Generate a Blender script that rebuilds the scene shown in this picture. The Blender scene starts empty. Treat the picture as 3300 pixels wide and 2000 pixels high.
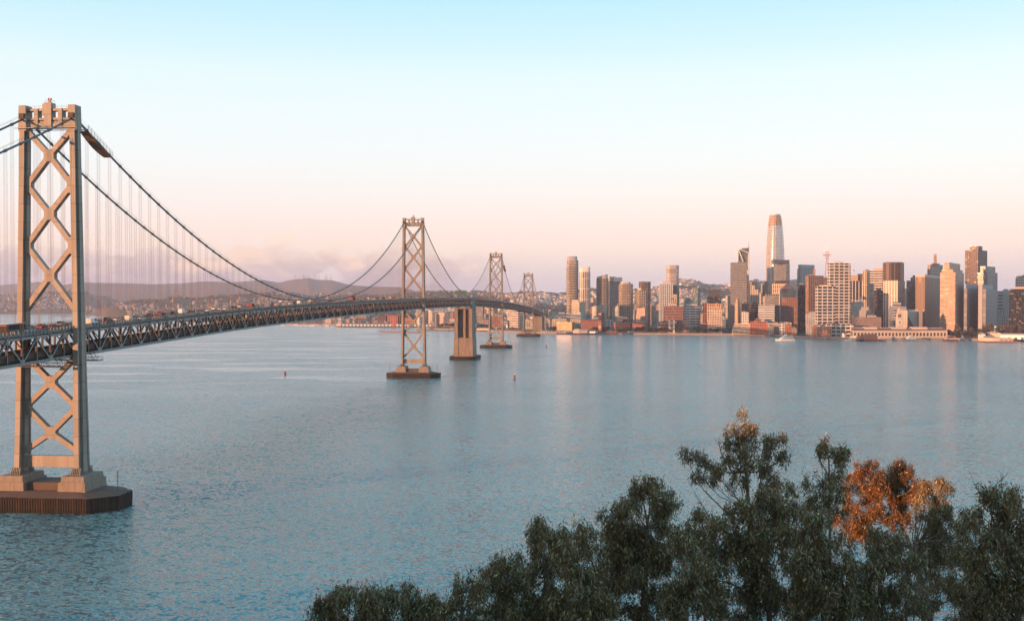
import bpy, math, random
import numpy as np
from mathutils import Vector, Matrix, noise

# ------------------------------------------------------------------ camera, world, sun
S = bpy.context.scene
C = S.collection
R = math.radians
F = 3482.0        # focal length in pixels of a 3300 px wide frame
YH = 979.3        # horizon row
CAMH = 74.2

cam_d = bpy.data.cameras.new("camera")
cam = bpy.data.objects.new("camera", cam_d)
C.objects.link(cam)
cam.location = (0, 0, CAMH)
cam.rotation_euler = (R(90 - 0.9), 0, 0)
cam_d.sensor_width = 36
cam_d.lens = 36 * F / 3300
cam_d.shift_y = (YH - (1000 - math.tan(R(0.9)) * F)) / 3300
cam_d.clip_start = 0.5
cam_d.clip_end = 120000
S.camera = cam

SUN_AZ = 56.0     # degrees from straight behind the camera, towards the left
SUN_EL = 5.0
sd = Vector((-math.sin(R(SUN_AZ)) * math.cos(R(SUN_EL)), -math.cos(R(SUN_AZ)) * math.cos(R(SUN_EL)), math.sin(R(SUN_EL))))
sl = bpy.data.lights.new("sun", 'SUN')
sl.energy = 5.0
sl.angle = R(0.5)
sl.color = (1.0, 0.48, 0.235)
so = bpy.data.objects.new("sun", sl)
so.rotation_euler = sd.to_track_quat('Z', 'Y').to_euler()
so.location = (-300, -200, 400)
C.objects.link(so)

W = bpy.data.worlds.new("World")
S.world = W
W.use_nodes = True
nt = W.node_tree
nt.nodes.clear()


class NT:
    """small helper for node trees"""
    def __init__(s, t):
        s.t = t

    def n(s, typ, ins=None, **kw):
        nd = s.t.nodes.new(typ)
        for k, v in kw.items():
            setattr(nd, k, v)
        for k, v in (ins or {}).items():
            sock = nd.inputs[k]
            if isinstance(v, bpy.types.NodeSocket):
                s.t.links.new(v, sock)
            else:
                sock.default_value = v
        return nd

    def m(s, op, a, b=0.0, c=0.0):
        nd = s.t.nodes.new('ShaderNodeMath')
        nd.operation = op
        for i, v in enumerate((a, b, c)):
            if isinstance(v, bpy.types.NodeSocket):
                s.t.links.new(v, nd.inputs[i])
            else:
                nd.inputs[i].default_value = v
        return nd.outputs[0]

    def mix(s, f, a, b, typ='MIX'):
        nd = s.t.nodes.new('ShaderNodeMix')
        nd.data_type = 'RGBA'
        nd.blend_type = typ
        for i, v in ((0, f), (6, a), (7, b)):
            if isinstance(v, bpy.types.NodeSocket):
                s.t.links.new(v, nd.inputs[i])
            else:
                nd.inputs[i].default_value = v if i == 0 else (tuple(v) + (1,))[:4]
        return nd.outputs[2]

    def ramp(s, f, stops, interp='LINEAR'):
        nd = s.t.nodes.new('ShaderNodeValToRGB')
        nd.color_ramp.interpolation = interp
        el = nd.color_ramp.elements
        while len(el) < len(stops):
            el.new(0.5)
        for e, (p, c) in zip(el, stops):
            e.position = p
            e.color = (tuple(c) + (1,))[:4]
        s.t.links.new(f, nd.inputs[0])
        return nd.outputs[0]

    def noise(s, vec, scale, detail=3, rough=0.5, out=0):
        nd = s.t.nodes.new('ShaderNodeTexNoise')
        nd.inputs['Scale'].default_value = scale
        nd.inputs['Detail'].default_value = detail
        nd.inputs['Roughness'].default_value = rough
        if vec is not None:
            s.t.links.new(vec, nd.inputs['Vector'])
        return nd.outputs[out]

    def vmul(s, vec, v):
        nd = s.t.nodes.new('ShaderNodeVectorMath')
        nd.operation = 'MULTIPLY'
        s.t.links.new(vec, nd.inputs[0])
        nd.inputs[1].default_value = v
        return nd.outputs[0]


def srgb(r, g, b):
    f = lambda c: c / 255 / 12.92 if c / 255 <= 0.04045 else ((c / 255 + 0.055) / 1.055) ** 2.4
    return (f(r), f(g), f(b))


w = NT(nt)
tc = w.n('ShaderNodeTexCoord').outputs['Generated']
sep = w.n('ShaderNodeSeparateXYZ', {0: tc})
zz = w.m('MAXIMUM', sep.outputs['Z'], 0.0)
grad = w.ramp(zz, [(0.0, srgb(208, 206, 220)), (0.02, srgb(220, 214, 222)), (0.036, srgb(241, 224, 222)), (0.048, srgb(254, 232, 224)),
                   (0.068, srgb(253, 235, 229)), (0.094, srgb(250, 242, 240)), (0.126, srgb(244, 248, 250)), (0.161, srgb(238, 249, 253)),
                   (0.204, srgb(228, 248, 253)), (0.228, srgb(211, 243, 253)), (0.281, srgb(181, 232, 253)), (0.42, srgb(160, 217, 240)),
                   (0.7, srgb(138, 196, 224)), (1.0, srgb(124, 184, 216))])
# low cloud bank towards the left of the view and a few wisps
cn = w.noise(w.vmul(tc, (17, 17, 46)), 1.0, 6, 0.5)
side = w.m('MULTIPLY', w.m('SUBTRACT', 0.02, sep.outputs['X']), 9.0)
side.node.use_clamp = True
top = w.m('MULTIPLY_ADD', sep.outputs['Z'], -40.0, 1.55)
cl = w.m('ADD', w.m('MULTIPLY', w.m('SUBTRACT', cn, 0.5), 4.2), top)
cl = w.m('MULTIPLY', cl, 6.0)
cl.node.use_clamp = True
front = w.m('MULTIPLY', w.m('SUBTRACT', sep.outputs['Y'], 0.3), 5.0)
front.node.use_clamp = True
cl = w.m('MULTIPLY', w.m('MULTIPLY', cl, side), front)
cn2 = w.noise(w.vmul(tc, (30, 30, 70)), 1.0, 4, 0.5)
ccol = w.ramp(w.m('ADD', w.m('MULTIPLY', sep.outputs['Z'], 11.0), w.m('MULTIPLY', cn2, 0.45)),
              [(0.25, srgb(172, 168, 186)), (0.47, srgb(190, 178, 192)), (0.66, srgb(255, 222, 204))])
skycol = w.mix(w.m('MULTIPLY', cl, 0.92), grad, ccol)
# heaped clouds standing on the bank
pn = w.noise(w.vmul(tc, (26, 26, 40)), 1.0, 5, 0.55)
pf = w.m('SUBTRACT', w.m('SUBTRACT', pn, 0.40), w.m('MULTIPLY', w.m('ABSOLUTE', w.m('SUBTRACT', sep.outputs['Z'], 0.040)), 8.0))
pf = w.m('MULTIPLY', pf, 14.0)
pf.node.use_clamp = True
pf = w.m('MULTIPLY', w.m('MULTIPLY', pf, side), front)
pcol = w.ramp(w.m('ADD', w.m('MULTIPLY', sep.outputs['Z'], 12.0), w.m('MULTIPLY', w.noise(w.vmul(tc, (60, 60, 90)), 1.0, 4, 0.6), 0.35)),
              [(0.50, srgb(186, 178, 192)), (0.66, srgb(218, 196, 198)), (0.80, srgb(255, 232, 218))])
skycol = w.mix(w.m('MULTIPLY', pf, 0.8), skycol, pcol)
# the sky behind the camera, on the sunrise side, is dimmer and warmer
sunward = w.m('MULTIPLY_ADD', w.m('ADD', w.m('MULTIPLY', sep.outputs['X'], sd.x), w.m('MULTIPLY', sep.outputs['Y'], sd.y)), 1.0, 0.12)
sunward.node.use_clamp = True
skycol = w.mix(sunward, skycol, w.mix(1.0, skycol, (0.40, 0.30, 0.25), 'MULTIPLY'))
# the sky is brightest well above the frame
lift = w.m('MULTIPLY', w.m('SUBTRACT', sep.outputs['Z'], 0.28), 4.0)
lift.node.use_clamp = True
bg1 = w.n('ShaderNodeBackground', {'Color': skycol, 'Strength': w.m('MULTIPLY_ADD', lift, 0.24, 0.535)})
sky = w.n('ShaderNodeTexSky', sky_type='NISHITA', sun_disc=False, sun_elevation=R(SUN_EL),
          sun_rotation=R(180 + SUN_AZ), air_density=1.2, dust_density=1.5)
bg2 = w.n('ShaderNodeBackground', {'Color': sky.outputs[0], 'Strength': 0.02})
add = w.n('ShaderNodeAddShader', {0: bg1.outputs[0], 1: bg2.outputs[0]})
w.n('ShaderNodeOutputWorld', {'Surface': add.outputs[0]})

S.view_settings.view_transform = 'Standard'
S.view_settings.look = 'None'
S.view_settings.exposure = 0.90
S.view_settings.gamma = 1.0
S.view_settings.use_curve_mapping = False
S.cycles.max_bounces = 5
S.cycles.diffuse_bounces = 2
S.cycles.glossy_bounces = 3
S.cycles.transmission_bounces = 2
S.cycles.transparent_max_bounces = 6
S.cycles.volume_bounces = 0
S.cycles.sample_clamp_indirect = 4.0
S.cycles.use_adaptive_sampling = True
S.cycles.adaptive_threshold = 0.006

rnd = random.Random(7)


# ------------------------------------------------------------------ helpers
def PX(px, Y):
    return (px - 1650) / F * Y


def PZ(py, Y):
    return CAMH + (YH - py) / F * Y


class MB:
    """collects faces; build() links them as ONE mesh object"""
    def __init__(s):
        s.v = []
        s.f = []
        s.mi = []
        s.uv = {}
        s.c = {}

    def quad(s, a, b, c, d, mi=0, uv=None):
        i = len(s.v)
        s.v += [a, b, c, d]
        s.f.append((i, i + 1, i + 2, i + 3))
        s.mi.append(mi)
        if uv:
            s.uv[len(s.f) - 1] = uv

    def hexa(s, p, mi=0):
        """eight corners: bottom 0-3 counter-clockwise, top 4-7"""
        i = len(s.v)
        s.v += [tuple(q) for q in p]
        for f in ((3, 2, 1, 0), (4, 5, 6, 7), (0, 1, 5, 4), (1, 2, 6, 5), (2, 3, 7, 6), (3, 0, 4, 7)):
            s.f.append(tuple(i + k for k in f))
            s.mi.append(mi)

    def box(s, x0, x1, y0, y1, z0, z1, mi=0):
        s.hexa([(x0, y0, z0), (x1, y0, z0), (x1, y1, z0), (x0, y1, z0),
                (x0, y0, z1), (x1, y0, z1), (x1, y1, z1), (x0, y1, z1)], mi)

    def bar(s, p0, p1, w, h, side=None, mi=0):
        """box along a segment; w across 'side' axis, h across the other"""
        p0 = Vector(p0)
        p1 = Vector(p1)
        d = (p1 - p0).normalized()
        a = Vector(side) if side else Vector((0, 1, 0))
        b = d.cross(a)
        if b.length < 1e-4:
            a = Vector((1, 0, 0))
            b = d.cross(a)
        b.normalize()
        a = b.cross(d).normalized()
        a = a * w / 2
        b = b * h / 2
        s.hexa([p0 - a - b, p0 - a + b, p0 + a + b, p0 + a - b, p1 - a - b, p1 - a + b, p1 + a + b, p1 + a - b], mi)

    def tube(s, pts, rad, n=6, mi=0, cap=True):
        pts = [Vector(p) for p in pts]
        rings = []
        for k, p in enumerate(pts):
            d = (pts[min(k + 1, len(pts) - 1)] - pts[max(k - 1, 0)]).normalized()
            a = d.cross(Vector((0, 0, 1)))
            if a.length < 0.05:
                a = d.cross(Vector((1, 0, 0)))
            a.normalize()
            b = d.cross(a)
            r = rad[k] if isinstance(rad, (list, tuple)) else rad
            i = len(s.v)
            for q in range(n):
                t = 2 * math.pi * q / n
                s.v.append(tuple(p + (a * math.cos(t) + b * math.sin(t)) * r))
            rings.append(i)
        for i, j in zip(rings, rings[1:]):
            for q in range(n):
                s.f.append((i + q, j + q, j + (q + 1) % n, i + (q + 1) % n))
                s.mi.append(mi)
        if cap:
            s.f.append(tuple(rings[0] + q for q in range(n)))
            s.f.append(tuple(rings[-1] + q for q in reversed(range(n))))
            s.mi += [mi, mi]

    def prism(s, pts, z0, z1, mi=0, roof=1, pts2=None, u0=0.0, cap=True):
        """walls over a counter-clockwise footprint with u,v in metres, flat roof"""
        n = len(pts)
        q = pts2 or pts
        u = u0
        for k in range(n):
            a, b = pts[k], pts[(k + 1) % n]
            c, d = q[(k + 1) % n], q[k]
            L = math.hypot(b[0] - a[0], b[1] - a[1])
            s.quad((a[0], a[1], z0), (b[0], b[1], z0), (c[0], c[1], z1), (d[0], d[1], z1), mi,
                   ((u, z0), (u + L, z0), (u + L, z1), (u, z1)))
            u += L
        if cap:
            i = len(s.v)
            s.v += [(p[0], p[1], z1) for p in q]
            s.f.append(tuple(range(i, i + n)))
            s.mi.append(roof)

    def lathe(s, prof, cx=0, cy=0, n=12, mi=0):
        rings = []
        for r, z in prof:
            i = len(s.v)
            for q in range(n):
                t = 2 * math.pi * q / n
                s.v.append((cx + r * math.cos(t), cy + r * math.sin(t), z))
            rings.append(i)
        for i, j in zip(rings, rings[1:]):
            for q in range(n):
                s.f.append((i + q, i + (q + 1) % n, j + (q + 1) % n, j + q))
                s.mi.append(mi)
        s.f.append(tuple(rings[-1] + q for q in range(n)))
        s.mi.append(mi)

    def build(s, name, mats, parent=None, smooth=False):
        me = bpy.data.meshes.new(name)
        me.from_pydata([tuple(v) for v in s.v], [], s.f)
        for m_ in (mats if isinstance(mats, (list, tuple)) else [mats]):
            me.materials.append(m_)
        nm = len(me.materials)
        me.polygons.foreach_set('material_index', [min(k, nm - 1) for k in s.mi])
        if s.uv:
            lay = me.uv_layers.new(name='uv')
            for fi, uv in s.uv.items():
                p = me.polygons[fi]
                for li, t in zip(p.loop_indices, uv):
                    lay.data[li].uv = t
        if smooth:
            me.polygons.foreach_set('use_smooth', [True] * len(me.polygons))
        o = bpy.data.objects.new(name, me)
        C.objects.link(o)
        if parent:
            o.parent = parent
        return o


def tag(o, label=None, cat=None, group=None, kind=None):
    if label:
        o['label'] = label
    if cat:
        o['category'] = cat
    if group:
        o['group'] = group
    if kind:
        o['kind'] = kind
    return o


def empty(name, loc=(0, 0, 0), rz=0.0, label=None, cat=None, group=None):
    o = bpy.data.objects.new(name, None)
    o.empty_display_size = 1
    C.objects.link(o)
    o.location = loc
    o.rotation_euler = (0, 0, rz)
    return tag(o, label, cat, group)


def copy_tree(o, parent=None):
    c = o.copy()
    C.objects.link(c)
    if parent:
        c.parent = parent
    for ch in list(o.children):
        copy_tree(ch, c)
    return c


def curve(pts, x):
    """smooth monotone-ish interpolation through (x, y) points"""
    xs = [p[0] for p in pts]
    ys = [p[1] for p in pts]
    if x <= xs[0]:
        return ys[0]
    if x >= xs[-1]:
        return ys[-1]
    k = max(i for i in range(len(xs) - 1) if xs[i] <= x)
    def slope(i):
        if i == 0:
            return (ys[1] - ys[0]) / (xs[1] - xs[0])
        if i == len(xs) - 1:
            return (ys[-1] - ys[-2]) / (xs[-1] - xs[-2])
        return (ys[i + 1] - ys[i - 1]) / (xs[i + 1] - xs[i - 1])
    h = xs[k + 1] - xs[k]
    t = (x - xs[k]) / h
    m0, m1 = slope(k) * h, slope(k + 1) * h
    return (2 * t ** 3 - 3 * t ** 2 + 1) * ys[k] + (t ** 3 - 2 * t ** 2 + t) * m0 + (-2 * t ** 3 + 3 * t ** 2) * ys[k + 1] + (t ** 3 - t ** 2) * m1


# ------------------------------------------------------------------ materials
def mat(name, col, rough=0.8, metal=0.0, seams=0.0, tide=None, var=0.15, vscale=0.3, bump=0.0, bscale=2.0, streak=0.0, streakcol=(0.12, 0.07, 0.04), spec=0.5, stain=None):
    m = bpy.data.materials.new(name)
    m.use_nodes = True
    t = NT(m.node_tree)
    bs = m.node_tree.nodes['Principled BSDF']
    tcn = t.n('ShaderNodeTexCoord').outputs['Object']
    n1 = t.noise(tcn, vscale, 5, 0.6)
    f = t.m('MULTIPLY_ADD', n1, 2 * var, 1 - var)
    c = t.mix(1.0, col, t.n('ShaderNodeCombineColor', {0: f, 1: f, 2: f}).outputs[0], 'MULTIPLY')
    if tide:      # weed and wet stain up to the tide mark
        st_ = t.n('ShaderNodeSeparateXYZ', {0: tcn})
        zt_ = t.m('MULTIPLY', t.m('SUBTRACT', t.m('ADD', tide, t.m('MULTIPLY', t.noise(tcn, 0.5, 3, 0.6), 1.2)), st_.outputs[2]), 3.0)
        zt_.node.use_clamp = True
        c = t.mix(zt_, c, (0.010, 0.012, 0.008))
    if seams:
        so_ = t.n('ShaderNodeSeparateXYZ', {0: tcn})
        zc = t.m('DIVIDE', so_.outputs[2], seams)
        cell = t.n('ShaderNodeCombineXYZ', {0: t.m('FLOOR', zc), 1: t.m('FLOOR', t.m('DIVIDE', so_.outputs[1], 3.1)), 2: 0.0}).outputs[0]
        pn = t.n('ShaderNodeTexWhiteNoise', {0: cell}, noise_dimensions='3D').outputs[0]
        pf = t.m('MULTIPLY_ADD', pn, 0.26, 0.86)
        line = t.m('LESS_THAN', t.m('FRACT', zc), 0.045)
        pf = t.m('MULTIPLY', pf, t.m('MULTIPLY_ADD', line, -0.35, 1.0))
        c = t.mix(1.0, c, t.n('ShaderNodeCombineColor', {0: pf, 1: pf, 2: pf}).outputs[0], 'MULTIPLY')
    if streak:
        ns = t.noise(t.vmul(tcn, (1.3, 1.3, 0.07)), 1.0, 5, 0.65)
        fs = t.m('MULTIPLY', t.m('SUBTRACT', ns, 0.5), 5.0)
        fs.node.use_clamp = True
        c = t.mix(t.m('MULTIPLY', fs, streak), c, streakcol)
    m.node_tree.links.new(c, bs.inputs['Base Color'])
    bs.inputs['Roughness'].default_value = rough
    bs.inputs['Metallic'].default_value = metal
    bs.inputs['Specular IOR Level'].default_value = spec
    if bump:
        nb = t.noise(tcn, bscale, 4, 0.6)
        b = t.n('ShaderNodeBump', {'Height': nb, 'Strength': bump, 'Distance': 0.2})
        m.node_tree.links.new(b.outputs[0], bs.inputs['Normal'])
    return m


def facade(name, wall, glass=(0.03, 0.04, 0.05), pu=4.0, pv=3.8, wu=0.6, wv=0.55, gr=0.15, metal=0.0, rows=0, lit=0.0, wr=0.75, vary=0.5, cols=0, colw=0.12, gmetal=0.12, phase=0.0):
    """wall with a grid of windows; pu, pv = bay and storey in metres, wu, wv = share of glass"""
    m = bpy.data.materials.new(name)
    m.use_nodes = True
    t = NT(m.node_tree)
    bs = m.node_tree.nodes['Principled BSDF']
    uv = t.n('ShaderNodeTexCoord').outputs['UV']
    sp = t.n('ShaderNodeSeparateXYZ', {0: uv})
    U = t.m('ADD', t.m('DIVIDE', sp.outputs[0], pu), phase)
    V = t.m('DIVIDE', sp.outputs[1], pv)
    fu = t.m('FRACT', U)
    fv = t.m('FRACT', V)
    mu = t.m('LESS_THAN', t.m('ABSOLUTE', t.m('SUBTRACT', fu, 0.5)), wu / 2)
    mv = t.m('LESS_THAN', t.m('ABSOLUTE', t.m('SUBTRACT', fv, 0.5)), wv / 2)
    mask = t.m('MULTIPLY', mu, mv)
    if rows:      # a plain spandrel every so many storeys
        r_ = t.m('GREATER_THAN', t.m('FRACT', t.m('DIVIDE', V, rows)), 1.0 / rows)
        mask = t.m('MULTIPLY', mask, r_)
    if cols:      # broad plain piers
        c_ = t.m('GREATER_THAN', t.m('FRACT', t.m('DIVIDE', sp.outputs[0], cols)), colw)
        mask = t.m('MULTIPLY', mask, c_)
    cell = t.n('ShaderNodeCombineXYZ', {0: t.m('FLOOR', U), 1: t.m('FLOOR', V)}).outputs[0]
    wn = t.n('ShaderNodeTexWhiteNoise', {0: cell}, noise_dimensions='2D').outputs[0]
    gf = t.m('MULTIPLY_ADD', wn, 2 * vary, 1 - vary)
    g = t.mix(1.0, glass, t.n('ShaderNodeCombineColor', {0: gf, 1: gf, 2: gf}).outputs[0], 'MULTIPLY')
    blind = t.m('GREATER_THAN', wn, 0.86)
    g = t.mix(t.m('MULTIPLY', blind, 0.5), g, (0.35, 0.32, 0.28))
    ob = t.n('ShaderNodeTexCoord').outputs['Object']
    nf = t.m('MULTIPLY_ADD', t.noise(ob, 0.05, 4, 0.6), 0.36, 0.82)
    wc = t.mix(1.0, wall, t.n('ShaderNodeCombineColor', {0: nf, 1: nf, 2: nf}).outputs[0], 'MULTIPLY')
    c = t.mix(mask, wc, g)
    L = m.node_tree.links
    L.new(c, bs.inputs['Base Color'])
    L.new(t.m('MULTIPLY_ADD', mask, gr - wr, wr), bs.inputs['Roughness'])
    L.new(t.m('MULTIPLY_ADD', mask, gmetal - metal, metal), bs.inputs['Metallic'])
    bmp = t.n('ShaderNodeBump', {'Height': t.m('ADD', t.m('MULTIPLY', mask, -1.0), t.m('MULTIPLY', wn, 0.04)), 'Strength': 0.5, 'Distance': 0.25})
    L.new(bmp.outputs[0], bs.inputs['Normal'])
    if lit:
        e = t.m('MULTIPLY', t.m('LESS_THAN', wn, lit), mask)
        bs.inputs['Emission Color'].default_value = (1.0, 0.72, 0.4, 1)
        L.new(t.m('MULTIPLY', e, 0.9), bs.inputs['Emission Strength'])
    return m


M = {}
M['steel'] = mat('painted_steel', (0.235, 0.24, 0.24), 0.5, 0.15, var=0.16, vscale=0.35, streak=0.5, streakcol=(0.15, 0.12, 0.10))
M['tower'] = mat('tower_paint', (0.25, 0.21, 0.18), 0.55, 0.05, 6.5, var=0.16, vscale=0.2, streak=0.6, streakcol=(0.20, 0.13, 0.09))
M['rusty'] = mat('rusty_steel', (0.26, 0.12, 0.06), 0.8, 0.1, var=0.4, vscale=0.6)
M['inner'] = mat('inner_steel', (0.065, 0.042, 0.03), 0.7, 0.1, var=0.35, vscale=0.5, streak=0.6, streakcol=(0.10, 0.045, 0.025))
M['cable'] = mat('cable_wrap', (0.085, 0.10, 0.115), 0.5, 0.2, var=0.2, vscale=0.8)
M['parapet'] = mat('parapet_steel', (0.15, 0.145, 0.14), 0.6, 0.1, var=0.2, vscale=0.5)
M['rope'] = mat('suspender_rope', (0.36, 0.22, 0.17), 0.7, 0.1, var=0.2, vscale=0.5)
M['asphalt'] = mat('asphalt', (0.055, 0.055, 0.055), 0.85, 0, var=0.3, vscale=0.25)
M['concrete'] = mat('pier_concrete', (0.23, 0.185, 0.15), 0.85, 0, var=0.25, vscale=0.12, streak=0.9, streakcol=(0.15, 0.09, 0.055))
M['oldconcrete'] = mat('weathered_concrete', (0.23, 0.175, 0.14), 0.85, streak=0.95, var=0.3, vscale=0.1, streakcol=(0.10, 0.055, 0.035))
M['apron'] = mat('rusty_apron', (0.10, 0.064, 0.052), 0.9, 0, var=0.35, vscale=0.25)
M['timber'] = mat('fender_timber', (0.024, 0.015, 0.011), 0.9, 0, tide=0.9, var=0.6, vscale=1.0, streak=0.5, streakcol=(0.16, 0.07, 0.03))
M['dark'] = mat('dark_metal', (0.03, 0.03, 0.032), 0.5, 0.2, var=0.2)
M['white'] = mat('white_paint', (0.75, 0.74, 0.71), 0.45, 0, var=0.06)
M['roofgrey'] = mat('roof_gravel', (0.22, 0.21, 0.20), 0.9, 0, var=0.25, vscale=0.1)
M['red'] = mat('red_paint', (0.20, 0.025, 0.018), 0.5, 0, var=0.1)
M['sign'] = mat('sign_green', (0.03, 0.12, 0.08), 0.5, 0, var=0.1)
M['bark'] = mat('bark', (0.20, 0.145, 0.11), 0.85, 0, var=0.4, vscale=1.5)
M['quay'] = mat('quay_stone', (0.24, 0.21, 0.185), 0.9, 0, var=0.3, vscale=0.05)


def glow(name, col, s):
    m = bpy.data.materials.new(name)
    m.use_nodes = True
    b = m.node_tree.nodes['Principled BSDF']
    b.inputs['Base Color'].default_value = col + (1,)
    b.inputs['Emission Color'].default_value = col + (1,)
    b.inputs['Emission Strength'].default_value = s
    return m


M['tail'] = glow('tail_lamp', (0.5, 0.02, 0.01), 0.35)
M['lampglow'] = glow('lamp_glow', (1.0, 0.8, 0.55), 1.5)
M['beacon'] = glow('beacon_red', (0.45, 0.04, 0.03), 0.1)


WAVE = (0.14, 0.52, 1.40)


def water_mat():
    m = bpy.data.materials.new('bay_water')
    m.use_nodes = True
    t = NT(m.node_tree)
    bs = m.node_tree.nodes['Principled BSDF']
    pos = t.n('ShaderNodeNewGeometry').outputs['Position']
    bs.inputs['Base Color'].default_value = (0.10, 0.205, 0.222, 1)
    bs.inputs['Roughness'].default_value = 0.14
    bs.inputs['IOR'].default_value = 1.5
    bs.inputs['Specular Tint'].default_value = (0.66, 0.96, 1.0, 1)
    # wind patches everywhere, calm slicks only in the lee of the far shore on the left
    sp = t.n('ShaderNodeSeparateXYZ', {0: pos})
    patch = t.noise(t.vmul(pos, (0.0022, 0.0050, 0)), 1.0, 4, 0.6)
    amp = t.ramp(patch, [(0.35, (0.72,) * 3), (0.5, (0.92,) * 3), (0.62, (1.12,) * 3)])
    slick = t.noise(t.vmul(pos, (0.0042, 0.0150, 0)), 1.0, 5, 0.6)
    slick = t.m('MULTIPLY', t.m('SUBTRACT', slick, 0.505), 12.0)
    slick.node.use_clamp = True
    zone = t.m('MULTIPLY', t.m('SUBTRACT', sp.outputs[1], 820.0), 0.004)
    zone.node.use_clamp = True
    zx = t.m('MULTIPLY', t.m('SUBTRACT', t.m('MULTIPLY', sp.outputs[1], -0.03), sp.outputs[0]), 0.006)
    zx.node.use_clamp = True
    slick = t.m('MULTIPLY', t.m('MULTIPLY', slick, zone), zx)
    amp = t.m('MULTIPLY', amp, t.m('MULTIPLY_ADD', slick, -0.82, 1.0))
    # rough tide rip trailing from the second tower towards the near one
    mid = t.m('MULTIPLY_ADD', t.m('SUBTRACT', sp.outputs[1], 1030.0), 0.075, -98.0)
    wob = t.m('MULTIPLY', t.m('SUBTRACT', t.noise(t.vmul(pos, (0.004, 0.008, 0)), 1.0, 3, 0.6), 0.5), 90.0)
    wid = t.m('MULTIPLY_ADD', t.m('SUBTRACT', 1100.0, sp.outputs[1]), 0.085, 26.0)
    rip = t.m('SUBTRACT', 1.0, t.m('DIVIDE', t.m('ABSOLUTE', t.m('SUBTRACT', t.m('ADD', sp.outputs[0], wob), mid)), wid))
    rip.node.use_clamp = True
    rend = t.m('MULTIPLY', t.m('SUBTRACT', 1080.0, sp.outputs[1]), 0.01)
    rend.node.use_clamp = True
    amp = t.m('MULTIPLY', amp, t.m('MULTIPLY_ADD', t.m('MULTIPLY', rip, rend), 0.9, 1.0))
    rot = t.n('ShaderNodeMapping', {'Vector': pos, 'Rotation': (0, 0, R(14))}).outputs[0]
    # wave slopes taken straight from noise, so that they keep their strength far away
    def slopes(sx, sy, k, det):
        col = t.noise(t.vmul(rot, (sx, sy, 0)), 1.0, det, 0.6, out=1)
        v = t.n('ShaderNodeVectorMath', {0: col, 1: (0.5, 0.5, 0.5)}, operation='SUBTRACT').outputs[0]
        return t.n('ShaderNodeVectorMath', {0: v, 1: (k * 1.7, k * 1.9, 0)}, operation='MULTIPLY').outputs[0]
    v = slopes(0.06, 0.10, WAVE[0], 1)
    for q in (slopes(0.24, 0.33, WAVE[1], 2), slopes(0.8, 1.0, WAVE[2], 3)):
        v = t.n('ShaderNodeVectorMath', {0: v, 1: q}, operation='ADD').outputs[0]
    v = t.n('ShaderNodeVectorMath', {0: v, 3: amp}, operation='SCALE').outputs[0]
    v = t.n('ShaderNodeVectorMath', {0: v, 1: (0, 0, 1)}, operation='ADD').outputs[0]
    v = t.n('ShaderNodeVectorMath', {0: v}, operation='NORMALIZE').outputs[0]
    m.node_tree.links.new(v, bs.inputs['Normal'])
    return m


M['water'] = water_mat()

# ------------------------------------------------------------------ bridge
# local frame: x along the deck from the near tower, y towards the far (south) side, z up
BX, BY = -168.7, 395.6
UX, UY = 0.0986, 0.9951
BROT = math.atan2(UY, UX)
T6, T5, T4, T3, T2, T1 = 0.0, 701.0, 1068.0, 1438.0, 2090.0, 2444.0
PROF = [(-300, 54.5), (-150, 61.2), (-36, 65.3), (0, 66.6), (40, 68.0), (189, 72.7), (381, 76.5), (701, 80.7), (900, 82.0),
        (1068, 82.5), (1250, 81.8), (1438, 79.5), (1700, 75.4), (2090, 66.9), (2250, 61.5), (2444, 52.5), (2700, 40)]


def prof(s):
    return curve(PROF, s)


def bpx(px, l):
    """distance along the deck at which the lateral line l (south positive) crosses column px"""
    a = (px - 1650) / F
    l = -l
    return (168.7 - 0.9951 * l + a * (395.6 - 0.0986 * l)) / (0.0986 - 0.9951 * a)


def bworld(s, l, z=0):
    return (BX + UX * s - UY * l, BY + UY * s + UX * l, z)


bridge = empty('suspension_bridge', (BX, BY, 0), BROT,
               'grey steel double deck suspension bridge crossing the bay from the left edge to the city', 'bridge')
S0, S1 = -170.0, 2444.0
DW = 8.9      # truss planes
PAN = 8.9875


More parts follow.
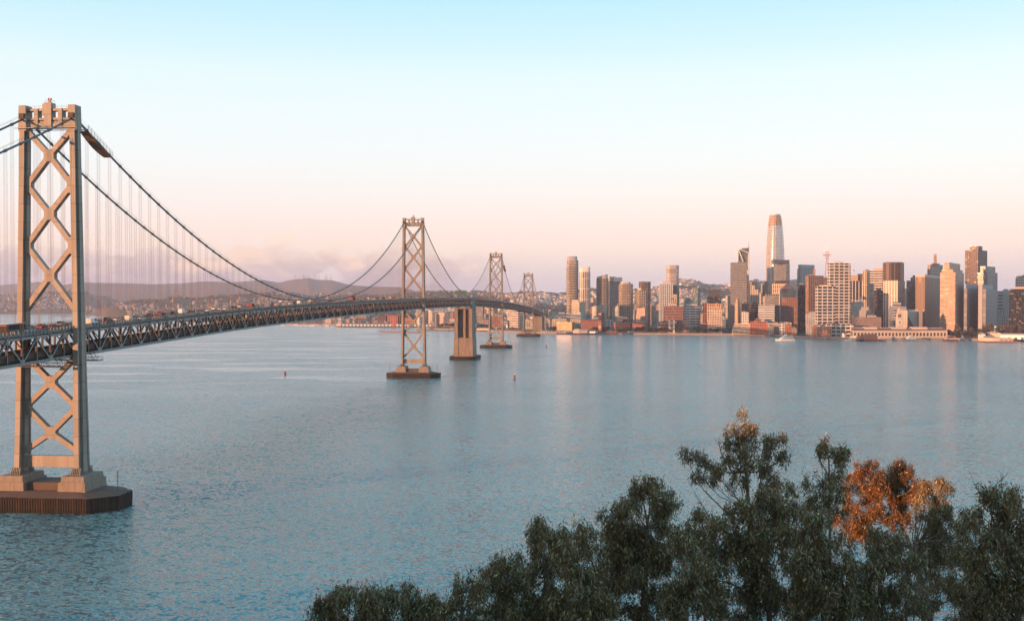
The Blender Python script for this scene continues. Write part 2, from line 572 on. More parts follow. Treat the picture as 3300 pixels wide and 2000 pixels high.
def build_tower(s, H, node_up, node_lo, top_up, bot_up, top_lo, bot_lo, strut, ped, longest, label):
    """X braced steel tower: node_up / node_lo are (centre, side) heights"""
    def yc(z):
        return 11.6 + (9.4 - 11.6) * z / H
    def Ld(z):
        t = z / H
        return 9.0 - 3.4 * min(1, t / 0.5) if t < 0.5 else 5.6 - 1.0 * (t - 0.5) / 0.5
    # portal frame is the main mesh
    p = MB()
    yi = yc(H)
    p.box(s - 1.3, s + 1.3, -yi + 1.5, yi - 1.5, H - 8.2, H - 6.3)
    p.box(s - 1.0, s + 1.0, -yi + 1.5, yi - 1.5, H - 6.28, H - 5.6)
    p.box(s - 1.25, s + 1.25, -yi + 1.5, yi - 1.5, H - 5.3, H - 4.5)
    p.box(s - 1.25, s + 1.25, -yi + 1.5, yi - 1.5, H - 2.0, H - 1.1)
    for f in (-0.5, 0.5):
        y = f * yi * 0.98
        p.box(s - 1.5, s + 1.5, y - 0.75, y + 0.75, H - 7.9, H - 1.15)
    # small railing on the portal
    for zz_ in (H - 0.55, H - 0.1):
        p.bar((s - 1.15, -yi + 1.6, zz_), (s - 1.15, yi - 1.6, zz_), 0.06, 0.06, (1, 0, 0))
    for k in range(9):
        y = -yi + 2.5 + k * (2 * yi - 5) / 8
        p.box(s - 1.18, s - 1.12, y - 0.03, y + 0.03, H - 1.1, H - 0.08)
    tw = p.build('tower', M['tower'], bridge)
    tag(tw, label)
    f = MB()
    f.box(s - 1.7, s + 1.7, -1.35, 1.35, H - 7.9, H + 1.0)
    f.box(s - 1.2, s + 1.2, 1.36, 2.3, H - 3.6, H + 0.7)
    f.build('finial', M['tower'], tw)
    f = MB()
    f.box(s - 0.35, s + 0.35, -0.35, 0.35, H + 1.0, H + 2.1)
    for yy in (-1.2, 1.2):
        f.bar((s - 1.2, yy, H + 1.9), (s + 1.2, yy, H + 1.9), 0.06, 0.06)
    for xx in (-1.2, 1.2):
        f.bar((s + xx, -1.2, H + 1.9), (s + xx, 1.2, H + 1.9), 0.06, 0.06, (1, 0, 0))
        for yy in (-1.2, 0, 1.2):
            f.box(s + xx - .03, s + xx + .03, yy - .03, yy + .03, H + 1.0, H + 1.95)
    f.build('beacon_platform', M['steel'], tw)
    for yy in (-0.45, 0.45):
        f = MB()
        f.lathe([(0.28, H + 2.1), (0.34, H + 2.3), (0.34, H + 2.7), (0.15, H + 2.9)], s, yy, 8)
        f.build('beacon', M['beacon'], tw)
    # legs: cruciform plan, tapering
    zs = [12.2 if s == T6 else ped[1], H * 0.2, H * 0.35, H * 0.5, H * 0.75, H - 0.9]
    for sg in (1, -1):
        m = MB()
        for za, zb in zip(zs, zs[1:]):
            # flanges, web and wider middle cell of the cruciform leg
            for (wa, e0, e1) in ((0.95, -1.0, -.74), (0.42, -.75, .75), (0.95, .74, 1.0), (1.45, -.36, .36)):
                pa, pb = [], []
                for z, o in ((za, pa), (zb, pb)):
                    c_, hl = yc(z) * sg, Ld(z) / 2
                    o += [(s + e0 * hl, c_ - wa, z), (s + e1 * hl, c_ - wa, z), (s + e1 * hl, c_ + wa, z), (s + e0 * hl, c_ + wa, z)]
                m.hexa(pa + pb)
        # capital
        c_, L = yc(H) * sg, Ld(H)
        m.hexa([(s - L / 2 - .1, c_ - 1.5, H - 9.2), (s + L / 2 + .1, c_ - 1.5, H - 9.2), (s + L / 2 + .1, c_ + 1.5, H - 9.2), (s - L / 2 - .1, c_ + 1.5, H - 9.2),
                (s - L / 2, c_ - 1.3, H), (s + L / 2, c_ - 1.3, H), (s + L / 2, c_ + 1.3, H), (s - L / 2, c_ + 1.3, H)])
        # flared foot with stiffeners
        z0 = zs[0]
        c_, L = yc(z0) * sg, Ld(z0)
        for k in range(6):
            y = c_ - 1.6 + k * 0.64
            for e in (-1, 1):
                x = s + e * L / 2
                m.hexa([(min(x, x + e * 1.0), y - .1, z0), (max(x, x + e * 1.0), y - .1, z0), (max(x, x + e * 1.0), y + .1, z0), (min(x, x + e * 1.0), y + .1, z0),
                        (x - .2, y - .1, z0 + 2.6), (x + .2, y - .1, z0 + 2.6), (x + .2, y + .1, z0 + 2.6), (x - .2, y + .1, z0 + 2.6)])
        for k in range(8):
            x = s - L * 0.42 + k * L * 0.12
            for e in (-1, 1):
                y = c_ + e * 0.97
                m.hexa([(x - .1, min(y, y + e * .9), z0), (x + .1, min(y, y + e * .9), z0), (x + .1, max(y, y + e * .9), z0), (x - .1, max(y, y + e * .9), z0),
                        (x - .1, y - .1, z0 + 2.4), (x + .1, y - .1, z0 + 2.4), (x + .1, y + .1, z0 + 2.4), (x - .1, y + .1, z0 + 2.4)])
        m.build('leg', M['tower'], tw)
        # cable saddle housing
        for e in (-1, 1):
            q = MB()
            q.box(s + e * (Ld(H) / 2 + .35) - .35, s + e * (Ld(H) / 2 + .35) + .35, yc(H) * sg - 0.95, yc(H) * sg + 0.95, H - 4.9, H - 3.0)
            q.build('saddle', M['inner'], tw)
            q = MB()
            q.box(s + e * (Ld(H) / 2 + .2) - .2, s + e * (Ld(H) / 2 + .2) + .2, yc(H) * sg - 1.1, yc(H) * sg + 1.1, H - 8.6, H - 8.3)
            q.build('cable_collar', M['inner'], tw)
    # service walkway ring near the top and at the deck
    q = MB()
    for zz_ in (H - 8.35,):
        for e in (-1, 1):
            q.box(s + e * 3.0 - .3, s + e * 3.0 + .3, -yi - 2.6, yi + 2.6, zz_ - .1, zz_ + .1)
            q.bar((s + e * 3.2, -yi - 2.6, zz_ + .9), (s + e * 3.2, yi + 2.6, zz_ + .9), .06, .06, (1, 0, 0))
    q.build('walkway', M['steel'], tw)
    # cross bracing, one brace per panel and node plates
    hw, hl = 0.85, 1.2
    def brace(ya, za, yb, zb):
        m = MB()
        m.bar((s, ya, za), (s, yb, zb), 2 * hl, 1.75, (1, 0, 0))
        m.build('cross_brace', M['tower'], tw)
    def plate(y, z, wy, wz, cut=0.35):
        m = MB()
        o = 0.03
        pts = []
        for (a, b) in ((-1, -cut), (-cut, -1), (cut, -1), (1, -cut), (1, cut), (cut, 1), (-cut, 1), (-1, cut)):
            pts.append((y + a * wy, z + b * wz))
        i = 0
        n = 8
        m.v += [(s - hl - o, a, b) for a, b in pts] + [(s + hl + o, a, b) for a, b in pts]
        m.f.append(tuple(range(n)))
        m.f.append(tuple(reversed(range(n, 2 * n))))
        for k in range(n):
            m.f.append((k, (k + 1) % n, n + (k + 1) % n, n + k)[::-1])
        m.mi += [0] * (n + 2)
        m.build('node_plate', M['tower'], tw)
    for centres, sides, zt, zb in ((node_up[0], node_up[1], top_up, bot_up), (node_lo[0], node_lo[1], top_lo, bot_lo)):
        zs_ = [zt] + sides + [zb]
        for k, zc in enumerate(centres):
            for sg in (1, -1):
                for zz_ in (zs_[k], zs_[k + 1]):
                    brace(0, zc, sg * (yc(zz_) - 1.3), zz_)
            plate(0, zc, 1.9, 2.2, 0.5)
        for zz_ in sides:
            for sg in (1, -1):
                plate(sg * (yc(zz_) - 1.9), zz_, 1.1, 3.0, 0.55)
    q = MB()
    y_ = yc(strut[0]) - 1.4
    q.box(s - 1.25, s + 1.25, -y_, y_, strut[1], strut[0])
    q.box(s - 1.35, s + 1.35, -y_, y_, (strut[0] + strut[1]) / 2 - .12, (strut[0] + strut[1]) / 2 + .12)
    q.build('strut', M['tower'], tw)
    # pier
    pr = MB()
    hx, hy, ch = (13.0, 28.0, 8.0) if longest else (12.0, 27.0, 8.0)
    zf = 5.4 if longest else 4.6
    zi = ped[0]
    out = [(s - hx, -hy + ch), (s - hx + ch, -hy), (s + hx - ch, -hy), (s + hx, -hy + ch), (s + hx, hy - ch), (s + hx - ch, hy), (s - hx + ch, hy), (s - hx, hy - ch)]
    inn = [(s + (x - s) * 0.62, y * 0.72) for x, y in out]
    n = 8
    pr.v += [(x, y, zf) for x, y in out] + [(x, y, zi) for x, y in inn]
    for k in range(n):
        pr.f.append((k, (k + 1) % n, n + (k + 1) % n, n + k))
        pr.mi.append(0)
    pr.f.append(tuple(range(n, 2 * n)))
    pr.mi.append(0)
    pier = pr.build('pier_apron', M['apron'], bridge)
    fd = MB()
    for k in range(n):
        a, b = Vector(out[k]), Vector(out[(k + 1) % n])
        L = (b - a).length
        d = (b - a) / L
        nn = Vector((d.y, -d.x))
        fd.quad((a.x, a.y, -3), (b.x, b.y, -3), (b.x, b.y, zf), (a.x, a.y, zf))
        cnt = int(L / (0.95 if longest else 1.5))
        for j in range(cnt):
            c_ = a + d * (j + .5) * L / cnt + nn * .17
            tpp = zf + rnd.uniform(-.15, .2)
            w_ = (0.26 if longest else .42)
            zsplit = 2.2
            pa, pb = c_ - d * w_, c_ + d * w_
            for (z0_, z1_, oo) in ((-2, zsplit, 0.1), (zsplit + .12, tpp, 0.2)):
                A = pa - nn * .15
                B_ = pb - nn * .15
                C_ = pb + nn * oo
                D_ = pa + nn * oo
                fd.hexa([(D_.x, D_.y, z0_), (C_.x, C_.y, z0_), (B_.x, B_.y, z0_), (A.x, A.y, z0_),
                         (D_.x, D_.y, z1_), (C_.x, C_.y, z1_), (B_.x, B_.y, z1_), (A.x, A.y, z1_)])
    fd.build('fender', M['timber'], pier)
    for sg in (1, -1):
        m = MB()
        c_ = 11.6 * sg
        for (za, zb, ha, hb, wa, wb) in ((zi - 1.5, (zi + ped[1]) / 2 + .6, 8.3, 8.1, 5.2, 5.0), ((zi + ped[1]) / 2 + .6, ped[1], 7.6, 7.2, 4.4, 4.2)):
            m.hexa([(s - ha, c_ - wa, za), (s + ha, c_ - wa, za), (s + ha, c_ + wa, za), (s - ha, c_ + wa, za),
                    (s - hb, c_ - wb, zb), (s + hb, c_ - wb, zb), (s + hb, c_ + wb, zb), (s - hb, c_ + wb, zb)])
        m.build('pedestal', M['concrete'], pier)
    m = MB()
    m.box(s - 6, s + 6, -6.3, 6.3, zi - 1, zi + 2.8)
    m.build('pier_wall', M['apron'], pier)
    m = MB()
    for (x, y) in ((s - 1, -hy + 2.5),) + (((s - 1, hy - 2.5), (s - 6, -hy + 7)) if not longest else ()):
        m.tube([(x, y, zf), (x, y, zf + 8.5)], 0.14, 5)
        m.box(x - .3, x + .3, y - .3, y + .3, zf + 6, zf + 6.3)
    m.build('light_mast', M['dark'], pier)
    return tw


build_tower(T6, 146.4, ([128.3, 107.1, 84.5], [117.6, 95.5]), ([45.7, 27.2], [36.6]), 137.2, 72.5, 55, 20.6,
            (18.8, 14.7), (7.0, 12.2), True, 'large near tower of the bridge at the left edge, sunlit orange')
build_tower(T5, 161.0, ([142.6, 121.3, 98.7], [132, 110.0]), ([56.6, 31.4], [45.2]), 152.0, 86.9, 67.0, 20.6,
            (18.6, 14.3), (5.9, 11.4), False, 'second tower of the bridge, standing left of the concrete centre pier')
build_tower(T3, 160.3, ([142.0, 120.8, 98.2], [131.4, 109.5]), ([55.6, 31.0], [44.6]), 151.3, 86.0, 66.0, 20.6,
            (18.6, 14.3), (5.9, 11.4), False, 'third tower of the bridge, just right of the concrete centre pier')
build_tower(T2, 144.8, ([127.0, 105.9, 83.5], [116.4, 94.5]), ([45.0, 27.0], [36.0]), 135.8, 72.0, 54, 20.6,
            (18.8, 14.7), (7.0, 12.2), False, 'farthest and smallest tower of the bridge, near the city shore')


# centre anchorage
def anchorage():
    m = MB()
    s0, s1 = 1051.0, 1089.0
    m.box(s0 + 7.6, s1 - 7.6, -10, 10, 4, 69.3)
    for y in (-9.6, 9.6):
        for x in (s0 + 3, s1 - 3):
            m.box(x - 3, x + 3, y - 2.2, y + 2.2, 29.4, 69.35)
        m.box(s0 + 6, s1 - 6, y - 1.7, y + 1.7, 29.4, 69.2)
    m.box(s0 + 3, s0 + 9, -2.6, .6, 29.4, 69)
    m.box(s0 + .3, s1 - .3, -12.0, 12.0, 62.0 + 5.6, 69.5)
    a = m.build('anchorage_pier', M['oldconcrete'], bridge)
    tag(a, 'massive concrete centre pier carrying the deck between two towers')
    b = MB()
    for (x0, x1, y0, y1) in ((s0 - 1, s0 + 6.4, -12.6, -6.6), (s0 - 1, s0 + 6.4, 6.6, 12.6), (s0 - .4, s0 + 4, -6.5, 6.5), (s0 + 6.5, s1 + 1, -12.4, 12.4)):
        b.hexa([(x0 - .6, y0 - .6, 2), (x1 + .6, y0 - .6, 2), (x1 + .6, y1 + .6, 2), (x0 - .6, y1 + .6, 2), (x0, y0, 29.2), (x1, y0, 29.2), (x1, y1, 29.2), (x0, y1, 29.2)])
    b.build('pier_base', M['oldconcrete'], a)
    f = MB()
    cx_, hx, hy, ch = 1070.0, 32.0, 18.0, 10.0
    out = [(cx_ - hx, -hy + ch), (cx_ - hx + ch, -hy), (cx_ + hx - ch, -hy), (cx_ + hx, -hy + ch), (cx_ + hx, hy - ch), (cx_ + hx - ch, hy), (cx_ - hx + ch, hy), (cx_ - hx, hy - ch)]
    f.prism(out, -3, 4.4, 0, 1)
    for k in range(8):
        A, B_ = Vector(out[k]), Vector(out[(k + 1) % 8])
        L = (B_ - A).length
        for j in range(int(L / 1.4)):
            c_ = A + (B_ - A) * ((j + .5) / int(L / 1.4))
            f.box(c_.x - .4, c_.x + .4, c_.y - .4, c_.y + .4, -2, 4.6 + rnd.uniform(-.2, .2))
    f.build('fender', [M['timber'], M['apron']], a)
    # steel clad cable housing over the north and south walls
    for sg in (-1, 1):
        h = MB()
        zt = 86.5
        h.box(s0 + 2, s1 - 8, sg * 10.6 - 1.5, sg * 10.6 + 1.5, 69.6, zt - 2)
        h.box(s0 + 4, s1 - 12, sg * 10.6 - 1.2, sg * 10.6 + 1.2, zt - 2, zt)
        for k in range(8):
            x = s0 + 2.5 + k * 3.8
            h.box(x, x + 1.2, sg * 12.1 - .3, sg * 12.1 + .3, 69.6, zt - 2.4)
        h.build('cable_housing', M['steel'], a)


anchorage()


# west end piers and approach
def west_pier():
    m = MB()
    for x0, x1, y0, y1 in ((2380, 2392, -11, -5), (2380, 2392, 5, 11), (2383, 2438, -9, 9), (2430, 2446, -12, -7), (2430, 2446, 7, 12)):
        m.box(x0, x1, y0, y1, 0, prof(x0) - 12.2)
    m.box(2381, 2391, -4.9, 4.9, 0, prof(2381) - 12.0)
    o = m.build('west_pier', M['concrete'], bridge)
    tag(o, 'concrete end pier of the bridge on the city shore')
    m = MB()
    for sg in (-1, 1):
        for x in (2452, 2500, 2560):
            m.box(x - 2, x + 2, sg * 8 - 1.5, sg * 8 + 1.5, 0, prof(x) - 4)
        m.box(2434, 2442, sg * 10.2 - 1.2, sg * 10.2 + 1.2, prof(2438) - 12, prof(2438) + 10)
    m.build('approach_column', M['steel'], bridge)
    m = MB()
    for x in range(2446, 2700, 12):
        m.hexa([(x, -9, prof(x) - 4), (x + 12, -9, prof(x + 12) - 4), (x + 12, 9, prof(x + 12) - 4), (x, 9, prof(x) - 4),
                (x, -9, prof(x) + .3), (x + 12, -9, prof(x + 12) + .3), (x + 12, 9, prof(x + 12) + .3), (x, 9, prof(x) + .3)])
    m.build('approach_deck', M['concrete'], bridge)


west_pier()


# decks, chords, stringers
def strip(name, y0, y1, d0, d1, material, a=S0, b=S1, step=PAN * 2, mb=None):
    m = mb or MB()
    x = a
    while x < b - 1e-3:
        x2 = min(b, x + step)
        m.hexa([(x, y0, prof(x) + d0), (x2, y0, prof(x2) + d0), (x2, y1, prof(x2) + d0), (x, y1, prof(x) + d0),
                (x, y0, prof(x) + d1), (x2, y0, prof(x2) + d1), (x2, y1, prof(x2) + d1), (x, y1, prof(x) + d1)])
        x = x2
    if mb is None:
        return m.build(name, material, bridge)


strip('upper_roadway', -8.75, 8.75, -1.45, -1.1, M['asphalt'])
strip('lower_roadway', -8.4, 8.4, -9.9, -9.5, M['asphalt'])
marks = MB()
k = S0
while k < S1 - 20:
    for l in (-5.1, -1.7, 1.7, 5.1):
        z0, z1 = prof(k) - 1.095, prof(k + 3) - 1.095
        marks.quad((k, l - .08, z0), (k + 3, l - .08, z1), (k + 3, l + .08, z1), (k, l + .08, z0))
    k += 12
o = marks.build('lane_marking', M['white'], bridge)
tag(o, kind='stuff')
def excl(x, pad=3.2):
    return any(abs(x - t) < pad for t in (T6, T5, T3, T2))


for sg in (-1, 1):
    m = MB()
    strip('', sg * DW - .38, sg * DW + .38, -3.15, -2.3, None, mb=m)
    strip('', sg * 9.0 - .1, sg * 9.0 + .1, -1.9, -1.55, None, mb=m)
    m.build('top_chord', M['steel'], bridge)
    m = MB()
    strip('', sg * DW - .38, sg * DW + .38, -11.7, -10.75, None, mb=m)
    x = S0
    while x < 1080:
        m.box(x - .05, x + .05, sg * (DW + .38) - .09, sg * (DW + .38) + .09, prof(x) - 11.68, prof(x) - 10.77)
        x += PAN / 4
    m.build('bottom_chord', M['steel'], bridge)
    # railing: posts, panels, rail
    m = MB()
    strip('', sg * 9.15 - .1, sg * 9.15 + .1, -1.95, -1.78, None, mb=m)
    strip('', sg * 9.1 - .06, sg * 9.1 + .06, -.1, 0.0, None, mb=m)
    x = S0
    dx = PAN / 4
    while x < S1 - 3:
        st = dx if x < 1100 else dx * 2
        z = prof(x)
        m.box(x - .14, x + .14, sg * 9.15 - .16, sg * 9.15 + .16, z - 1.9, z - .05)
        z2 = prof(x + st / 2)
        m.hexa([(x + .35, sg * 9.1 - .05, prof(x + .35) - 1.6), (x + st - .35, sg * 9.1 - .05, prof(x + st - .35) - 1.6), (x + st - .35, sg * 9.1 + .05, prof(x + st - .35) - 1.6), (x + .35, sg * 9.1 + .05, prof(x + .35) - 1.6),
                (x + .35, sg * 9.1 - .05, prof(x + .35) - .55), (x + st - .35, sg * 9.1 - .05, prof(x + st - .35) - .55), (x + st - .35, sg * 9.1 + .05, prof(x + st - .35) - .55), (x + .35, sg * 9.1 + .05, prof(x + .35) - .55)])
        x += st
    m.build('parapet', M['parapet'], bridge)
    m = MB()
    strip('', sg * 8.2 - .15, sg * 8.2 + .15, -9.5, -8.55, None, mb=m)
    m.build('lower_parapet', M['inner'], bridge)
# stringers and floor beams under both decks
m = MB()
for y in (-7, -4.2, -1.4, 1.4, 4.2, 7):
    strip('', y - .12, y + .12, -2.1, -1.46, None, mb=m)
    strip('', y - .12, y + .12, -10.6, -9.91, None, mb=m)
m.build('stringer', M['inner'], bridge)
fb = []
k = 0
x = S0
posts = []
while x < S1:
    posts.append((k, x))
    x += PAN
    k += 1
# panel points aligned so that a bottom node falls on the near tower side
DIAG, VERT, BEAM, LBEAM = [], [], [], []
for k, x in posts:
    if x + PAN > S1:
        continue
    for sg in (-1, 1):
        if k % 2 == 0:
            DIAG.append((x, x + PAN, -2.9, -11.2, sg))
        else:
            DIAG.append((x, x + PAN, -11.2, -2.9, sg))
        VERT.append((x, sg, k))
    BEAM.append(x)


def vis_key(x, sg):
    return abs(x + 40) + (250 if sg > 0 else 0)


def add_diag(m, d):
    x0, x1, a, b, sg = d
    y = sg * DW
    # two flange plates with batten plates between them
    P0, P1 = Vector((x0, y, prof(x0) + a)), Vector((x1, y, prof(x1) + b))
    L = P1 - P0
    P0, P1 = P0 + L * .05, P1 - L * .05
    for off in (-.28, .28):
        o_ = Vector((0, off, 0))
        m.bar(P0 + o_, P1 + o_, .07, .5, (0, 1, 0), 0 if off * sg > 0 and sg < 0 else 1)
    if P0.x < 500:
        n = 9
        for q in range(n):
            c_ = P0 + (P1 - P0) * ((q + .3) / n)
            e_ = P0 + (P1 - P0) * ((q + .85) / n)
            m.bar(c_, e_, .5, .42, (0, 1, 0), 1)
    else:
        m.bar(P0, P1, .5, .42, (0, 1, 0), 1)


def add_vert(m, v):
    x, sg, k = v
    y = sg * DW
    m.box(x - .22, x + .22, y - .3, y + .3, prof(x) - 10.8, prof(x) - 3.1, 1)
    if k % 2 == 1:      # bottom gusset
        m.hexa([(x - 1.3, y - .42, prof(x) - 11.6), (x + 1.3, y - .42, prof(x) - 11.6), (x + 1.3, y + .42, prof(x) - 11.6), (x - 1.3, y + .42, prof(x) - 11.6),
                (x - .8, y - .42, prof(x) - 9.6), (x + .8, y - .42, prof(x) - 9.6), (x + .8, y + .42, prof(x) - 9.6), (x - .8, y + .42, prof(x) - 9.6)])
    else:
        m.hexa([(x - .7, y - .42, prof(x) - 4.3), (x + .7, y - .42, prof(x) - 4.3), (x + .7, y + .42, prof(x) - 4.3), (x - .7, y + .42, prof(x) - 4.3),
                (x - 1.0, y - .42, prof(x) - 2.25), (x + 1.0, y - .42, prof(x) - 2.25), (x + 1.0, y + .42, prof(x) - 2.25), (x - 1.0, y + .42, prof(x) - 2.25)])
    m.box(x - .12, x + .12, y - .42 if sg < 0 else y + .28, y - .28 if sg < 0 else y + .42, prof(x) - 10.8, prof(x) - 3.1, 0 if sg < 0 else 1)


def add_beam(m, x):
    z = prof(x)
    m.box(x - .18, x + .18, -DW + .4, DW - .4, z - 3.2, z - 2.15)
    m.box(x - .18, x + .18, -DW + .4, DW - .4, z - 11.6, z - 10.65)
    for sg in (-1, 1):      # knee brackets under the upper deck
        m.bar((x, sg * (DW - .4), z - 5.6), (x, sg * (DW - 2.6), z - 3.2), .3, .25, (1, 0, 0))


def split_parts(items, key, add, name, material, n=100):
    if not isinstance(material, list):
        material = [material]
    items = sorted(items, key=key)
    for it in items[:n]:
        m = MB()
        add(m, it)
        m.build(name, material, bridge)
    m = MB()
    for it in items[n:]:
        add(m, it)
    o = m.build(name, material, bridge)
    tag(o, kind='stuff')


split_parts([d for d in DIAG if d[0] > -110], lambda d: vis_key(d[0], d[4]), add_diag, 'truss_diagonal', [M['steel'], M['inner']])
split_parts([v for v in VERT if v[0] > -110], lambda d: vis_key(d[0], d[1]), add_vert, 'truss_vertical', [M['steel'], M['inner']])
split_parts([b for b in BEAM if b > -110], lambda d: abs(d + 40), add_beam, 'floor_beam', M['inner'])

# ---- cables
CY = 9.4


def cable_z(s):
    zt = {T6: 142.2, T5: 156.8, T3: 156.1, T2: 140.6}
    if s <= T6:
        return 142.2 + 0.43 * s + 0.0004 * s * s
    if s <= T5:
        a, s0, z0 = 5.9e-4, 333.0, 76.8
        return z0 + a * (s - s0) ** 2
    if s <= 1052:
        t = (s - T5) / (1052 - T5)
        return 156.8 + (82.5 - 156.8) * t - 58 * t * (1 - t)
    if s < 1086:
        return 82.5
    if s <= T3:
        t = (T3 - s) / (T3 - 1086)
        return 156.1 + (82.5 - 156.1) * t - 58 * t * (1 - t)
    if s <= T2:
        r_ = math.sqrt((156.1 - 75.5) / (140.6 - 75.5))
        s0 = T3 + (T2 - T3) * r_ / (1 + r_)
        return 75.5 + (156.1 - 75.5) * ((s - s0) / (s0 - T3)) ** 2
    t = (s - T2) / (2436 - T2)
    return 140.6 + (62 - 140.6) * t - 54 * t * (1 - t)


for sg in (-1, 1):
    for a, b, lab in ((-160, 1056, 'near half'), (1082, 2436, 'far half')):
        n = int((b - a) / 9)
        pts = []
        ss = [a + (b - a) * k / n for k in range(n + 1)]
        for t_ in (T6, T5, T3, T2):
            ss = [x for x in ss if abs(x - t_) > 3] + ([t_ - 2.4, t_, t_ + 2.4] if a < t_ < b else [])
        ss.sort()
        pts = [(x, sg * CY, cable_z(x)) for x in ss]
        m = MB()
        m.tube(pts, 0.40 if a < 0 else 0.42, 8)
        cab = m.build('main_cable', M['cable'], bridge, smooth=True)
        # clamps and hand ropes ride on the cable
        m = MB()
        x = a + (-a % PAN)
        while x < b - 2 and x < 1060:
            if not excl(x, 2.8):
                z, z2 = cable_z(x - .55), cable_z(x + .55)
                m.tube([(x - .55, sg * CY, z), (x + .55, sg * CY, z2)], .56, 8)
                for e in (-.45, .45):
                    m.box(x - .03, x + .03, sg * CY + e - .03, sg * CY + e + .03, cable_z(x), cable_z(x) + 1.5)
            x += PAN
        if m.f:
            tag(m.build('cable_band', M['cable'], cab), kind='stuff')
            m = MB()
            for e in (-.45, .45):
                m.tube([(p[0], p[1] + e, p[2] + 1.45) for p in pts if p[0] < 720], .035, 4)
            m.build('hand_rope', M['cable'], cab)

SUS = []
k = math.ceil(-100 / PAN)
while k * PAN < 2430:
    x = k * PAN
    k += 1
    if excl(x, 4) or 1045 < x < 1092:
        continue
    for sg in (-1, 1):
        if cable_z(x) - prof(x) > 0.5:
            SUS.append((x, sg))


def add_sus(m, it):
    x, sg = it
    zc, zd = cable_z(x) - .3, prof(x) - 2.2
    r_ = 0.035 if x < 800 else 0.05
    for dx_ in (-.32, .32):
        for dy in ((-.42, .42) if x < 800 else (0,)):
            m.tube([(x + dx_, sg * CY + dy, zc), (x + dx_, sg * CY + dy, zd)], r_, 3, cap=False)
    m.box(x - .4, x + .4, sg * CY - .35, sg * CY + .35, zd - 1.2, zd + .1)


split_parts(SUS, lambda d: vis_key(d[0], d[1]), add_sus, 'suspender', M['rope'])


# travelling maintenance platforms
def cable_platform(s0, s1, sg, label):
    e = empty('maintenance_platform', bworld(s0, sg * CY, 0), BROT, label, 'work platform', 'work platforms hung from the main cable')
    m = MB()
    def P(s, dy, dz):
        return (s - s0, dy, cable_z(s) + dz)
    n = 8
    for k in range(n):
        a = s0 + (s1 - s0) * k / n
        b = s0 + (s1 - s0) * (k + 1) / n
        sa = 1.2 + 1.0 * math.sin(math.pi * k / n)
        sb = 1.2 + 1.0 * math.sin(math.pi * (k + 1) / n)
        m.hexa([P(a, -1.7, -sa - .25), P(b, -1.7, -sb - .25), P(b, 1.7, -sb - .25), P(a, 1.7, -sa - .25),
                P(a, -1.7, -sa), P(b, -1.7, -sb), P(b, 1.7, -sb), P(a, 1.7, -sa)])
    m.build('floor', M['rusty'], e)
    m = MB()
    for k in range(n + 1):
        a = s0 + (s1 - s0) * k / n
        sa = 1.2 + 1.0 * math.sin(math.pi * k / n)
        for dy in (-1.7, 1.7):
            m.bar(P(a, dy, -sa), P(a, dy, .9), .09, .09)
            if k < n:
                b = s0 + (s1 - s0) * (k + 1) / n
                sb = 1.2 + 1.0 * math.sin(math.pi * (k + 1) / n)
                for fz in (.35, .7, 1.0):
                    m.bar(P(a, dy, -sa + fz * (sa + .9)), P(b, dy, -sb + fz * (sb + .9)), .07, .07)
    m.build('railing', M['rusty'], e)


cable_platform(7, 26, -1, 'rust brown work platform hung under the main cable just right of the large near tower')
cable_platform(T3 + 32, T3 + 56, -1, 'small dark work platform hung on the cable right of the third tower')


def deck_traveller(s, lab, ln=15):
    e = empty('underdeck_traveller', bworld(s, 0, 0), BROT, lab, 'work platform', 'traveller gantries under the truss')
    m = MB()
    z = prof(s) - 14.0
    for y in (-12.5, 12.5):
        m.bar((-2.4, y, z), (2.4, y, z), .25, .25)
    for x in (-2.4, 2.4):
        m.bar((x, -12.5, z), (x, 12.5, z), .25, .25, (1, 0, 0))
        m.bar((x, -12.5, z + 1.4), (x, 12.5, z + 1.4), .12, .12, (1, 0, 0))
        for k in range(14):
            y = -12.5 + k * 25 / 13
            m.bar((x, y, z), (x, y, z + 1.4), .1, .1)
            if k < 13:
                m.bar((x, y, z + (1.4 if k % 2 else 0)), (x, y + 25 / 13, z + (0 if k % 2 else 1.4)), .09, .09, (1, 0, 0))
    m.build('frame', M['dark'], e)
    m = MB()
    m.box(-2.2, 2.2, -12.3, 12.3, z + .02, z + .12)
    m.build('floor', M['rusty'], e)
    m = MB()
    for y in (-10.2, 10.2):
        for x in (-1.5, 1.5):
            m.bar((x, y, z + 1.4), (x, math.copysign(9.2, y), z + 3.2), .16, .16)
    m.build('hanger', M['dark'], e)


deck_traveller(-13, 'dark gantry platform slung under the truss left of the near tower leg')
deck_traveller(12, 'dark gantry platform slung under the truss right of the near tower leg')


# ------------------------------------------------------------------ traffic
def car_paint(name, col):
    return mat(name, col, 0.25, 0.1, var=0.03, vscale=0.5)


PAINT = {'white': car_paint('paint_white', (.72, .71, .70)), 'black': car_paint('paint_black', (.018, .018, .02)),
         'grey': car_paint('paint_grey', (.13, .14, .15)), 'silver': car_paint('paint_silver', (.42, .43, .44)),
         'red': car_paint('paint_red', (.30, .02, .02)), 'blue': car_paint('paint_blue', (.04, .09, .18)),
         'cream': car_paint('paint_cream', (.66, .58, .48)), 'rust': mat('rust_container', (.26, .055, .03), .7, 0, var=.2, vscale=.5),
         'maroon': car_paint('paint_maroon', (.14, .02, .04))}
CG = mat('car_glass', (.02, .025, .03), .08, .3, var=.02)
RUB = mat('rubber', (.015, .015, .015), .8, 0, var=.05)


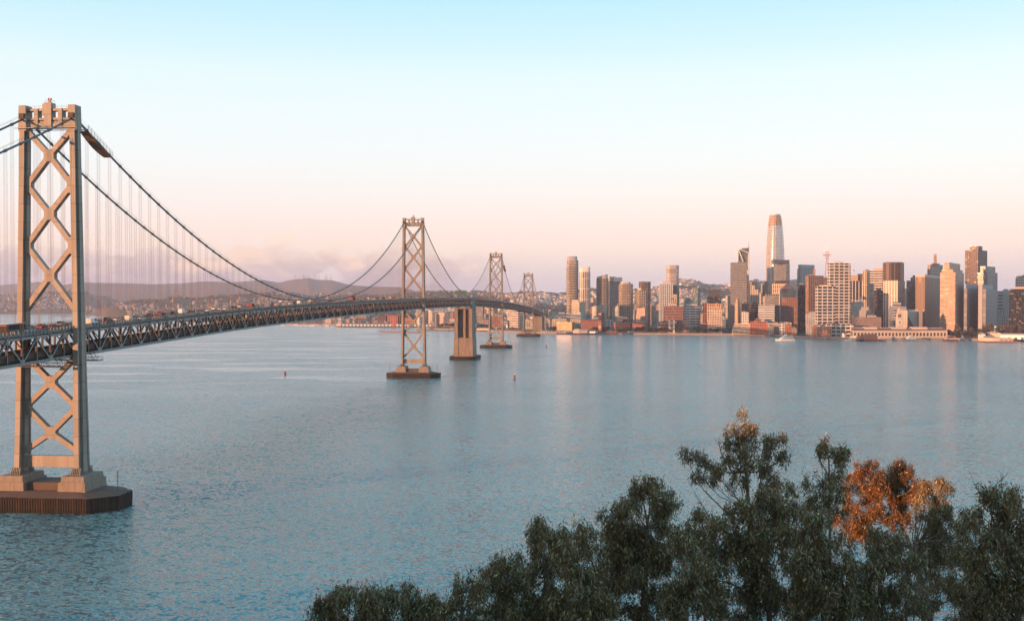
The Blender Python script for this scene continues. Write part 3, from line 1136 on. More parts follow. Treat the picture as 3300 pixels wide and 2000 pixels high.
def section_body(m, prof_pts, w, wt=None, mi=0):
    """side profile (x,z) extruded across y; the upper points taper in"""
    n = len(prof_pts)
    zmax = max(z for x, z in prof_pts)
    zmin = min(z for x, z in prof_pts)
    i = len(m.v)
    for sgn in (-1, 1):
        for x, z in prof_pts:
            t = (z - zmin) / (zmax - zmin)
            m.v.append((x, sgn * (w / 2 + ((wt or w) - w) / 2 * t), z))
    m.f.append(tuple(i + k for k in range(n)))
    m.f.append(tuple(i + n + k for k in reversed(range(n))))
    for k in range(n):
        m.f.append((i + (k + 1) % n, i + k, i + n + k, i + n + (k + 1) % n))
    m.mi += [mi] * (n + 2)


KINDS = {
    'sedan': dict(L=4.7, w=1.85, body=[(-2.35, .35), (2.35, .35), (2.35, .7), (2.2, .85), (1.0, .98), (-1.7, 1.0), (-2.3, .95)],
                  cab=[(1.0, .98), (.25, 1.45), (-1.0, 1.47), (-1.8, 1.0)], r=.33),
    'suv': dict(L=4.7, w=1.95, body=[(-2.35, .4), (2.35, .4), (2.35, .85), (2.15, 1.02), (1.1, 1.12), (-2.25, 1.15), (-2.35, .95)],
                cab=[(1.1, 1.12), (.35, 1.72), (-1.9, 1.75), (-2.22, 1.15)], r=.37),
    'van': dict(L=5.6, w=2.1, body=[(-2.8, .45), (2.8, .45), (2.8, .95), (2.6, 1.15), (1.7, 1.3), (.9, 2.35), (-2.7, 2.4), (-2.8, 2.2)],
                cab=[(1.72, 1.32), (1.0, 2.2), (.35, 2.2), (.35, 1.35)], r=.37),
    'pickup': dict(L=5.6, w=2.0, body=[(-2.8, .5), (2.8, .5), (2.8, .95), (2.6, 1.1), (1.3, 1.15), (-2.8, 1.15)],
                   cab=[(1.3, 1.15), (.7, 1.8), (-.7, 1.82), (-.9, 1.15)], r=.4),
}
proto = {}


def make_vehicle(kind, paint):
    key = (kind, paint)
    if key in proto:
        r_ = copy_tree(proto[key])
        return r_
    e = empty(kind if kind != 'suv' else 'sport_utility_car')
    K = KINDS[kind]
    m = MB()
    section_body(m, K['body'], K['w'], K['w'] * .98)
    if kind != 'van':
        xs = [p[0] for p in K['cab']]
        zt = max(p[1] for p in K['cab'])
        m.box(min(xs) + .55, .3, -K['w'] * .37, K['w'] * .37, zt - .02, zt + .04)
    m.build('body', PAINT[paint], e)
    m = MB()
    section_body(m, K['cab'], K['w'] * (.94 if kind != 'van' else 1.01), K['w'] * (.78 if kind != 'van' else 1.01))
    m.build('window', CG, e)
    for x in (-K['L'] * .3, K['L'] * .31):
        for sg in (-1, 1):
            m = MB()
            y = sg * (K['w'] / 2 - .1)
            m.tube([(x, y - .11, K['r']), (x, y + .11, K['r'])], K['r'], 10)
            m.build('wheel', RUB, e)
    for sg in (-1, 1):
        m = MB()
        zc = K['body'][-1][1] - .12
        m.box(-K['L'] / 2 - .03, -K['L'] / 2 + .08, sg * (K['w'] / 2 - .28) - .2, sg * (K['w'] / 2 - .28) + .2, zc - .08, zc + .06)
        m.build('tail_lamp', M['tail'], e)
    proto[key] = e
    return e


CATN = {'sedan': 'car', 'suv': 'car', 'van': 'van', 'pickup': 'pickup truck'}


def put(o, px, lane, label, cat, group):
    s = bpx(px, lane)
    z = prof(s) - 1.09
    sl_ = (prof(s + 2) - prof(s - 2)) / 4
    o.location = bworld(s, lane, z)
    o.rotation_euler = (0, -math.atan(sl_), BROT)
    tag(o, label, cat, group)


LN = {1: -6.8, 2: -3.4, 3: 0.0, 4: 3.4, 5: 6.8}
VEH = [  # px, lane, kind, paint, label
    (98, 1, 'sedan', 'white', 'white car just ahead of the bus, left of the near tower leg'),
    (137, 3, 'suv', 'red', 'dark red car between the legs of the near tower'),
    (172, 2, 'sedan', 'black', 'low black car between the red and the grey car inside the near tower'),
    (199, 4, 'suv', 'grey', 'dark grey car closest to the north leg inside the near tower'),
    (296, 2, 'van', 'white', 'white van with its side to us just right of the near tower'),
    (348, 3, 'suv', 'black', 'black car with red tail lamps second right of the near tower'),
    (378, 3, 'sedan', 'silver', 'silver car right ahead of the black car near the near tower'),
    (419, 1, 'van', 'cream', 'pale cream delivery van with a dark rear window by the near railing'),
    (458, 1, 'sedan', 'white', 'white car by the railing directly ahead of the cream van'),
    (483, 3, 'pickup', 'black', 'black pickup truck beside the white car ahead of the cream van'),
    (514, 1, 'sedan', 'maroon', 'maroon car low against the near railing'),
    (519, 4, 'suv', 'red', 'red car in the far lanes above the maroon car'),
    (562, 3, 'suv', 'grey', 'dark grey car in the gap before the white box van'),
    (588, 3, 'van', 'white', 'white box van in the middle of the near span'),
    (602, 5, 'sedan', 'silver', 'silver car in the far lane beside the white box van'),
    (617, 3, 'sedan', 'black', 'black car just ahead of the white box van'),
    (672, 2, 'sedan', 'white', 'white car at the tail of the bunch on the near span'),
    (692, 4, 'suv', 'white', 'white car in the far lane at the rear of the bunch'),
    (712, 3, 'sedan', 'silver', 'silver car in the middle of the bunch on the near span'),
    (728, 2, 'sedan', 'white', 'white car at the front of the bunch on the near span'),
    (753, 3, 'suv', 'black', 'black car following the pale cars up the deck'),
    (776, 4, 'pickup', 'cream', 'cream pickup truck ahead of the black car on the rise'),
    (792, 2, 'sedan', 'black', 'black car beside the cream pickup truck'),
    (811, 3, 'van', 'rust', 'rust brown van before the low point of the cable'),
    (836, 2, 'van', 'silver', 'silver van before the low point of the cable'),
    (863, 2, 'sedan', 'white', 'white car below the falling main cable'),
    (882, 4, 'suv', 'maroon', 'maroon car below the falling main cable'),
    (893, 3, 'sedan', 'white', 'small white car left of the low cable'),
    (915, 2, 'suv', 'white', 'white car beneath the lowest stretch of cable'),
    (936, 3, 'sedan', 'white', 'white car ahead under the lowest stretch of cable'),
    (952, 4, 'suv', 'black', 'black car near the lowest stretch of cable'),
    (966, 2, 'van', 'white', 'white van near the lowest stretch of cable'),
    (976, 3, 'sedan', 'cream', 'cream car near the lowest stretch of cable'),
    (1000, 3, 'van', 'cream', 'cream van beside the lowest point of the cable'),
    (1013, 4, 'sedan', 'red', 'red car beside the lowest point of the cable'),
    (1032, 2, 'sedan', 'silver', 'silver car where the cable meets the deck'),
    (1045, 3, 'sedan', 'white', 'white car where the cable meets the deck'),
    (1066, 4, 'van', 'black', 'black van under the rising cable'),
    (1090, 3, 'sedan', 'silver', 'silver car just behind the rust coloured truck'),
    (1110, 2, 'sedan', 'white', 'white car just behind the rust coloured truck'),
]
for px, ln, kind, paint, lab in VEH:
    v = make_vehicle(kind, paint)
    put(v, px, LN[ln] + rnd.uniform(-.3, .3), lab, CATN[kind], 'vehicles on the upper deck')
for px in list(range(1160, 1285, 7)) + [1296, 1310, 1330, 1345, 1385, 1402, 1418, 1434, 1455, 1541, 1556, 1570, 1592, 1602, 1640, 1660]:
    kind = rnd.choice(['sedan', 'suv', 'van', 'sedan', 'suv'])
    v = make_vehicle(kind, rnd.choice(['white', 'black', 'silver', 'grey', 'red', 'white', 'cream']))
    put(v, px + rnd.uniform(-2, 2), LN[rnd.choice([1, 2, 3, 4])], 'tiny vehicle in the far traffic beyond the rust coloured truck', CATN[kind], 'far stream of traffic')
# bus at the left edge
bus = empty('bus')
m = MB()
section_body(m, [(-6, .4), (6, .4), (6, 2.6), (5.6, 3.15), (-5.8, 3.2), (-6, 3.0)], 2.55, 2.5)
m.build('body', PAINT['black'], bus)
m = MB()
m.box(-5.9, 5.7, -1.26, 1.26, 3.16, 3.30)
m.build('roof', PAINT['silver'], bus)
for k in range(6):
    m = MB()
    m.box(-5.5 + k * 1.8, -3.85 + k * 1.8, -1.30, 1.30, 1.5, 2.75)
    m.build('window', CG, bus)
for x in (-3.6, 3.8):
    for sg in (-1, 1):
        m = MB()
        m.tube([(x, sg * 1.15 - .15, .5), (x, sg * 1.15 + .15, .5)], .5, 12)
        m.build('wheel', RUB, bus)
m = MB()
m.box(-6.05, -5.98, -1.0, 1.0, 2.7, 2.85)
m.build('tail_lamp', M['tail'], bus)
put(bus, 42, LN[2], 'long dark bus with a pale roof at the left edge of the deck', 'bus', None)
lb = make_vehicle('sedan', 'blue')
put(lb, 52, LN[1] - .3, 'dark blue car in front of the long bus at the left edge', 'car', 'vehicles on the upper deck')
# lorry with tall rust coloured load
tr = empty('cargo_truck')
m = MB()
m.box(-5.5, 2.2, -1.3, 1.3, 1.1, 4.0)
for k in range(16):
    m.box(-5.4 + k * .48, -5.25 + k * .48, -1.36, 1.36, 1.2, 3.9)
m.build('container', PAINT['rust'], tr)
m = MB()
section_body(m, [(2.5, .6), (5.2, .6), (5.2, 1.6), (4.5, 3.0), (2.5, 3.1)], 2.3)
m.box(-5.5, 2.5, -1.0, 1.0, .7, 1.05)
m.build('cab', PAINT['red'], tr)
for x in (-4.5, -3.3, 3.8):
    for sg in (-1, 1):
        m = MB()
        m.tube([(x, sg * 1.05 - .15, .5), (x, sg * 1.05 + .15, .5)], .5, 10)
        m.build('wheel', RUB, tr)
put(tr, 1137, LN[2], 'tall rust red cargo truck on the deck left of the second tower', 'truck', None)

# lamp posts along both sides
m = MB()
m.tube([(0, 0, 0), (0, 0, 9.6)], [.17, .1], 6)
m.tube([(0, 0, 9.6), (0, .9, 10.3), (0, 2.4, 10.5)], [.09, .08, .07], 6)
lp0 = empty('street_lamp')
m.build('pole', M['rope'], lp0)
m = MB()
m.box(-.18, .18, 2.2, 3.1, 10.38, 10.58)
m.build('lamp_head', M['rope'], lp0)
first = True
ordn = ['1st', '2nd', '3rd', '4th', '5th', '6th', '7th', '8th', '9th', '10th', '11th', '12th', '13th', '14th', '15th', '16th', '17th', '18th']
for sg, nm in ((-1, 'near'), (1, 'far')):
    cnt = 0
    for s in [(-25 if sg < 0 else -8) + 46 * k for k in range(15)]:
        if excl(s, 3):
            s += 4
        o = lp0 if first else copy_tree(lp0)
        first = False
        o.location = bworld(s, sg * 9.3, prof(s) - 1.2)
        o.rotation_euler = (0, 0, BROT + (0 if sg < 0 else math.pi))
        tag(o, 'slender curved lamp post on the %s railing of the deck, %s on that side' % (nm, ordn[cnt]), 'street lamp', 'lamp posts along the deck')
        cnt += 1
# overhead sign before the centre pier
sg_ = empty('overhead_sign', bworld(1030, 0, prof(1030) - 1.1), BROT, 'green overhead road sign gantry above the deck beside the centre pier', 'road sign')
m = MB()
for y in (-8.9, 8.9):
    m.box(-.25, .25, y - .25, y + .25, 0, 9.6)
m.box(-.3, .3, -8.6, 8.6, 8.2, 8.5)
m.box(-.3, .3, -8.6, 8.6, 9.4, 9.6)
m.build('gantry', M['steel'], sg_)
for y0, y1 in ((-8.2, .4), (1.0, 8.0)):
    m = MB()
    m.box(-.5, -.32, y0, y1, 6.2, 9.9)
    m.build('sign_panel', M['sign'], sg_)
m = MB()
m.box(-.62, -.52, -2.2, -1.6, 7.9, 8.4)
m.build('sign_lamp', M['lampglow'], sg_)

# ------------------------------------------------------------------ water and land
wm = MB()
wm.quad((-30000, -2500, 0), (30000, -2500, 0), (30000, 42000, 0), (-30000, 42000, 0))
tag(wm.build('water', M['water']), kind='structure')

SHORE = [(-1400, 8200), (-200, 7900), (225, 7900), (300, 7000), (420, 5200), (620, 4500), (860, 4200), (1000, 4000), (1100, 3780), (1250, 3610), (1340, 3560), (1395, 3150),
         (1560, 2950), (1700, 2760), (1760, 2700), (2040, 2640), (2300, 2580), (2450, 2540), (2600, 2330), (2760, 2260), (3060, 2240),
         (3300, 2150), (4600, 1900)]


def lin(pts, x):
    if x <= pts[0][0]:
        return pts[0][1]
    for (a, b), (c, d) in zip(pts, pts[1:]):
        if x <= c:
            return b + (d - b) * (x - a) / (c - a)
    return pts[-1][1]


RIDGES = [  # (depth, front width, back width, [(px, py)...])
    (16000, 3500, 3000, [(-900, 935), (-200, 925), (0, 919), (84, 911), (135, 909), (180, 915), (240, 925), (330, 950), (420, 985)]),
    (13000, 3400, 3000, [(60, 1000), (120, 945), (157, 924), (242, 913), (281, 910), (419, 913), (497, 916), (583, 913), (660, 906), (745, 910), (846, 902),
                         (901, 911), (927, 904), (951, 900), (980, 898), (996, 895), (1014, 901), (1043, 903), (1069, 902), (1093, 909), (1118, 916),
                         (1144, 919), (1191, 923), (1288, 925), (1317, 931), (1350, 942), (1420, 960), (1500, 985)]),
    (9200, 1500, 1800, [(-900, 960), (-50, 956), (0, 953), (60, 947), (100, 942), (160, 938), (200, 936), (250, 938), (290, 946), (323, 953), (352, 961), (420, 985)]),
    (6600, 1700, 1200, [(300, 1000), (400, 976), (461, 971), (522, 971), (558, 960), (572, 958), (603, 965), (643, 965), (684, 957), (716, 955), (755, 955), (785, 951),
                        (816, 951), (890, 949), (931, 951), (972, 953), (1010, 958), (1080, 952), (1150, 955), (1250, 960), (1330, 955), (1420, 965)]),
    (7600, 3600, 2500, [(1200, 960), (1300, 946), (1350, 944), (1400, 943), (1471, 942), (1542, 941), (1590, 946), (1629, 950), (1654, 949), (1680, 945), (1736, 945), (1769, 947), (1792, 951), (1824, 948),
                        (1870, 938), (1904, 931), (1922, 935), (1980, 937), (2043, 937), (2100, 932), (2126, 929), (2165, 915), (2190, 905), (2222, 906), (2246, 911), (2265, 919), (2284, 925), (2297, 923),
                        (2351, 923), (2413, 915), (2428, 905), (2450, 912), (2520, 905), (2600, 898), (2700, 898), (2800, 915), (3000, 940), (3300, 955), (4200, 965)]),
]


def ground(px, Y):
    sh = lin(SHORE, px)
    if Y < sh:
        return -3.0
    h = 3.0 + min(12.0, max(0, (Y - sh - 500)) * 0.008)
    for Yr, wf, wb, pts in RIDGES:
        if px < pts[0][0] - 250 or px > pts[-1][0] + 250:
            continue
        py = lin(pts, px)
        if px < pts[0][0]:
            py += (pts[0][0] - px) * .3
        if px > pts[-1][0]:
            py += (px - pts[-1][0]) * .3
        zr = PZ(py, Yr)
        d = (Y - Yr) / (wf if Y < Yr else wb)
        if abs(d) < 1 and zr > 4:
            b = 0.5 + 0.5 * math.cos(math.pi * d)
            b = b ** 1.15
            X = PX(px, Y)
            nz = noise.fractal(Vector((X / 900, Y / 900, Yr)), 1.0, 2.1, 4)
            g = (zr - 3) * b * (1 + 0.30 * nz * (1 - b)) + 3
            if Yr > 12000:      # gullies running down the far hills
                g -= (zr * 0.22) * abs(noise.noise(Vector((X / 520 + .25 * math.sin(Y / 700), Y / 2600, 1)))) * (1 - b) * b * 3
            h = max(h, g)
    return h


def land():
    cols = list(range(-1400, 4620, 12))
    ts = [0, 0, .003, .01, .02, .035, .05, .07, .09, .11] + [.135 + .02 * k for k in range(43)]
    v, f = [], []
    nr = len(ts) + 1
    for px in cols:
        sh = lin(SHORE, px)
        for j in range(nr):
            if j == 0:
                Y, z = sh, -4.0
            else:
                t = ts[j - 1]
                Y = sh + (17500 - sh) * t if j < nr - 1 else 30000
                z = 2.6 if j == 1 else ground(px, Y + (.5 if j < 3 else 0))
            v.append((PX(px, Y), Y, z))
    for i in range(len(cols) - 1):
        for j in range(nr - 1):
            a = i * nr + j
            f.append((a, a + nr, a + nr + 1, a + 1))
    me = bpy.data.meshes.new('land')
    me.from_pydata(v, [], f)
    m = bpy.data.materials.new('land_cover')
    m.use_nodes = True
    t = NT(m.node_tree)
    bs = m.node_tree.nodes['Principled BSDF']
    pos = t.n('ShaderNodeNewGeometry').outputs['Position']
    sp = t.n('ShaderNodeSeparateXYZ', {0: pos})
    n1 = t.noise(pos, 0.004, 6, 0.65)
    n2 = t.noise(pos, 0.0012, 4, 0.5)
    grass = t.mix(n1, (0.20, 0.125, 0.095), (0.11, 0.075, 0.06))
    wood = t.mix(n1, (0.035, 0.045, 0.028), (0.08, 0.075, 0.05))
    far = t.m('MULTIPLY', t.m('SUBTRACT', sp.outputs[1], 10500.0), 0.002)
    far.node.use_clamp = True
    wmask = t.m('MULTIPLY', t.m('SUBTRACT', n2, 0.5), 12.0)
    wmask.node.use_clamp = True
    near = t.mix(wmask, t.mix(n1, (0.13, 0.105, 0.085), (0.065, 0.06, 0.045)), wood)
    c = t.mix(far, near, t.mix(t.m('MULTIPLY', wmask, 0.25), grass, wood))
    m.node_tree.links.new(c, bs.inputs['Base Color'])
    bs.inputs['Roughness'].default_value = 0.95
    bs.inputs['Specular IOR Level'].default_value = 0.1
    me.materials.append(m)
    me.polygons.foreach_set('use_smooth', [True] * len(me.polygons))
    o = bpy.data.objects.new('land', me)
    C.objects.link(o)
    tag(o, kind='structure')


land()

# shoreline wall and promenade
qm = MB()
px = 1040
while px < 3700:
    a, b = lin(SHORE, px) - 3, lin(SHORE, px + 20) - 3
    xa, xb = PX(px, a), PX(px + 20, b)
    qm.hexa([(xa, a, -3), (xb, b, -3), (xb, b + 14, -3), (xa, a + 14, -3), (xa, a, 4.0), (xb, b, 4.0), (xb, b + 14, 4.0), (xa, a + 14, 4.0)])
    px += 20
tag(qm.build('quay', M['quay']), kind='structure')

# ------------------------------------------------------------------ buildings
ZM = {'A': (1740, 780, 4.391), 'B': (2040, 800, 4.665), 'C': (2320, 670, 3.318), 'D': (2600, 780, 4.392), 'E': (2940, 770, 4.267),
      'W': (1400, 800, 3.929), 'V': (1200, 680, 2.6667), 'U': (850, 850, 4.928), 'P': (0, 0, 1.0), 'L': (0, 680, 3.555)}

# wall colours
CREAM, WHITE, PALE = (.50, .42, .33), (.58, .56, .53), (.42, .42, .43)
BRICK, BROWN, DARK = (.34, .115, .065), (.10, .065, .05), (.035, .034, .038)
PINK, GREY, TAN = (.46, .31, .25), (.25, .25, .265), (.33, .22, .145)
GLS, TEAL, BLK = (.045, .055, .065), (.03, .075, .085), (.012, .013, .015)
_fc = {}


def FA(*a, **k):
    key = str((a, sorted(k.items())))
    if key not in _fc:
        _fc[key] = facade(*a, **k)
    return _fc[key]


STY = {
    'grid': lambda c, g=GLS, **k: FA('window_grid', c, g, **dict(dict(pu=4.2, pv=4.0, wu=.55, wv=.5), **k)),
    'bands': lambda c, g=GLS, **k: FA('window_bands', c, g, **dict(dict(pu=7.0, pv=4.2, wu=.96, wv=.5), **k)),
    'fins': lambda c, g=GLS, **k: FA('window_fins', c, g, **dict(dict(pu=4.4, pv=60.0, wu=.5, wv=.985), **k)),
    'glass': lambda c, g=TEAL, **k: FA('glass_wall', c, g, **dict(dict(pu=3.2, pv=4.0, wu=.9, wv=.8, gmetal=.55, gr=.1), **k)),
    'plain': lambda c, g=GLS, **k: FA('plain_wall', c, g, **dict(dict(pu=9.0, pv=9.0, wu=.0, wv=.0), **k)),
}


def foot(x0, xs, x1, Y, phi=40.0, depth=26.0):
    """footprint, counter-clockwise from the left end of the left face, seen columns x0 | xs | x1"""
    a0, as_, a1 = [(p - 1650) / F for p in (x0, xs, x1)]
    if xs > x0 + .6 and xs < x1 - .6:
        c_, s_ = math.cos(R(phi)), math.sin(R(phi))
        Xs = as_ * Y
        la = (Xs - a0 * Y) / (c_ + a0 * s_)
        den = s_ - a1 * c_
        lb = (a1 * Y - Xs) / max(den, .05)
        P1_ = (Xs, Y)
        P0_ = (Xs - la * c_, Y + la * s_)
        P2_ = (Xs + lb * s_, Y + lb * c_)
        P3_ = (P0_[0] + P2_[0] - P1_[0], P0_[1] + P2_[1] - P1_[1])
        return [P0_, P1_, P2_, P3_]
    am = (a0 + a1) / 2
    n = math.hypot(am, 1)
    dx, dy = am / n, 1 / n
    A, B_ = (a0 * Y, Y), (a1 * Y, Y)
    # front faces back along the sight line
    wd = (a1 - a0) * Y / 2 * 1.0
    mx = am * Y
    A = (mx - wd * dy, Y + wd * dx)
    B_ = (mx + wd * dy, Y - wd * dx)
    k = 1.0
    return [(A[0] + dx * depth, A[1] + dy * depth), A, B_, (B_[0] + dx * depth, B_[1] + dy * depth)]




def blk(z, tiers, Y, style, label, name='office_tower', cat='building', phi=40.0, depth=26.0, roofm=None, group=None, wmat=None, extra=None):
    """tiers: list of (u0, us, u1, vtop[, part name[, style]]); first is the main body"""
    ox, oy, k = ZM[z]
    t0 = tiers[0]
    fx = (t0[0] + t0[2]) / 2 / k + ox
    g = max(2.0, ground(fx, Y + 20)) - .3
    base = (PX(fx, Y), Y + 8, g)
    root = empty(name, base, 0, label, cat, group)
    done = []
    for i, t in enumerate(tiers):
        x0, xs, x1 = [q / k + ox for q in t[:3]]
        Yt = Y + 2.0 * i
        zt = PZ(t[3] / k + oy, Yt)
        fp = foot(x0, xs, x1, Yt, phi, depth if i == 0 else depth * .8)
        st = t[5] if len(t) > 5 else style
        zb = max([g] + [q[2] for q in done if q[0] - 3 <= x0 and x1 <= q[1] + 3 and q[2] < zt])
        done.append((x0, x1, zt))
        m = MB()
        m.prism([(p[0] - base[0], p[1] - base[1]) for p in fp], zb - base[2], zt - base[2])
        # parapet lip
        m.build(t[4] if len(t) > 4 else ('wall' if i == 0 else 'upper_storeys'), [st, roofm or M['roofgrey']], root)
        if i == 0 and len(tiers) == 1 and (x1 - x0) > 14:
            # roof plant room
            cx_ = sum(p[0] for p in fp) / 4 - base[0]
            cy_ = sum(p[1] for p in fp) / 4 - base[1]
            w_ = (x1 - x0) / F * Y
            m = MB()
            rr = random.Random(int(fx * 7))
            dx_ = w_ * rr.uniform(-.15, .15)
            pw, pd, ph = w_ * rr.uniform(.14, .22), 5, rr.uniform(2, 3.6)
            m.box(cx_ + dx_ - pw, cx_ + dx_ + pw, cy_ - pd, cy_ + pd, zt - base[2], zt - base[2] + ph)
            m.build('roof_plant', [M['roofgrey']], root)
    if extra:
        extra(root, base, g)
    return root


def hip_roof(z, u0, u1, veave, vtop, Y, material, frac=0.0, dep=None):
    def fn(root, base, g):
        ox, oy, k = ZM[z]
        a, b = PX(u0 / k + ox, Y), PX(u1 / k + ox, Y)
        z0, z1 = PZ(veave / k + oy, Y), PZ(vtop / k + oy, Y)
        w_ = b - a
        d = dep or w_
        cx_, cy_ = (a + b) / 2 - base[0], Y + d / 2 - base[1]
        m = MB()
        p = []
        for (f_, zz_) in ((1.04, z0 - base[2]), (max(frac, .02), z1 - base[2])):
            for sx, sy in ((-1, -1), (1, -1), (1, 1), (-1, 1)):
                p.append((cx_ + sx * w_ / 2 * f_, cy_ + sy * d / 2 * f_, zz_))
        m.hexa(p)
        m.build('roof', material, root)
    return fn


TILE = mat('roof_tile', (.22, .075, .05), .85, 0, var=.2)
COPPER = mat('copper_roof', (.08, .20, .17), .6, .1, var=.2)
G = STY

def spire_tower(root, base, g):
    k = 3.318
    def w3(u, v, dy=0):
        Y = 2898 + dy
        return (PX(u / k + 2320, Y) - base[0], Y - base[1], PZ(v / k + 670, Y) - base[2])
    m = MB()
    m.bar(w3(196, 440), w3(250, 582), 3.2, 1.5)
    m.bar(w3(196, 440), w3(302, 478), 3.4, 1.5)
    m.bar(w3(302, 478), w3(302, 700), 3.0, 1.5)
    m.bar(w3(193, 440), w3(190, 620), 3.0, 1.5)
    m.bar(w3(289, 670), w3(302, 715), 3.0, 1.5)
    m.build('diagonal_brace', M['white'], root)
    m = MB()
    a, b, c_, d = w3(243, 452, 10), w3(308, 452, 10), w3(308, 422, 10), w3(243, 440, 10)
    m.hexa([a, b, (b[0], b[1] + 12, b[2]), (a[0], a[1] + 12, a[2]), d, c_, (c_[0], c_[1] + 12, c_[2]), (d[0], d[1] + 12, d[2])])
    m.build('roof_screen', M['steel'], root)
    m = MB()
    m.tube([w3(306, 440, 8), w3(307, 352, 8)], [1.4, .25], 6)
    m.build('spire', M['steel'], root)



def twin_spires(root, base, g):
    k, ox, oy = 4.267, 2940, 770
    Y = 2735
    for u in (300, 320):
        m = MB()
        x = PX(u / k + ox, Y) - base[0]
        z = lambda v: PZ(v / k + oy, Y) - base[2]
        m.tube([(x, Y - base[1], z(340)), (x, Y - base[1], z(285)), (x, Y - base[1], z(222)), (x, Y - base[1], z(195))], [2.3, 2.2, 1.6, .3], 8)
        m.build('spire', mat('spire_stone', (.36, .22, .16), .8), root)


# --- group of towers beside the bridge end
def round_tower(z, u0, u1, tiers, Y, label, flat=0.75):
    """tiers: (u0,u1,vbottom,vtop,material,name,roofslope)"""
    ox, oy, k = ZM[z]
    cx_ = PX((u0 + u1) / 2 / k + ox, Y)
    g = max(2, ground((u0 + u1) / 2 / k + ox, Y)) - .3
    root = empty('apartment_tower', (cx_, Y + 15, g), 0, label, 'skyscraper')
    for (a, b, vb, vt, mt, nm, slope) in tiers:
        r_ = (b - a) / k / F * Y / 2
        xc = PX((a + b) / 2 / k + ox, Y) - cx_
        zb = 0 if vb is None else PZ(vb / k + oy, Y) - g
        zt = PZ(vt / k + oy, Y) - g
        n = 20
        pts = []
        for q in range(n):
            t = 2 * math.pi * q / n + .05
            ct, st_ = math.cos(t), math.sin(t)
            e = 2 / 2.9
            pts.append((xc + r_ * math.copysign(abs(ct) ** e, ct), r_ * flat * math.copysign(abs(st_) ** e, st_)))
        m = MB()
        m.prism(pts, zb, zt)
        if slope:
            for i, v in enumerate(m.v):
                if abs(v[2] - zt) < .01:
                    m.v[i] = (v[0], v[1], zt + slope * (v[0] - xc) / r_)
        m.build(nm, [mt, M['roofgrey']], root)
    return root


round_tower('A', 377, 548, [(377, 548, None, 350, G['bands']((.40, .33, .28), (.03, .028, .03), pv=4.6, wv=.55), 'wall', 0),
                            (384, 548, 350, 255, G['bands']((.42, .35, .30), (.035, .032, .035), pv=4.6, wv=.5), 'upper_storeys', 0),
                            (386, 530, 255, 200, G['bands']((.40, .40, .41), (.25, .25, .26), pv=3.0, wv=.3), 'crown', 0)], 2950,
            'tallest dark banded apartment tower with a rounded crown, first tower right of the bridge')
round_tower('A', 560, 720, [(562, 718, None, 420, G['fins']((.66, .58, .50), (.035, .04, .045), pu=5.0, pv=28, wu=.6, wv=.95), 'wall', 0),
                            (565, 716, 420, 356, G['plain']((.68, .60, .53)), 'crown', 1.5)], 2900,
            'white rib fronted apartment tower with a smooth rounded top, right of the dark banded tower', .7)
blk('A', [(448, 557, 652, 845), (455, 545, 556, 815, 'gable_storeys')], 2800, G['grid'](CREAM, pu=4.6, pv=4.2, wu=.5), 'cream stepped apartment block in front of the dark banded tower', 'apartment_building')
round_tower('A', 803, 975, [(803, 975, None, 515, G['glass']((.30, .22, .17), (.06, .07, .07), pu=4, pv=4.2, wu=.6, wv=.7), 'wall', 0),
                            (812, 965, 515, 470, G['plain']((.44, .36, .29)), 'crown', 4)], 3000,
            'curved brown glass tower with a slanting bronze crown, left of the pink topped tower')
blk('A', [(966, 984, 1158, 553), (1040, 1050, 1164, 497, 'crown', G['plain']((.60, .46, .40))), (968, 985, 1072, 486, 'side_crown', G['plain']((.42, .34, .29)))], 3060,
    G['glass']((.22, .20, .18), (.045, .065, .065), pu=4.5, wu=.7), 'green glass apartment tower with a pink boxed top', 'apartment_tower', 'skyscraper')
round_tower('A', 1120, 1325, [(1120, 1325, None, 590, G['glass']((.42, .30, .22), (.06, .075, .07), pu=5, pv=4.4, wu=.75, wv=.7), 'wall', 0),
                              (1145, 1290, 590, 562, G['plain']((.46, .42, .40)), 'crown', 0)], 2900,
            'green glass tower with a bright bowed left edge and pale flat crown')
round_tower('B', 55, 282, [(97, 274, None, 500, G['glass']((.20, .15, .12), (.05, .05, .05), pu=5, wu=.8), 'rear_storeys', 0),
                           (55, 245, None, 625, G['glass']((.40, .31, .24), (.05, .07, .065), pu=5, pv=4.4, wu=.75, wv=.7), 'wall', 0),
                           (75, 235, 625, 598, G['plain']((.50, .44, .40)), 'crown', 0)], 2900,
            'two part dark glass tower behind the pink tower with the pyramid roof')
blk('A', [(772, 880, 952, 900), (840, 880, 892, 882, 'upper_storeys'), (862, 866, 876, 858, 'turret')], 2860, G['grid'](CREAM, pu=5, wu=.5), 'cream terraced apartment block below the curved brown glass tower', 'apartment_building')
blk('A', [(1022, 1110, 1128, 930), (1070, 1110, 1120, 905, 'upper_storeys'), (1095, 1100, 1112, 872, 'turret')], 2860, G['grid'](CREAM, pu=5, wu=.5), 'cream terraced apartment block with a turret left of the bowed glass tower', 'apartment_building')
blk('A', [(215, 215, 385, 1008), (260, 260, 350, 990, 'penthouse')], 2830, G['grid'](PALE, pu=4, wu=.5), 'grey low office block behind the white apartments by the bridge end', 'office_building')
blk('A', [(380, 575, 622, 1015), (540, 575, 600, 995, 'penthouse')], 2790, G['grid'](WHITE, pu=5, wu=.55), 'long white office block under the cream stepped apartments', 'office_building')
blk('A', [(180, 180, 378, 1080), (262, 262, 300, 1060, 'roof_room')], 2730, G['grid'](CREAM, pu=4.6, pv=4.6, wu=.55), 'cream waterfront apartment block nearest the bridge end', 'apartment_building', depth=14)
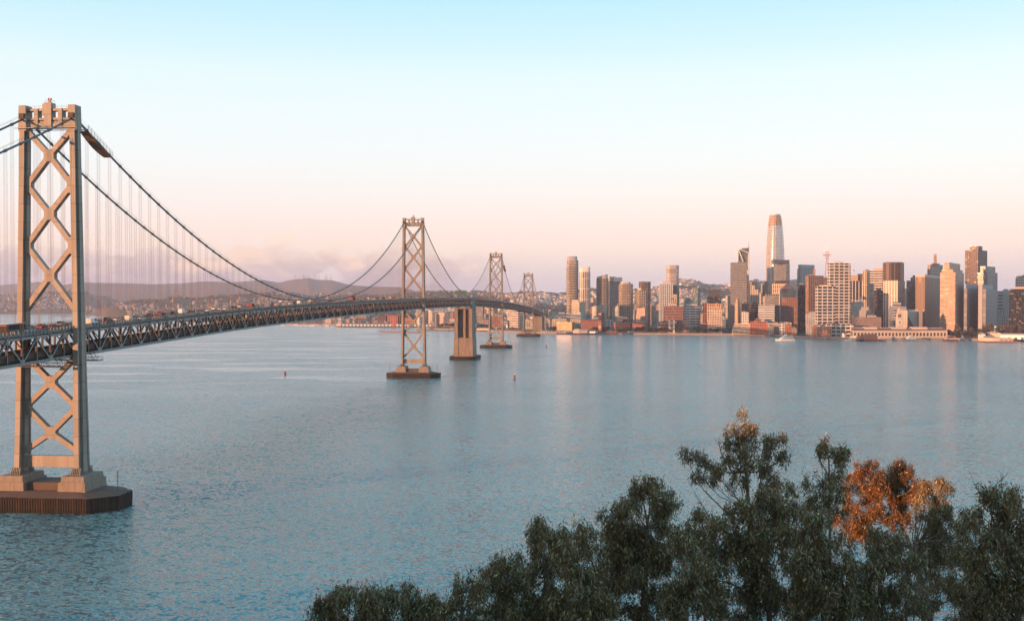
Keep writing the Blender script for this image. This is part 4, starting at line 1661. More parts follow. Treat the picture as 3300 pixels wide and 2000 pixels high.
blk('A', [(382, 382, 578, 1082), (470, 470, 500, 1070, 'roof_room')], 2735, G['grid']((.54, .44, .36), pu=4.6, pv=4.6, wu=.55), 'cream waterfront apartment block right of its twin at the bridge end', 'apartment_building', depth=14)
blk('A', [(238, 455, 497, 1132), (330, 400, 420, 1118, 'roof_room')], 2690, G['grid']((.46, .26, .11), (.10, .08, .05), pu=7, pv=5.5, wu=.75, wv=.6), 'ochre office block with broad windows in front of the cream apartments', 'office_building', phi=30)
blk('A', [(582, 582, 822, 1115)], 2690, G['grid'](BRICK, pu=5.2, pv=6, wu=.5, wv=.55), 'orange brick warehouse with a dark hipped roof left of the brick tower', 'brick_warehouse', 'warehouse', depth=20,
    extra=hip_roof('A', 582, 822, 1115, 1098, 2692, TILE, .9, 18))
blk('A', [(826, 868, 913, 1005)], 2675, G['grid']((.24, .085, .055), pu=3.2, pv=30, wu=.35, wv=.3), 'square dark brick tower with arched openings and a red pyramid roof', 'brick_tower', 'tower', phi=30,
    extra=hip_roof('A', 826, 913, 1003, 978, 2676, TILE))
blk('A', [(915, 915, 1035, 1100)], 2700, G['grid'](WHITE, (.04, .07, .09), pu=8, pv=6, wu=.75, wv=.6), 'white office block with large blue windows behind the brick tower', 'office_building')
blk('A', [(745, 745, 830, 1058)], 2740, G['plain'](WHITE), 'plain white box building behind the brick warehouse', 'office_building')
blk('A', [(980, 1068, 1270, 1130), (1172, 1190, 1238, 1095, 'roof_room', G['grid'](BROWN))], 2690, G['grid']((.36, .14, .09), pu=5, pv=5.6, wu=.5), 'long pink brick loft building right of the brick tower', 'loft_building', 'building', phi=62)
blk('A', [(1080, 1080, 1245, 1062)], 2760, G['plain']((.28, .24, .23)), 'plain taupe hall behind the pink brick loft building', 'hall')
blk('P', [(2038.3, 2038.3, 2081.8, 1038.5)], 2685, G['grid']((.42, .17, .115), pu=5, pv=5.6, wu=.5), 'pink brick loft building at the foot of the pyramid roofed pink tower', 'loft_building', depth=20)
blk('P', [(2030, 2030, 2039, 1037)], 2720, G['plain']((.2, .10, .08)), 'narrow dark brick link between the two long loft buildings', 'loft_building')
blk('B', [(45, 182, 208, 990), (55, 180, 200, 890, 'upper_storeys')], 2760, G['grid'](PINK, pu=5, pv=4.6, wu=.5), 'pink office tower with a red pyramid roof', 'office_tower', phi=30,
    extra=hip_roof('B', 60, 190, 892, 858, 2765, TILE))
# --- middle stretch
blk('B', [(388, 400, 602, 535), (418, 430, 567, 495, 'crown', G['plain']((.66, .58, .54)))], 2860, G['grid']((.68, .62, .56), (.035, .035, .04), pu=5.2, pv=4.4, wu=.5, wv=.7, vary=.7), 'white rippling apartment tower with dark window bays', 'apartment_tower', 'skyscraper', phi=80)
round_tower('B', 510, 698, [(510, 698, None, 253, G['glass']((.50, .42, .38), (.36, .31, .29), pu=30, pv=5.0, wu=.98, wv=.7, gmetal=.25), 'wall', 0),
                            (513, 655, 570, 560, G['plain']((.4, .35, .33)), 'ledge', 0)], 3200,
            'tall pale glass tower with a rounded left corner rising behind the white rippling tower', .8)
blk('B', [(600, 600, 695, 565)], 3150, G['glass'](TEAL, (.03, .07, .08)), 'teal glass base block in front of the tall pale glass tower', 'office_building')
blk('B', [(598, 598, 657, 692)], 2905, G['grid'](CREAM, pu=4.5), 'narrow cream block between the rippling tower and the teal glass', 'apartment_building')
blk('B', [(365, 365, 824, 1105), (455, 455, 752, 868, 'wing', G['grid']((.24, .10, .07), pu=5, pv=7, wu=.6)), (542, 542, 658, 830, 'centre_storeys', G['grid']((.60, .48, .38), pu=5, pv=5, wu=.55)),
          (572, 572, 636, 762, 'tower_storeys', G['fins']((.58, .46, .37), pu=4)), (582, 582, 622, 742, 'turret')], 2650,
    G['grid']((.33, .155, .105), pu=6, pv=4.8, wu=.85, wv=.5), 'brick and cream waterfront building with a stepped central tower and wide low wings', 'office_building', depth=30)
blk('B', [(530, 530, 653, 1085)], 2636, G['fins']((.62, .49, .40), (.03, .028, .03), pu=11, pv=26, wu=.62, wv=.85), 'cream arched gateway frame in front of the wide brick waterfront building', 'gateway_building', depth=8)
blk('B', [(766, 800, 892, 798)], 2950, G['grid']((.52, .36, .25), pu=7, pv=6), 'cream office block under a green copper pyramid roof', 'office_building', phi=25,
    extra=hip_roof('B', 770, 890, 798, 742, 2952, COPPER, .5))
blk('B', [(750, 788, 1012, 862), (788, 800, 962, 836, 'penthouse', G['plain']((.52, .46, .42)))], 2680, G['bands']((.60, .58, .56), (.025, .025, .03), pu=16, pv=6.2, wu=.93, wv=.48), 'white office block with bold horizontal stripes beside the brick and cream waterfront building', 'office_building', phi=82)
blk('B', [(903, 975, 1013, 600)], 3300, G['glass']((.10, .13, .14), (.035, .08, .10), pv=5), 'slim teal glass tower in front of the hillside', 'glass_tower', 'skyscraper', phi=35)
blk('B', [(1117, 1117, 1322, 728), (1145, 1145, 1306, 628, 'upper_storeys', G['plain']((.05, .047, .05)))], 2900, G['glass'](DARK, BLK, gmetal=.2), 'black boxy office tower with a blank dark top', 'office_tower')
blk('B', [(1052, 1052, 1122, 828)], 2665, G['fins']((.17, .07, .04), (.05, .03, .02), pu=6, pv=5, wv=.7), 'dark brown office slab left of the cream staggered building', 'office_building')
blk('B', [(1010, 1010, 1120, 1140)], 2655, G['grid']((.15, .06, .04)), 'low dark brown building at the foot of the dark brown slab', 'office_building')
blk('B', [(1120, 1120, 1340, 1085), (1132, 1132, 1340, 910, 'middle_storeys'), (1110, 1110, 1330, 832, 'upper_storeys', G['fins']((.60, .36, .21), (.06, .05, .04), pu=4.5, pv=8, wu=.55, wv=.75))], 2640,
    G['grid']((.60, .47, .38), (.04, .035, .035), pu=4, pv=6, wu=.5, wv=.62), 'cream staggered box building catching orange light near the shore', 'office_building')
blk('B', [(1392, 1420, 1466, 712), (1440, 1446, 1466, 690, 'upper_storeys')], 2860, G['grid'](CREAM, pu=5, wu=.55), 'slim cream apartment tower left of the grey glass slab', 'apartment_tower', phi=50)
blk('B', [(1340, 1340, 1440, 1065)], 2800, G['bands']((.32, .36, .38), pv=6), 'pale slatted terraced building at the foot of the slim cream tower', 'office_building')
# --- around the tallest tower
blk('C', [(187, 195, 310, 440)], 2900, G['glass']((.30, .27, .26), (.10, .115, .12), pu=5, pv=4), 'glass tower with white diagonal braces and a roof spire', 'glass_tower', 'skyscraper', phi=86,
    extra=spire_tower)


blk('C', [(113, 113, 286, 583)], 2780, G['bands']((.26, .245, .25), (.15, .145, .15), pu=4.0, pv=4.4, wu=.9, wv=.55, gmetal=.5, gr=.12), 'broad grey glass slab tower in front of the spired tower', 'glass_tower', 'skyscraper')
blk('C', [(313, 313, 414, 870), (313, 313, 371, 825, 'upper_storeys')], 3000, G['fins']((.50, .42, .36), pu=6, pv=5, wu=.4, wv=.7), 'cream stepped office tower right of the spired glass tower', 'office_tower')


def tapered():
    Y = 2860
    k = 3.318
    cx_ = PX(614.5 / k + 2320, Y)
    g = 3.0
    root = empty('round_top_tower', (cx_, Y + 28, g), 0, 'tallest silver glass tower tapering to a rounded top, highest point of the skyline', 'skyscraper')
    prof_ = [(1300, 195), (917, 195), (830, 195), (700, 193), (550, 189), (430, 181), (300, 166), (240, 157), (182, 146)]
    capp = [(182, 146), (130, 134), (90, 121), (68, 110)]
    def ring(wd):
        r_ = wd / 2 / k / F * Y
        out = []
        for q in range(32):
            t = 2 * math.pi * q / 32 + math.pi / 4 - .35
            ct, st_ = math.cos(t), math.sin(t)
            e = 2 / 3.2
            x, y = r_ * math.copysign(abs(ct) ** e, ct), r_ * math.copysign(abs(st_) ** e, st_)
            a = R(18)
            out.append((x * math.cos(a) - y * math.sin(a), x * math.sin(a) + y * math.cos(a)))
        sc = r_ / max(p[0] for p in out)
        return [(x * sc, y * sc) for x, y in out]
    def skin(pr, nm, mt, cap):
        m = MB()
        for (v0, w0), (v1, w1) in zip(pr, pr[1:]):
            z0 = 0 if v0 == 1300 else PZ(v0 / k + 670, Y) - g
            m.prism(ring(w0), z0, PZ(v1 / k + 670, Y) - g, 0, 1, ring(w1), cap=(cap and v1 == pr[-1][0]))
        return m.build(nm, mt, root)
    skin(prof_, 'wall', [FA('silver_glass', (.52, .48, .46), (.40, .42, .45), pu=4.0, pv=4.6, wu=.8, wv=.7, gmetal=.75, gr=.16, vary=.12), M['roofgrey']], False)
    skin(capp, 'crown', [FA('crown_screen', (.55, .33, .22), (.13, .11, .11), pu=4.0, pv=6.8, wu=.62, wv=.72, gmetal=.6, gr=.3), M['white']], True)
    m = MB()
    z1 = PZ(68 / k + 670, Y) - g
    m.lathe([(14, z1), (12, z1 + 2.2), (5, z1 + 3.2)], 0, 0, 16)
    m.build('dome', M['white'], root)
    # raised vertical fins on the faces
    m = MB()
    for q in range(0, 32, 4):
        for (v0, w0), (v1, w1) in zip(prof_[1:] + capp[1:], prof_[2:] + capp[1:]):
            if v0 <= v1:
                continue
            a, b = ring(w0 + 1)[q], ring(w1 + 1)[q]
            m.bar((a[0], a[1], PZ(v0 / k + 670, Y) - g), (b[0], b[1], PZ(v1 / k + 670, Y) - g), .4, .4)
    m.build('fin', M['white'], root)


tapered()


def wedge_roof(z, pts, Y, dep, name, material):
    """solid with a slanted outline pts (u,v) extruded back"""
    def fn(root, base, g):
        ox, oy, k = ZM[z]
        m = MB()
        n = len(pts)
        fr = [(PX(u / k + ox, Y) - base[0], Y - base[1], PZ(v / k + oy, Y) - base[2]) for u, v in pts]
        bk = [(x, y + dep, z_) for x, y, z_ in fr]
        m.v += fr + bk
        m.f.append(tuple(range(n)))
        m.f.append(tuple(reversed(range(n, 2 * n))))
        for q in range(n):
            m.f.append((q, n + q, n + (q + 1) % n, (q + 1) % n))
        m.mi += [0] * (n + 2)
        m.build(name, material, root)
    return fn


blk('C', [(577, 705, 745, 598)], 2760, G['glass']((.30, .28, .27), (.17, .175, .175), pu=4, pv=4.4), 'grey glass tower with a slanted dark top in front of the tallest tower', 'glass_tower', 'skyscraper', phi=72,
    extra=wedge_roof('C', [(577, 598), (742, 598), (742, 556), (640, 554), (577, 549)], 2763, 24, 'slanted_top', mat('slant_glass', (.10, .10, .105), .2, .4, var=.05)))
blk('C', [(558, 558, 708, 806), (590, 590, 721, 778, 'plant_screen', G['plain'](BLK))], 2730, G['fins']((.60, .44, .33), (.06, .05, .05), pu=4.6, pv=10, wu=.45, wv=.8), 'sunlit ribbed office tower with a black plant screen below the tallest tower', 'office_tower')
blk('C', [(453, 480, 516, 830), (478, 490, 516, 782, 'upper_storeys')], 2850, G['grid'](TAN, pu=5), 'tan stepped office tower left of the tallest tower', 'office_tower', phi=55)
blk('C', [(423, 440, 460, 905)], 2880, G['grid'](CREAM, pu=5), 'small cream block left of the tan stepped tower', 'office_building', phi=50)
blk('C', [(458, 482, 636, 945), (482, 490, 634, 922, 'roof_fins', G['fins']((.36, .34, .30), (.10, .10, .09), pu=6))], 2700, G['bands']((.58, .50, .42), pu=9, pv=5, wv=.45), 'white banded office block with slanted roof fins', 'office_building', phi=80)
blk('C', [(650, 650, 826, 960), (632, 640, 810, 866, 'upper_storeys', G['grid']((.62, .44, .33), (.05, .04, .04), pu=5.2, pv=5.6, wu=.45, wv=.5))], 2600,
    G['grid']((.26, .12, .085), (.03, .025, .03), pu=4.8, pv=5.0, wu=.7, wv=.5), 'brick red office tower with a cream top and a bronze pyramid roof', 'office_tower', depth=34,
    extra=hip_roof('C', 672, 797, 866, 800, 2606, mat('bronze_roof', (.15, .085, .065), .6, .2, var=.1)))
blk('C', [(825, 862, 1016, 650), (835, 868, 1010, 606, 'crown', G['plain']((.36, .355, .37)))], 2950, G['grid']((.38, .37, .385), (.05, .05, .06), pu=6.4, pv=5.6, wu=.55), 'pale grey office tower with rows of square windows and a blank crown', 'office_tower', phi=60)
blk('C', [(835, 850, 917, 822)], 2660, G['glass'](DARK, BLK, gmetal=.25), 'black glass tower beside the brick red office tower', 'glass_tower', phi=70)
blk('C', [(915, 945, 1108, 722)], 2600, G['fins']((.38, .21, .14), (.035, .03, .035), pu=5.6, pv=5.4, wu=.5, wv=.72), 'pinkish brown tower with a glowing orange left edge', 'office_tower', phi=68)
blk('C', [(998, 998, 1020, 650)], 2800, G['plain']((.35, .2, .13)), 'narrow brown turret block behind the pinkish brown tower', 'office_tower')
blk('C', [(412, 412, 582, 1035)], 2565, G['bands']((.60, .585, .57), (.03, .03, .035), pu=40, pv=5.4, wu=.99, wv=.42), 'white and black striped office block with teal glass on its right', 'office_building')
blk('C', [(581, 581, 634, 1040)], 2572, G['glass'](TEAL, (.02, .06, .06), pv=5), 'teal glass block attached right of the striped office block', 'office_building')
blk('C', [(300, 330, 405, 1030), (345, 352, 392, 1003, 'upper_storeys')], 2575, G['glass'](BROWN, (.03, .022, .02), gmetal=.25), 'dark brown glass office block left of the striped block', 'office_building', phi=45)
blk('C', [(160, 190, 217, 1010), (172, 190, 205, 975, 'upper_storeys'), (180, 186, 194, 952, 'turret')], 2585, G['grid']((.58, .34, .21), pu=5, pv=5, wu=.5), 'orange lit stepped tower in front of the grey glass slab', 'apartment_tower', phi=30)
blk('C', [(222, 240, 302, 1022)], 2610, G['bands']((.27, .16, .11), pv=5), 'brown banded office block between the orange lit tower and the dark glass block', 'office_building', phi=60)
blk('C', [(233, 233, 310, 1112)], 2560, G['grid']((.58, .53, .49), pu=5.5, pv=5.5, wu=.55), 'small white gridded block in front of the brown banded block', 'office_building')
blk('C', [(130, 130, 326, 1295), (140, 140, 326, 1262, 'middle_storeys'), (152, 152, 326, 1235, 'upper_storeys')], 2545, G['bands']((.66, .50, .37), (.06, .045, .04), pu=14, pv=4.8, wu=.92, wv=.4), 'cream terraced waterfront block with long window strips', 'office_building')
blk('C', [(325, 325, 512, 1215)], 2535, G['grid']((.40, .125, .06), pu=5.2, pv=6, wu=.5, wv=.6), 'orange brick waterfront building with a raised hipped centre roof', 'brick_building', depth=20,
    extra=hip_roof('C', 380, 447, 1213, 1175, 2537, TILE, .3))
blk('C', [(510, 510, 640, 1232)], 2525, G['bands']((.56, .44, .34), pv=5), 'low cream office block right of the orange brick waterfront building', 'office_building')
blk('C', [(634, 634, 697, 1232)], 2490, G['grid'](WHITE, pu=8, pv=6, wu=.6, wv=.6), 'white gridded office block in the waterfront row', 'office_building')
blk('C', [(695, 695, 762, 1240)], 2488, G['grid']((.38, .13, .075), pu=5, pv=5), 'small orange brick building between the pale waterfront blocks', 'brick_building')
blk('C', [(760, 760, 824, 1285)], 2470, G['grid']((.34, .26, .20), pu=5, pv=5), 'low taupe shore building behind the white ferry', 'shore_building')
blk('C', [(512, 512, 575, 1270)], 2500, G['grid'](GREY, pu=5), 'low grey shore building behind the fishing pier', 'shore_building')
blk('C', [(672, 672, 765, 1225)], 2540, G['grid'](WHITE, pu=5), 'pale low block with a white roof behind the small brick building', 'office_building')
blk('C', [(921, 921, 1020, 1128), (955, 955, 1016, 1107, 'upper_storeys')], 2410, G['bands']((.50, .49, .50), pu=4.5, wu=.8, pv=4.6), 'pale grey banded office block left of the white framed towers', 'office_building')
# --- white framed towers and neighbours
FR = dict(pu=11.5, pv=6.9, wu=.78, wv=.62)
blk('D', [(290, 320, 618, 300), (385, 388, 525, 280, 'penthouse', G['plain']((.62, .46, .36)))], 2430, G['grid']((.60, .50, .42), (.028, .022, .02), **FR), 'tall cream framed office tower with wide dark windows, the higher of two alike', 'office_tower', phi=84)
blk('D', [(120, 150, 404, 625), (175, 176, 345, 610, 'penthouse', G['plain']((.62, .46, .36)))], 2335, G['grid']((.62, .51, .43), (.03, .024, .02), **FR), 'lower cream framed office tower with wide dark windows, in front of its taller twin', 'office_tower', phi=84)
blk('D', [(150, 150, 652, 1160)], 2322, G['grid']((.58, .53, .49), (.03, .028, .028), pu=10, pv=8, wu=.78, wv=.6), 'low white framed podium at the foot of the two cream framed towers', 'office_building', depth=10)
blk('D', [(75, 78, 345, 1190), (90, 92, 150, 1165, 'bay'), (190, 192, 260, 1170, 'stair_bay')], 2290, G['fins']((.33, .13, .075), (.35, .25, .18), pu=7, pv=9, wu=.35, wv=.7), 'curved brick waterfront building with pale window bays', 'brick_building', phi=85, depth=12)
blk('D', [(620, 620, 786, 548), (620, 620, 720, 468, 'upper_storeys', G['plain']((.40, .27, .2))), (716, 716, 788, 448, 'side_storeys', G['plain'](BROWN))], 2600,
    G['fins']((.47, .44, .44), (.04, .035, .035), pu=7.6, pv=80, wu=.76), 'dark tower with thin white vertical ribs and a brown top', 'office_tower')
blk('D', [(235, 235, 292, 502)], 2720, G['bands']((.20, .13, .11), pv=5), 'brown office tower seen between two towers left of the taller framed tower', 'office_tower')
blk('D', [(790, 845, 896, 402)], 2760, G['fins']((.60, .42, .28), (.05, .04, .04), pu=5.5, wu=.42), 'striped tower with a gold lit left face, behind the stepped cupola building', 'office_tower', phi=45)
blk('D', [(895, 895, 1112, 410), (935, 935, 1078, 372, 'penthouse', G['plain']((.56, .38, .29)))], 2720, G['bands']((.64, .56, .50), (.045, .04, .04), pu=12, pv=6, wu=.97, wv=.5), 'white banded office tower with a bright top floor', 'office_tower')


def chamfered(z, u0, u1, uc0, uc1, vt, Y, style, label, ang=0.0):
    ox, oy, k = ZM[z]
    a, b, c0, c1 = [PX(u / k + ox, Y) for u in (u0, u1, uc0, uc1)]
    g = 3.0
    root = empty('office_tower', ((a + b) / 2, Y + 8, g), 0, label, 'skyscraper')
    ox_, oy_ = (a + b) / 2, Y + 8
    pts = [(a, Y + 14), (c0, Y), (c1, Y), (b, Y + 16), (b + 3, Y + 40), (c1, Y + 52), (c0, Y + 52), (a + 6, Y + 40)]
    m = MB()
    m.prism([(x - ox_, y - oy_) for x, y in pts], 0, PZ(vt / k + oy, Y) - g)
    m.build('wall', [style, M['roofgrey']], root)
    return root, ox_, oy_, g


r_, bx_, by_, g_ = chamfered('D', 1115, 1408, 1195, 1330, 290, 2600, G['fins']((.085, .052, .04), (.07, .045, .035), pu=3.2, wu=.6, gmetal=.4, gr=.2), 'dark bronze many sided tower behind the white finned tower')
m = MB()
m.box(-18, 22, 8, 30, PZ(290 / 4.392 + 780, 2600) - g_, PZ(278 / 4.392 + 780, 2600) - g_)
for x in (-14, -9, 2, 11, 17):
    m.box(x - .15, x + .15, 15, 15.3, PZ(278 / 4.392 + 780, 2600) - g_, PZ(255 / 4.392 + 780, 2600) - g_)
m.build('roof_plant', M['roofgrey'], r_)
blk('D', [(1080, 1284, 1386, 545)], 2430, G['fins']((.62, .54, .48), (.05, .038, .03), pu=6.2, pv=90, wu=.5), 'white finned office tower lit gold on its left face', 'office_tower', phi=35)
blk('D', [(948, 1074, 1092, 680)], 2520, G['grid']((.05, .036, .042), BLK, pu=4, wu=.8), 'blackish glass tower left of the white finned tower', 'glass_tower', phi=75)
blk('D', [(1408, 1440, 1534, 545), (1465, 1480, 1532, 500, 'upper_storeys'), (1495, 1500, 1532, 470, 'penthouse')], 2560, G['bands']((.27, .25, .26), (.035, .03, .035), pu=9, pv=5.6), 'stepped grey banded tower right of the white finned tower', 'office_tower', phi=60)


def cupola_building():
    k, ox, oy = 4.392, 2600, 780
    Y = 2450
    g = 3
    X = lambda u: PX(u / k + ox, Y)
    Z = lambda v: PZ(v / k + oy, Y) - g
    cx_ = X(755)
    root = empty('cupola_building', (cx_, Y + 20, g), 0, 'pale stepped building crowned by a small columned cupola', 'building')
    for (a, b, v0, v1, nm) in ((622, 920, None, 960, 'wall'), (632, 888, 960, 915, 'middle_storeys'), (678, 842, 915, 850, 'upper_storeys')):
        m = MB()
        m.box(X(a) - cx_, X(b) - cx_, -18 if nm == 'wall' else -14 if nm[0] == 'm' else -9, 20, 0 if v0 is None else Z(v0), Z(v1))
        m.box(X(a) - cx_ - .8, X(b) - cx_ + .8, -19 if nm == 'wall' else -15 if nm[0] == 'm' else -10, 21, Z(v1) - 1.2, Z(v1) + .01)
        m.build(nm, mat('pale_granite', (.42, .38, .36), .8), root)
    m = MB()
    cu = X(797) - cx_
    m.box(cu - 5, cu + 5, -8, 2, Z(900), Z(868))
    m.lathe([(4.6, Z(868)), (4.6, Z(862)), (3.4, Z(862)), (3.4, Z(842)), (4.6, Z(842)), (4.2, Z(834)), (2.2, Z(815)), (.6, Z(806)), (.5, Z(780)), (.1, Z(768))], cu, -3, 10)
    for q in range(8):
        t = q * math.pi / 4 + .2
        m.box(cu + 4.2 * math.cos(t) - .35, cu + 4.2 * math.cos(t) + .35, -3 + 4.2 * math.sin(t) - .35, -3 + 4.2 * math.sin(t) + .35, Z(862), Z(842))
    m.build('cupola', M['white'], root)


cupola_building()
blk('D', [(835, 850, 930, 1000), (845, 860, 915, 965, 'upper_storeys')], 2400, G['grid']((.38, .32, .29), pu=5), 'small pale office block with a steep top behind the brick hotel', 'office_building', phi=60)
blk('D', [(640, 670, 1056, 1060), (640, 665, 690, 1035, 'corner_storeys'), (855, 860, 985, 1035, 'penthouse', G['plain']((.55, .45, .38)))], 2335, G['grid']((.35, .19, .14), (.42, .35, .29), pu=4.6, pv=6.2, wu=.4, wv=.45), 'wide brick and cream hotel with closely spaced pale windows', 'hotel', phi=80)


def terminal():
    """long arcaded ferry terminal with its clock tower"""
    Y = 2252
    g = 2.5
    px0, px1 = 2751, 3052
    x0, x1 = PX(px0, Y), PX(px1, Y)
    zr, zt = 22.0, 26.0
    k, ox, oy = 4.392, 2600, 780
    root = empty('ferry_terminal', ((x0 + x1) / 2, Y, g), 0, 'long low ferry terminal with a row of arches and a slender clock tower', 'building')
    cx_ = (x0 + x1) / 2
    creamm = mat('terminal_wall', (.56, .43, .34), .8, 0, var=.1)
    roofm = mat('terminal_roof', (.15, .08, .07), .8)
    n = 27
    st = (x1 - x0) / n
    m = MB()
    m.box(x0 - cx_, x1 - cx_, 0, 24, 0, 5)
    m.box(x0 - cx_, x1 - cx_, -.6, 24, 14.6, 16.2)
    for k_ in range(n + 1):
        x = x0 + k_ * st - cx_
        m.box(x - .9, x + .9, -.5, 2, 5, 14.6)
    # arch heads
    for k_ in range(n):
        xc = x0 + (k_ + .5) * st - cx_
        r2 = st / 2 - .9
        for q in range(6):
            t0, t1 = math.pi * q / 6, math.pi * (q + 1) / 6
            a = (xc + r2 * math.cos(t0), 9.5 + min(4.8, r2 * math.sin(t0)))
            b = (xc + r2 * math.cos(t1), 9.5 + min(4.8, r2 * math.sin(t1)))
            m.hexa([(b[0], -.3, b[1]), (a[0], -.3, a[1]), (a[0], 1.6, a[1]), (b[0], 1.6, b[1]), (b[0], -.3, 14.61), (a[0], -.3, 14.61), (a[0], 1.6, 14.61), (b[0], 1.6, 14.61)])
    m.build('wall', creamm, root)
    m = MB()
    m.box(x0 - cx_ + .5, x1 - cx_ - .5, 2.2, 23, 5, 14.5)
    m.build('arcade_glazing', FA('arcade_glass', (.16, .12, .10), (.03, .03, .035), pu=st / 2, pv=4, wu=.8, wv=.8), root)
    for (a, b, za) in ((665, 1581 + 30, 16.2),):
        m = MB()
        m.hexa([(x0 - cx_, 0, 16.2), (x1 - cx_, 0, 16.2), (x1 - cx_, 22, 16.2), (x0 - cx_, 22, 16.2), (x0 - cx_ + 3, 8, 21.5), (x1 - cx_ - 3, 8, 21.5), (x1 - cx_ - 3, 15, 21.5), (x0 - cx_ + 3, 15, 21.5)])
        m.build('roof', roofm, root)
    m = MB()
    for a, b in ((830, 1010), (1215, 1420), (1500, 1720)):
        m.box(PX(a / k + ox, Y) - cx_, PX(b / k + ox, Y) - cx_, 4, 18, 18, 23.6)
    m.box(x0 - cx_ + 6, x1 - cx_ - 6, 9, 13, 21.4, 22.3)
    m.build('monitor_roof', creamm, root)
    # clock tower
    X = lambda u: PX(u / k + ox, Y + 8) - cx_
    Z = lambda v: PZ(v / k + oy, Y + 8) - g
    tw = MB()
    for (a, b, v0, v1) in ((1280, 1348, 1300, 1075), (1276, 1352, 1075, 1068), (1286, 1342, 1068, 1010), (1280, 1348, 1010, 1003), (1294, 1334, 1003, 968), (1290, 1338, 968, 962), (1302, 1328, 962, 938)):
        hw_ = (X(b) - X(a)) / 2
        xc = (X(a) + X(b)) / 2
        tw.box(xc - hw_, xc + hw_, 12 - hw_, 12 + hw_, Z(v0), Z(v1))
    xc = X(1314)
    tw.lathe([(1.6, Z(938)), (1.0, Z(928)), (.35, Z(924)), (.2, Z(912))], xc, 12, 8)
    tm = tw.build('clock_tower', creamm, root)
    m = MB()
    for u in (1296, 1305, 1314, 1323, 1332):
        m.box(X(u) - .5, X(u) + .5, 12 - (X(1342) - X(1286)) / 2 - .12, 12, Z(1062), Z(1022))
    m.build('belfry_opening', M['dark'], tm)
    hw_ = (X(1348) - X(1280)) / 2
    m = MB()
    zc = Z(1135)
    m.tube([(xc, 12 - hw_ - .4, zc), (xc, 12 - hw_ + .1, zc)], 4.6, 24)
    ck = m.build('clock', M['white'], tm)
    m = MB()
    m.tube([(xc, 12 - hw_ - .5, zc), (xc, 12 - hw_ - .42, zc)], 3.3, 24)
    m.build('clock_face', mat('clock_face', (.30, .24, .20), .6), ck)
    m = MB()
    yf = 12 - hw_ - .62
    m.bar((xc, yf, zc), (xc + 1.6, yf, zc + 2.3), .5, .1, (0, 1, 0))
    m.bar((xc, yf, zc), (xc - 1.0, yf, zc - 1.4), .6, .1, (0, 1, 0))
    for q in range(12):
        t = q * math.pi / 6
        m.box(xc + 3.9 * math.cos(t) - .2, xc + 3.9 * math.cos(t) + .2, yf, yf + .2, zc + 3.9 * math.sin(t) - .3, zc + 3.9 * math.sin(t) + .3)
    m.build('clock_hand', M['white'], ck)


terminal()
blk('D', [(1195, 1250, 1422, 960), (1165, 1168, 1410, 905, 'top_slab', G['plain']((.46, .45, .46))), (1215, 1217, 1330, 850, 'plant_room')], 2400, G['bands']((.42, .41, .42), pv=6), 'pale grey tower with a projecting flat top behind the clock tower', 'office_tower', phi=75)
blk('D', [(1370, 1424, 1426, 962)], 2345, G['grid']((.60, .46, .35), pu=4, pv=6, wu=.3, wv=.4), 'narrow cream slab right of the clock tower', 'office_building', phi=75)
hy_ = empty('terraced_hotel', (PX(2965, 2350), 2358, 3), 0, 'grey hotel with a steep sloping wall of terraces right of the clock tower', 'hotel')


def terraced():
    Y = 2350
    k, ox, oy = 4.392, 2600, 780
    g = 3
    bx = PX(2965, Y)
    X = lambda u: PX(u / k + ox, Y) - bx
    Z = lambda v: PZ(v / k + oy, Y) - g
    # plain rear slab
    m = MB()
    m.box(X(1425), X(1655), 14, 40, 0, Z(962))
    m.build('wall', mat('hotel_concrete', (.42, .41, .42), .8, 0, var=.08), hy_)
    m = MB()
    n = 17
    for q in range(n):
        z0 = (Z(962)) * q / n
        z1 = z0 + Z(962) / n
        u1 = 1600 - (1600 - 1430) * q / n
        y0 = -8 + 20 * q / n
        m.box(X(1425), X(u1), y0, 15, z0 + .02, z0 + Z(962) / n * .45)
    m.build('terrace', mat('terrace_slab', (.17, .13, .11), .8), hy_)
    m = MB()
    for q in range(n):
        z0 = (Z(962)) * q / n
        u1 = 1600 - (1600 - 1430) * q / n
        m.box(X(1425) + .5, X(u1) - 1, -6 + 20 * q / n, 15, z0 + Z(962) / n * .45, z0 + Z(962) / n)
    m.build('window_row', M['dark'], hy_)
    m = MB()
    m.box(X(1625), X(1668), 4, 14, 0, Z(965))
    m.build('end_bay', G['bands']((.30, .25, .23), pv=5.5, pu=10), hy_)


terraced()
# --- right end
blk('E', [(40, 172, 378, 520), (40, 172, 378, 487, 'top_band', G['plain']((.56, .45, .40)))], 2420, G['fins']((.24, .16, .12), (.10, .075, .06), pu=3.2, wu=.45, gmetal=.5, gr=.35), 'broad bronze tower with a pale top band, gold left face and dark right face', 'office_tower', phi=30)
blk('E', [(203, 245, 416, 352), (255, 270, 372, 333, 'upper_storeys')], 2720, G['grid']((.42, .30, .26), (.06, .045, .045), pu=6, pv=6, wu=.45), 'reddish tower with two roof spires behind the bronze tower', 'office_tower', phi=50,
    extra=twin_spires)
blk('E', [(380, 590, 708, 455), (402, 555, 688, 415, 'shoulder_storeys'), (435, 505, 655, 322, 'upper_storeys')], 2335, G['bands']((.50, .34, .25), (.15, .10, .08), pu=9, pv=4.6, wu=.9, wv=.5, gmetal=.3, gr=.3), 'stepped tower glowing orange on its left face at the right end of the terminal', 'office_tower', phi=33)
blk('E', [(720, 895, 1026, 150), (787, 900, 958, 96, 'crown')], 2900, G['grid']((.085, .058, .055), (.03, .022, .022), pu=6, pv=6, wu=.5, wv=.5, gmetal=.5), 'tallest dark brown tower at the right end of the skyline', 'office_tower', 'skyscraper', phi=42)
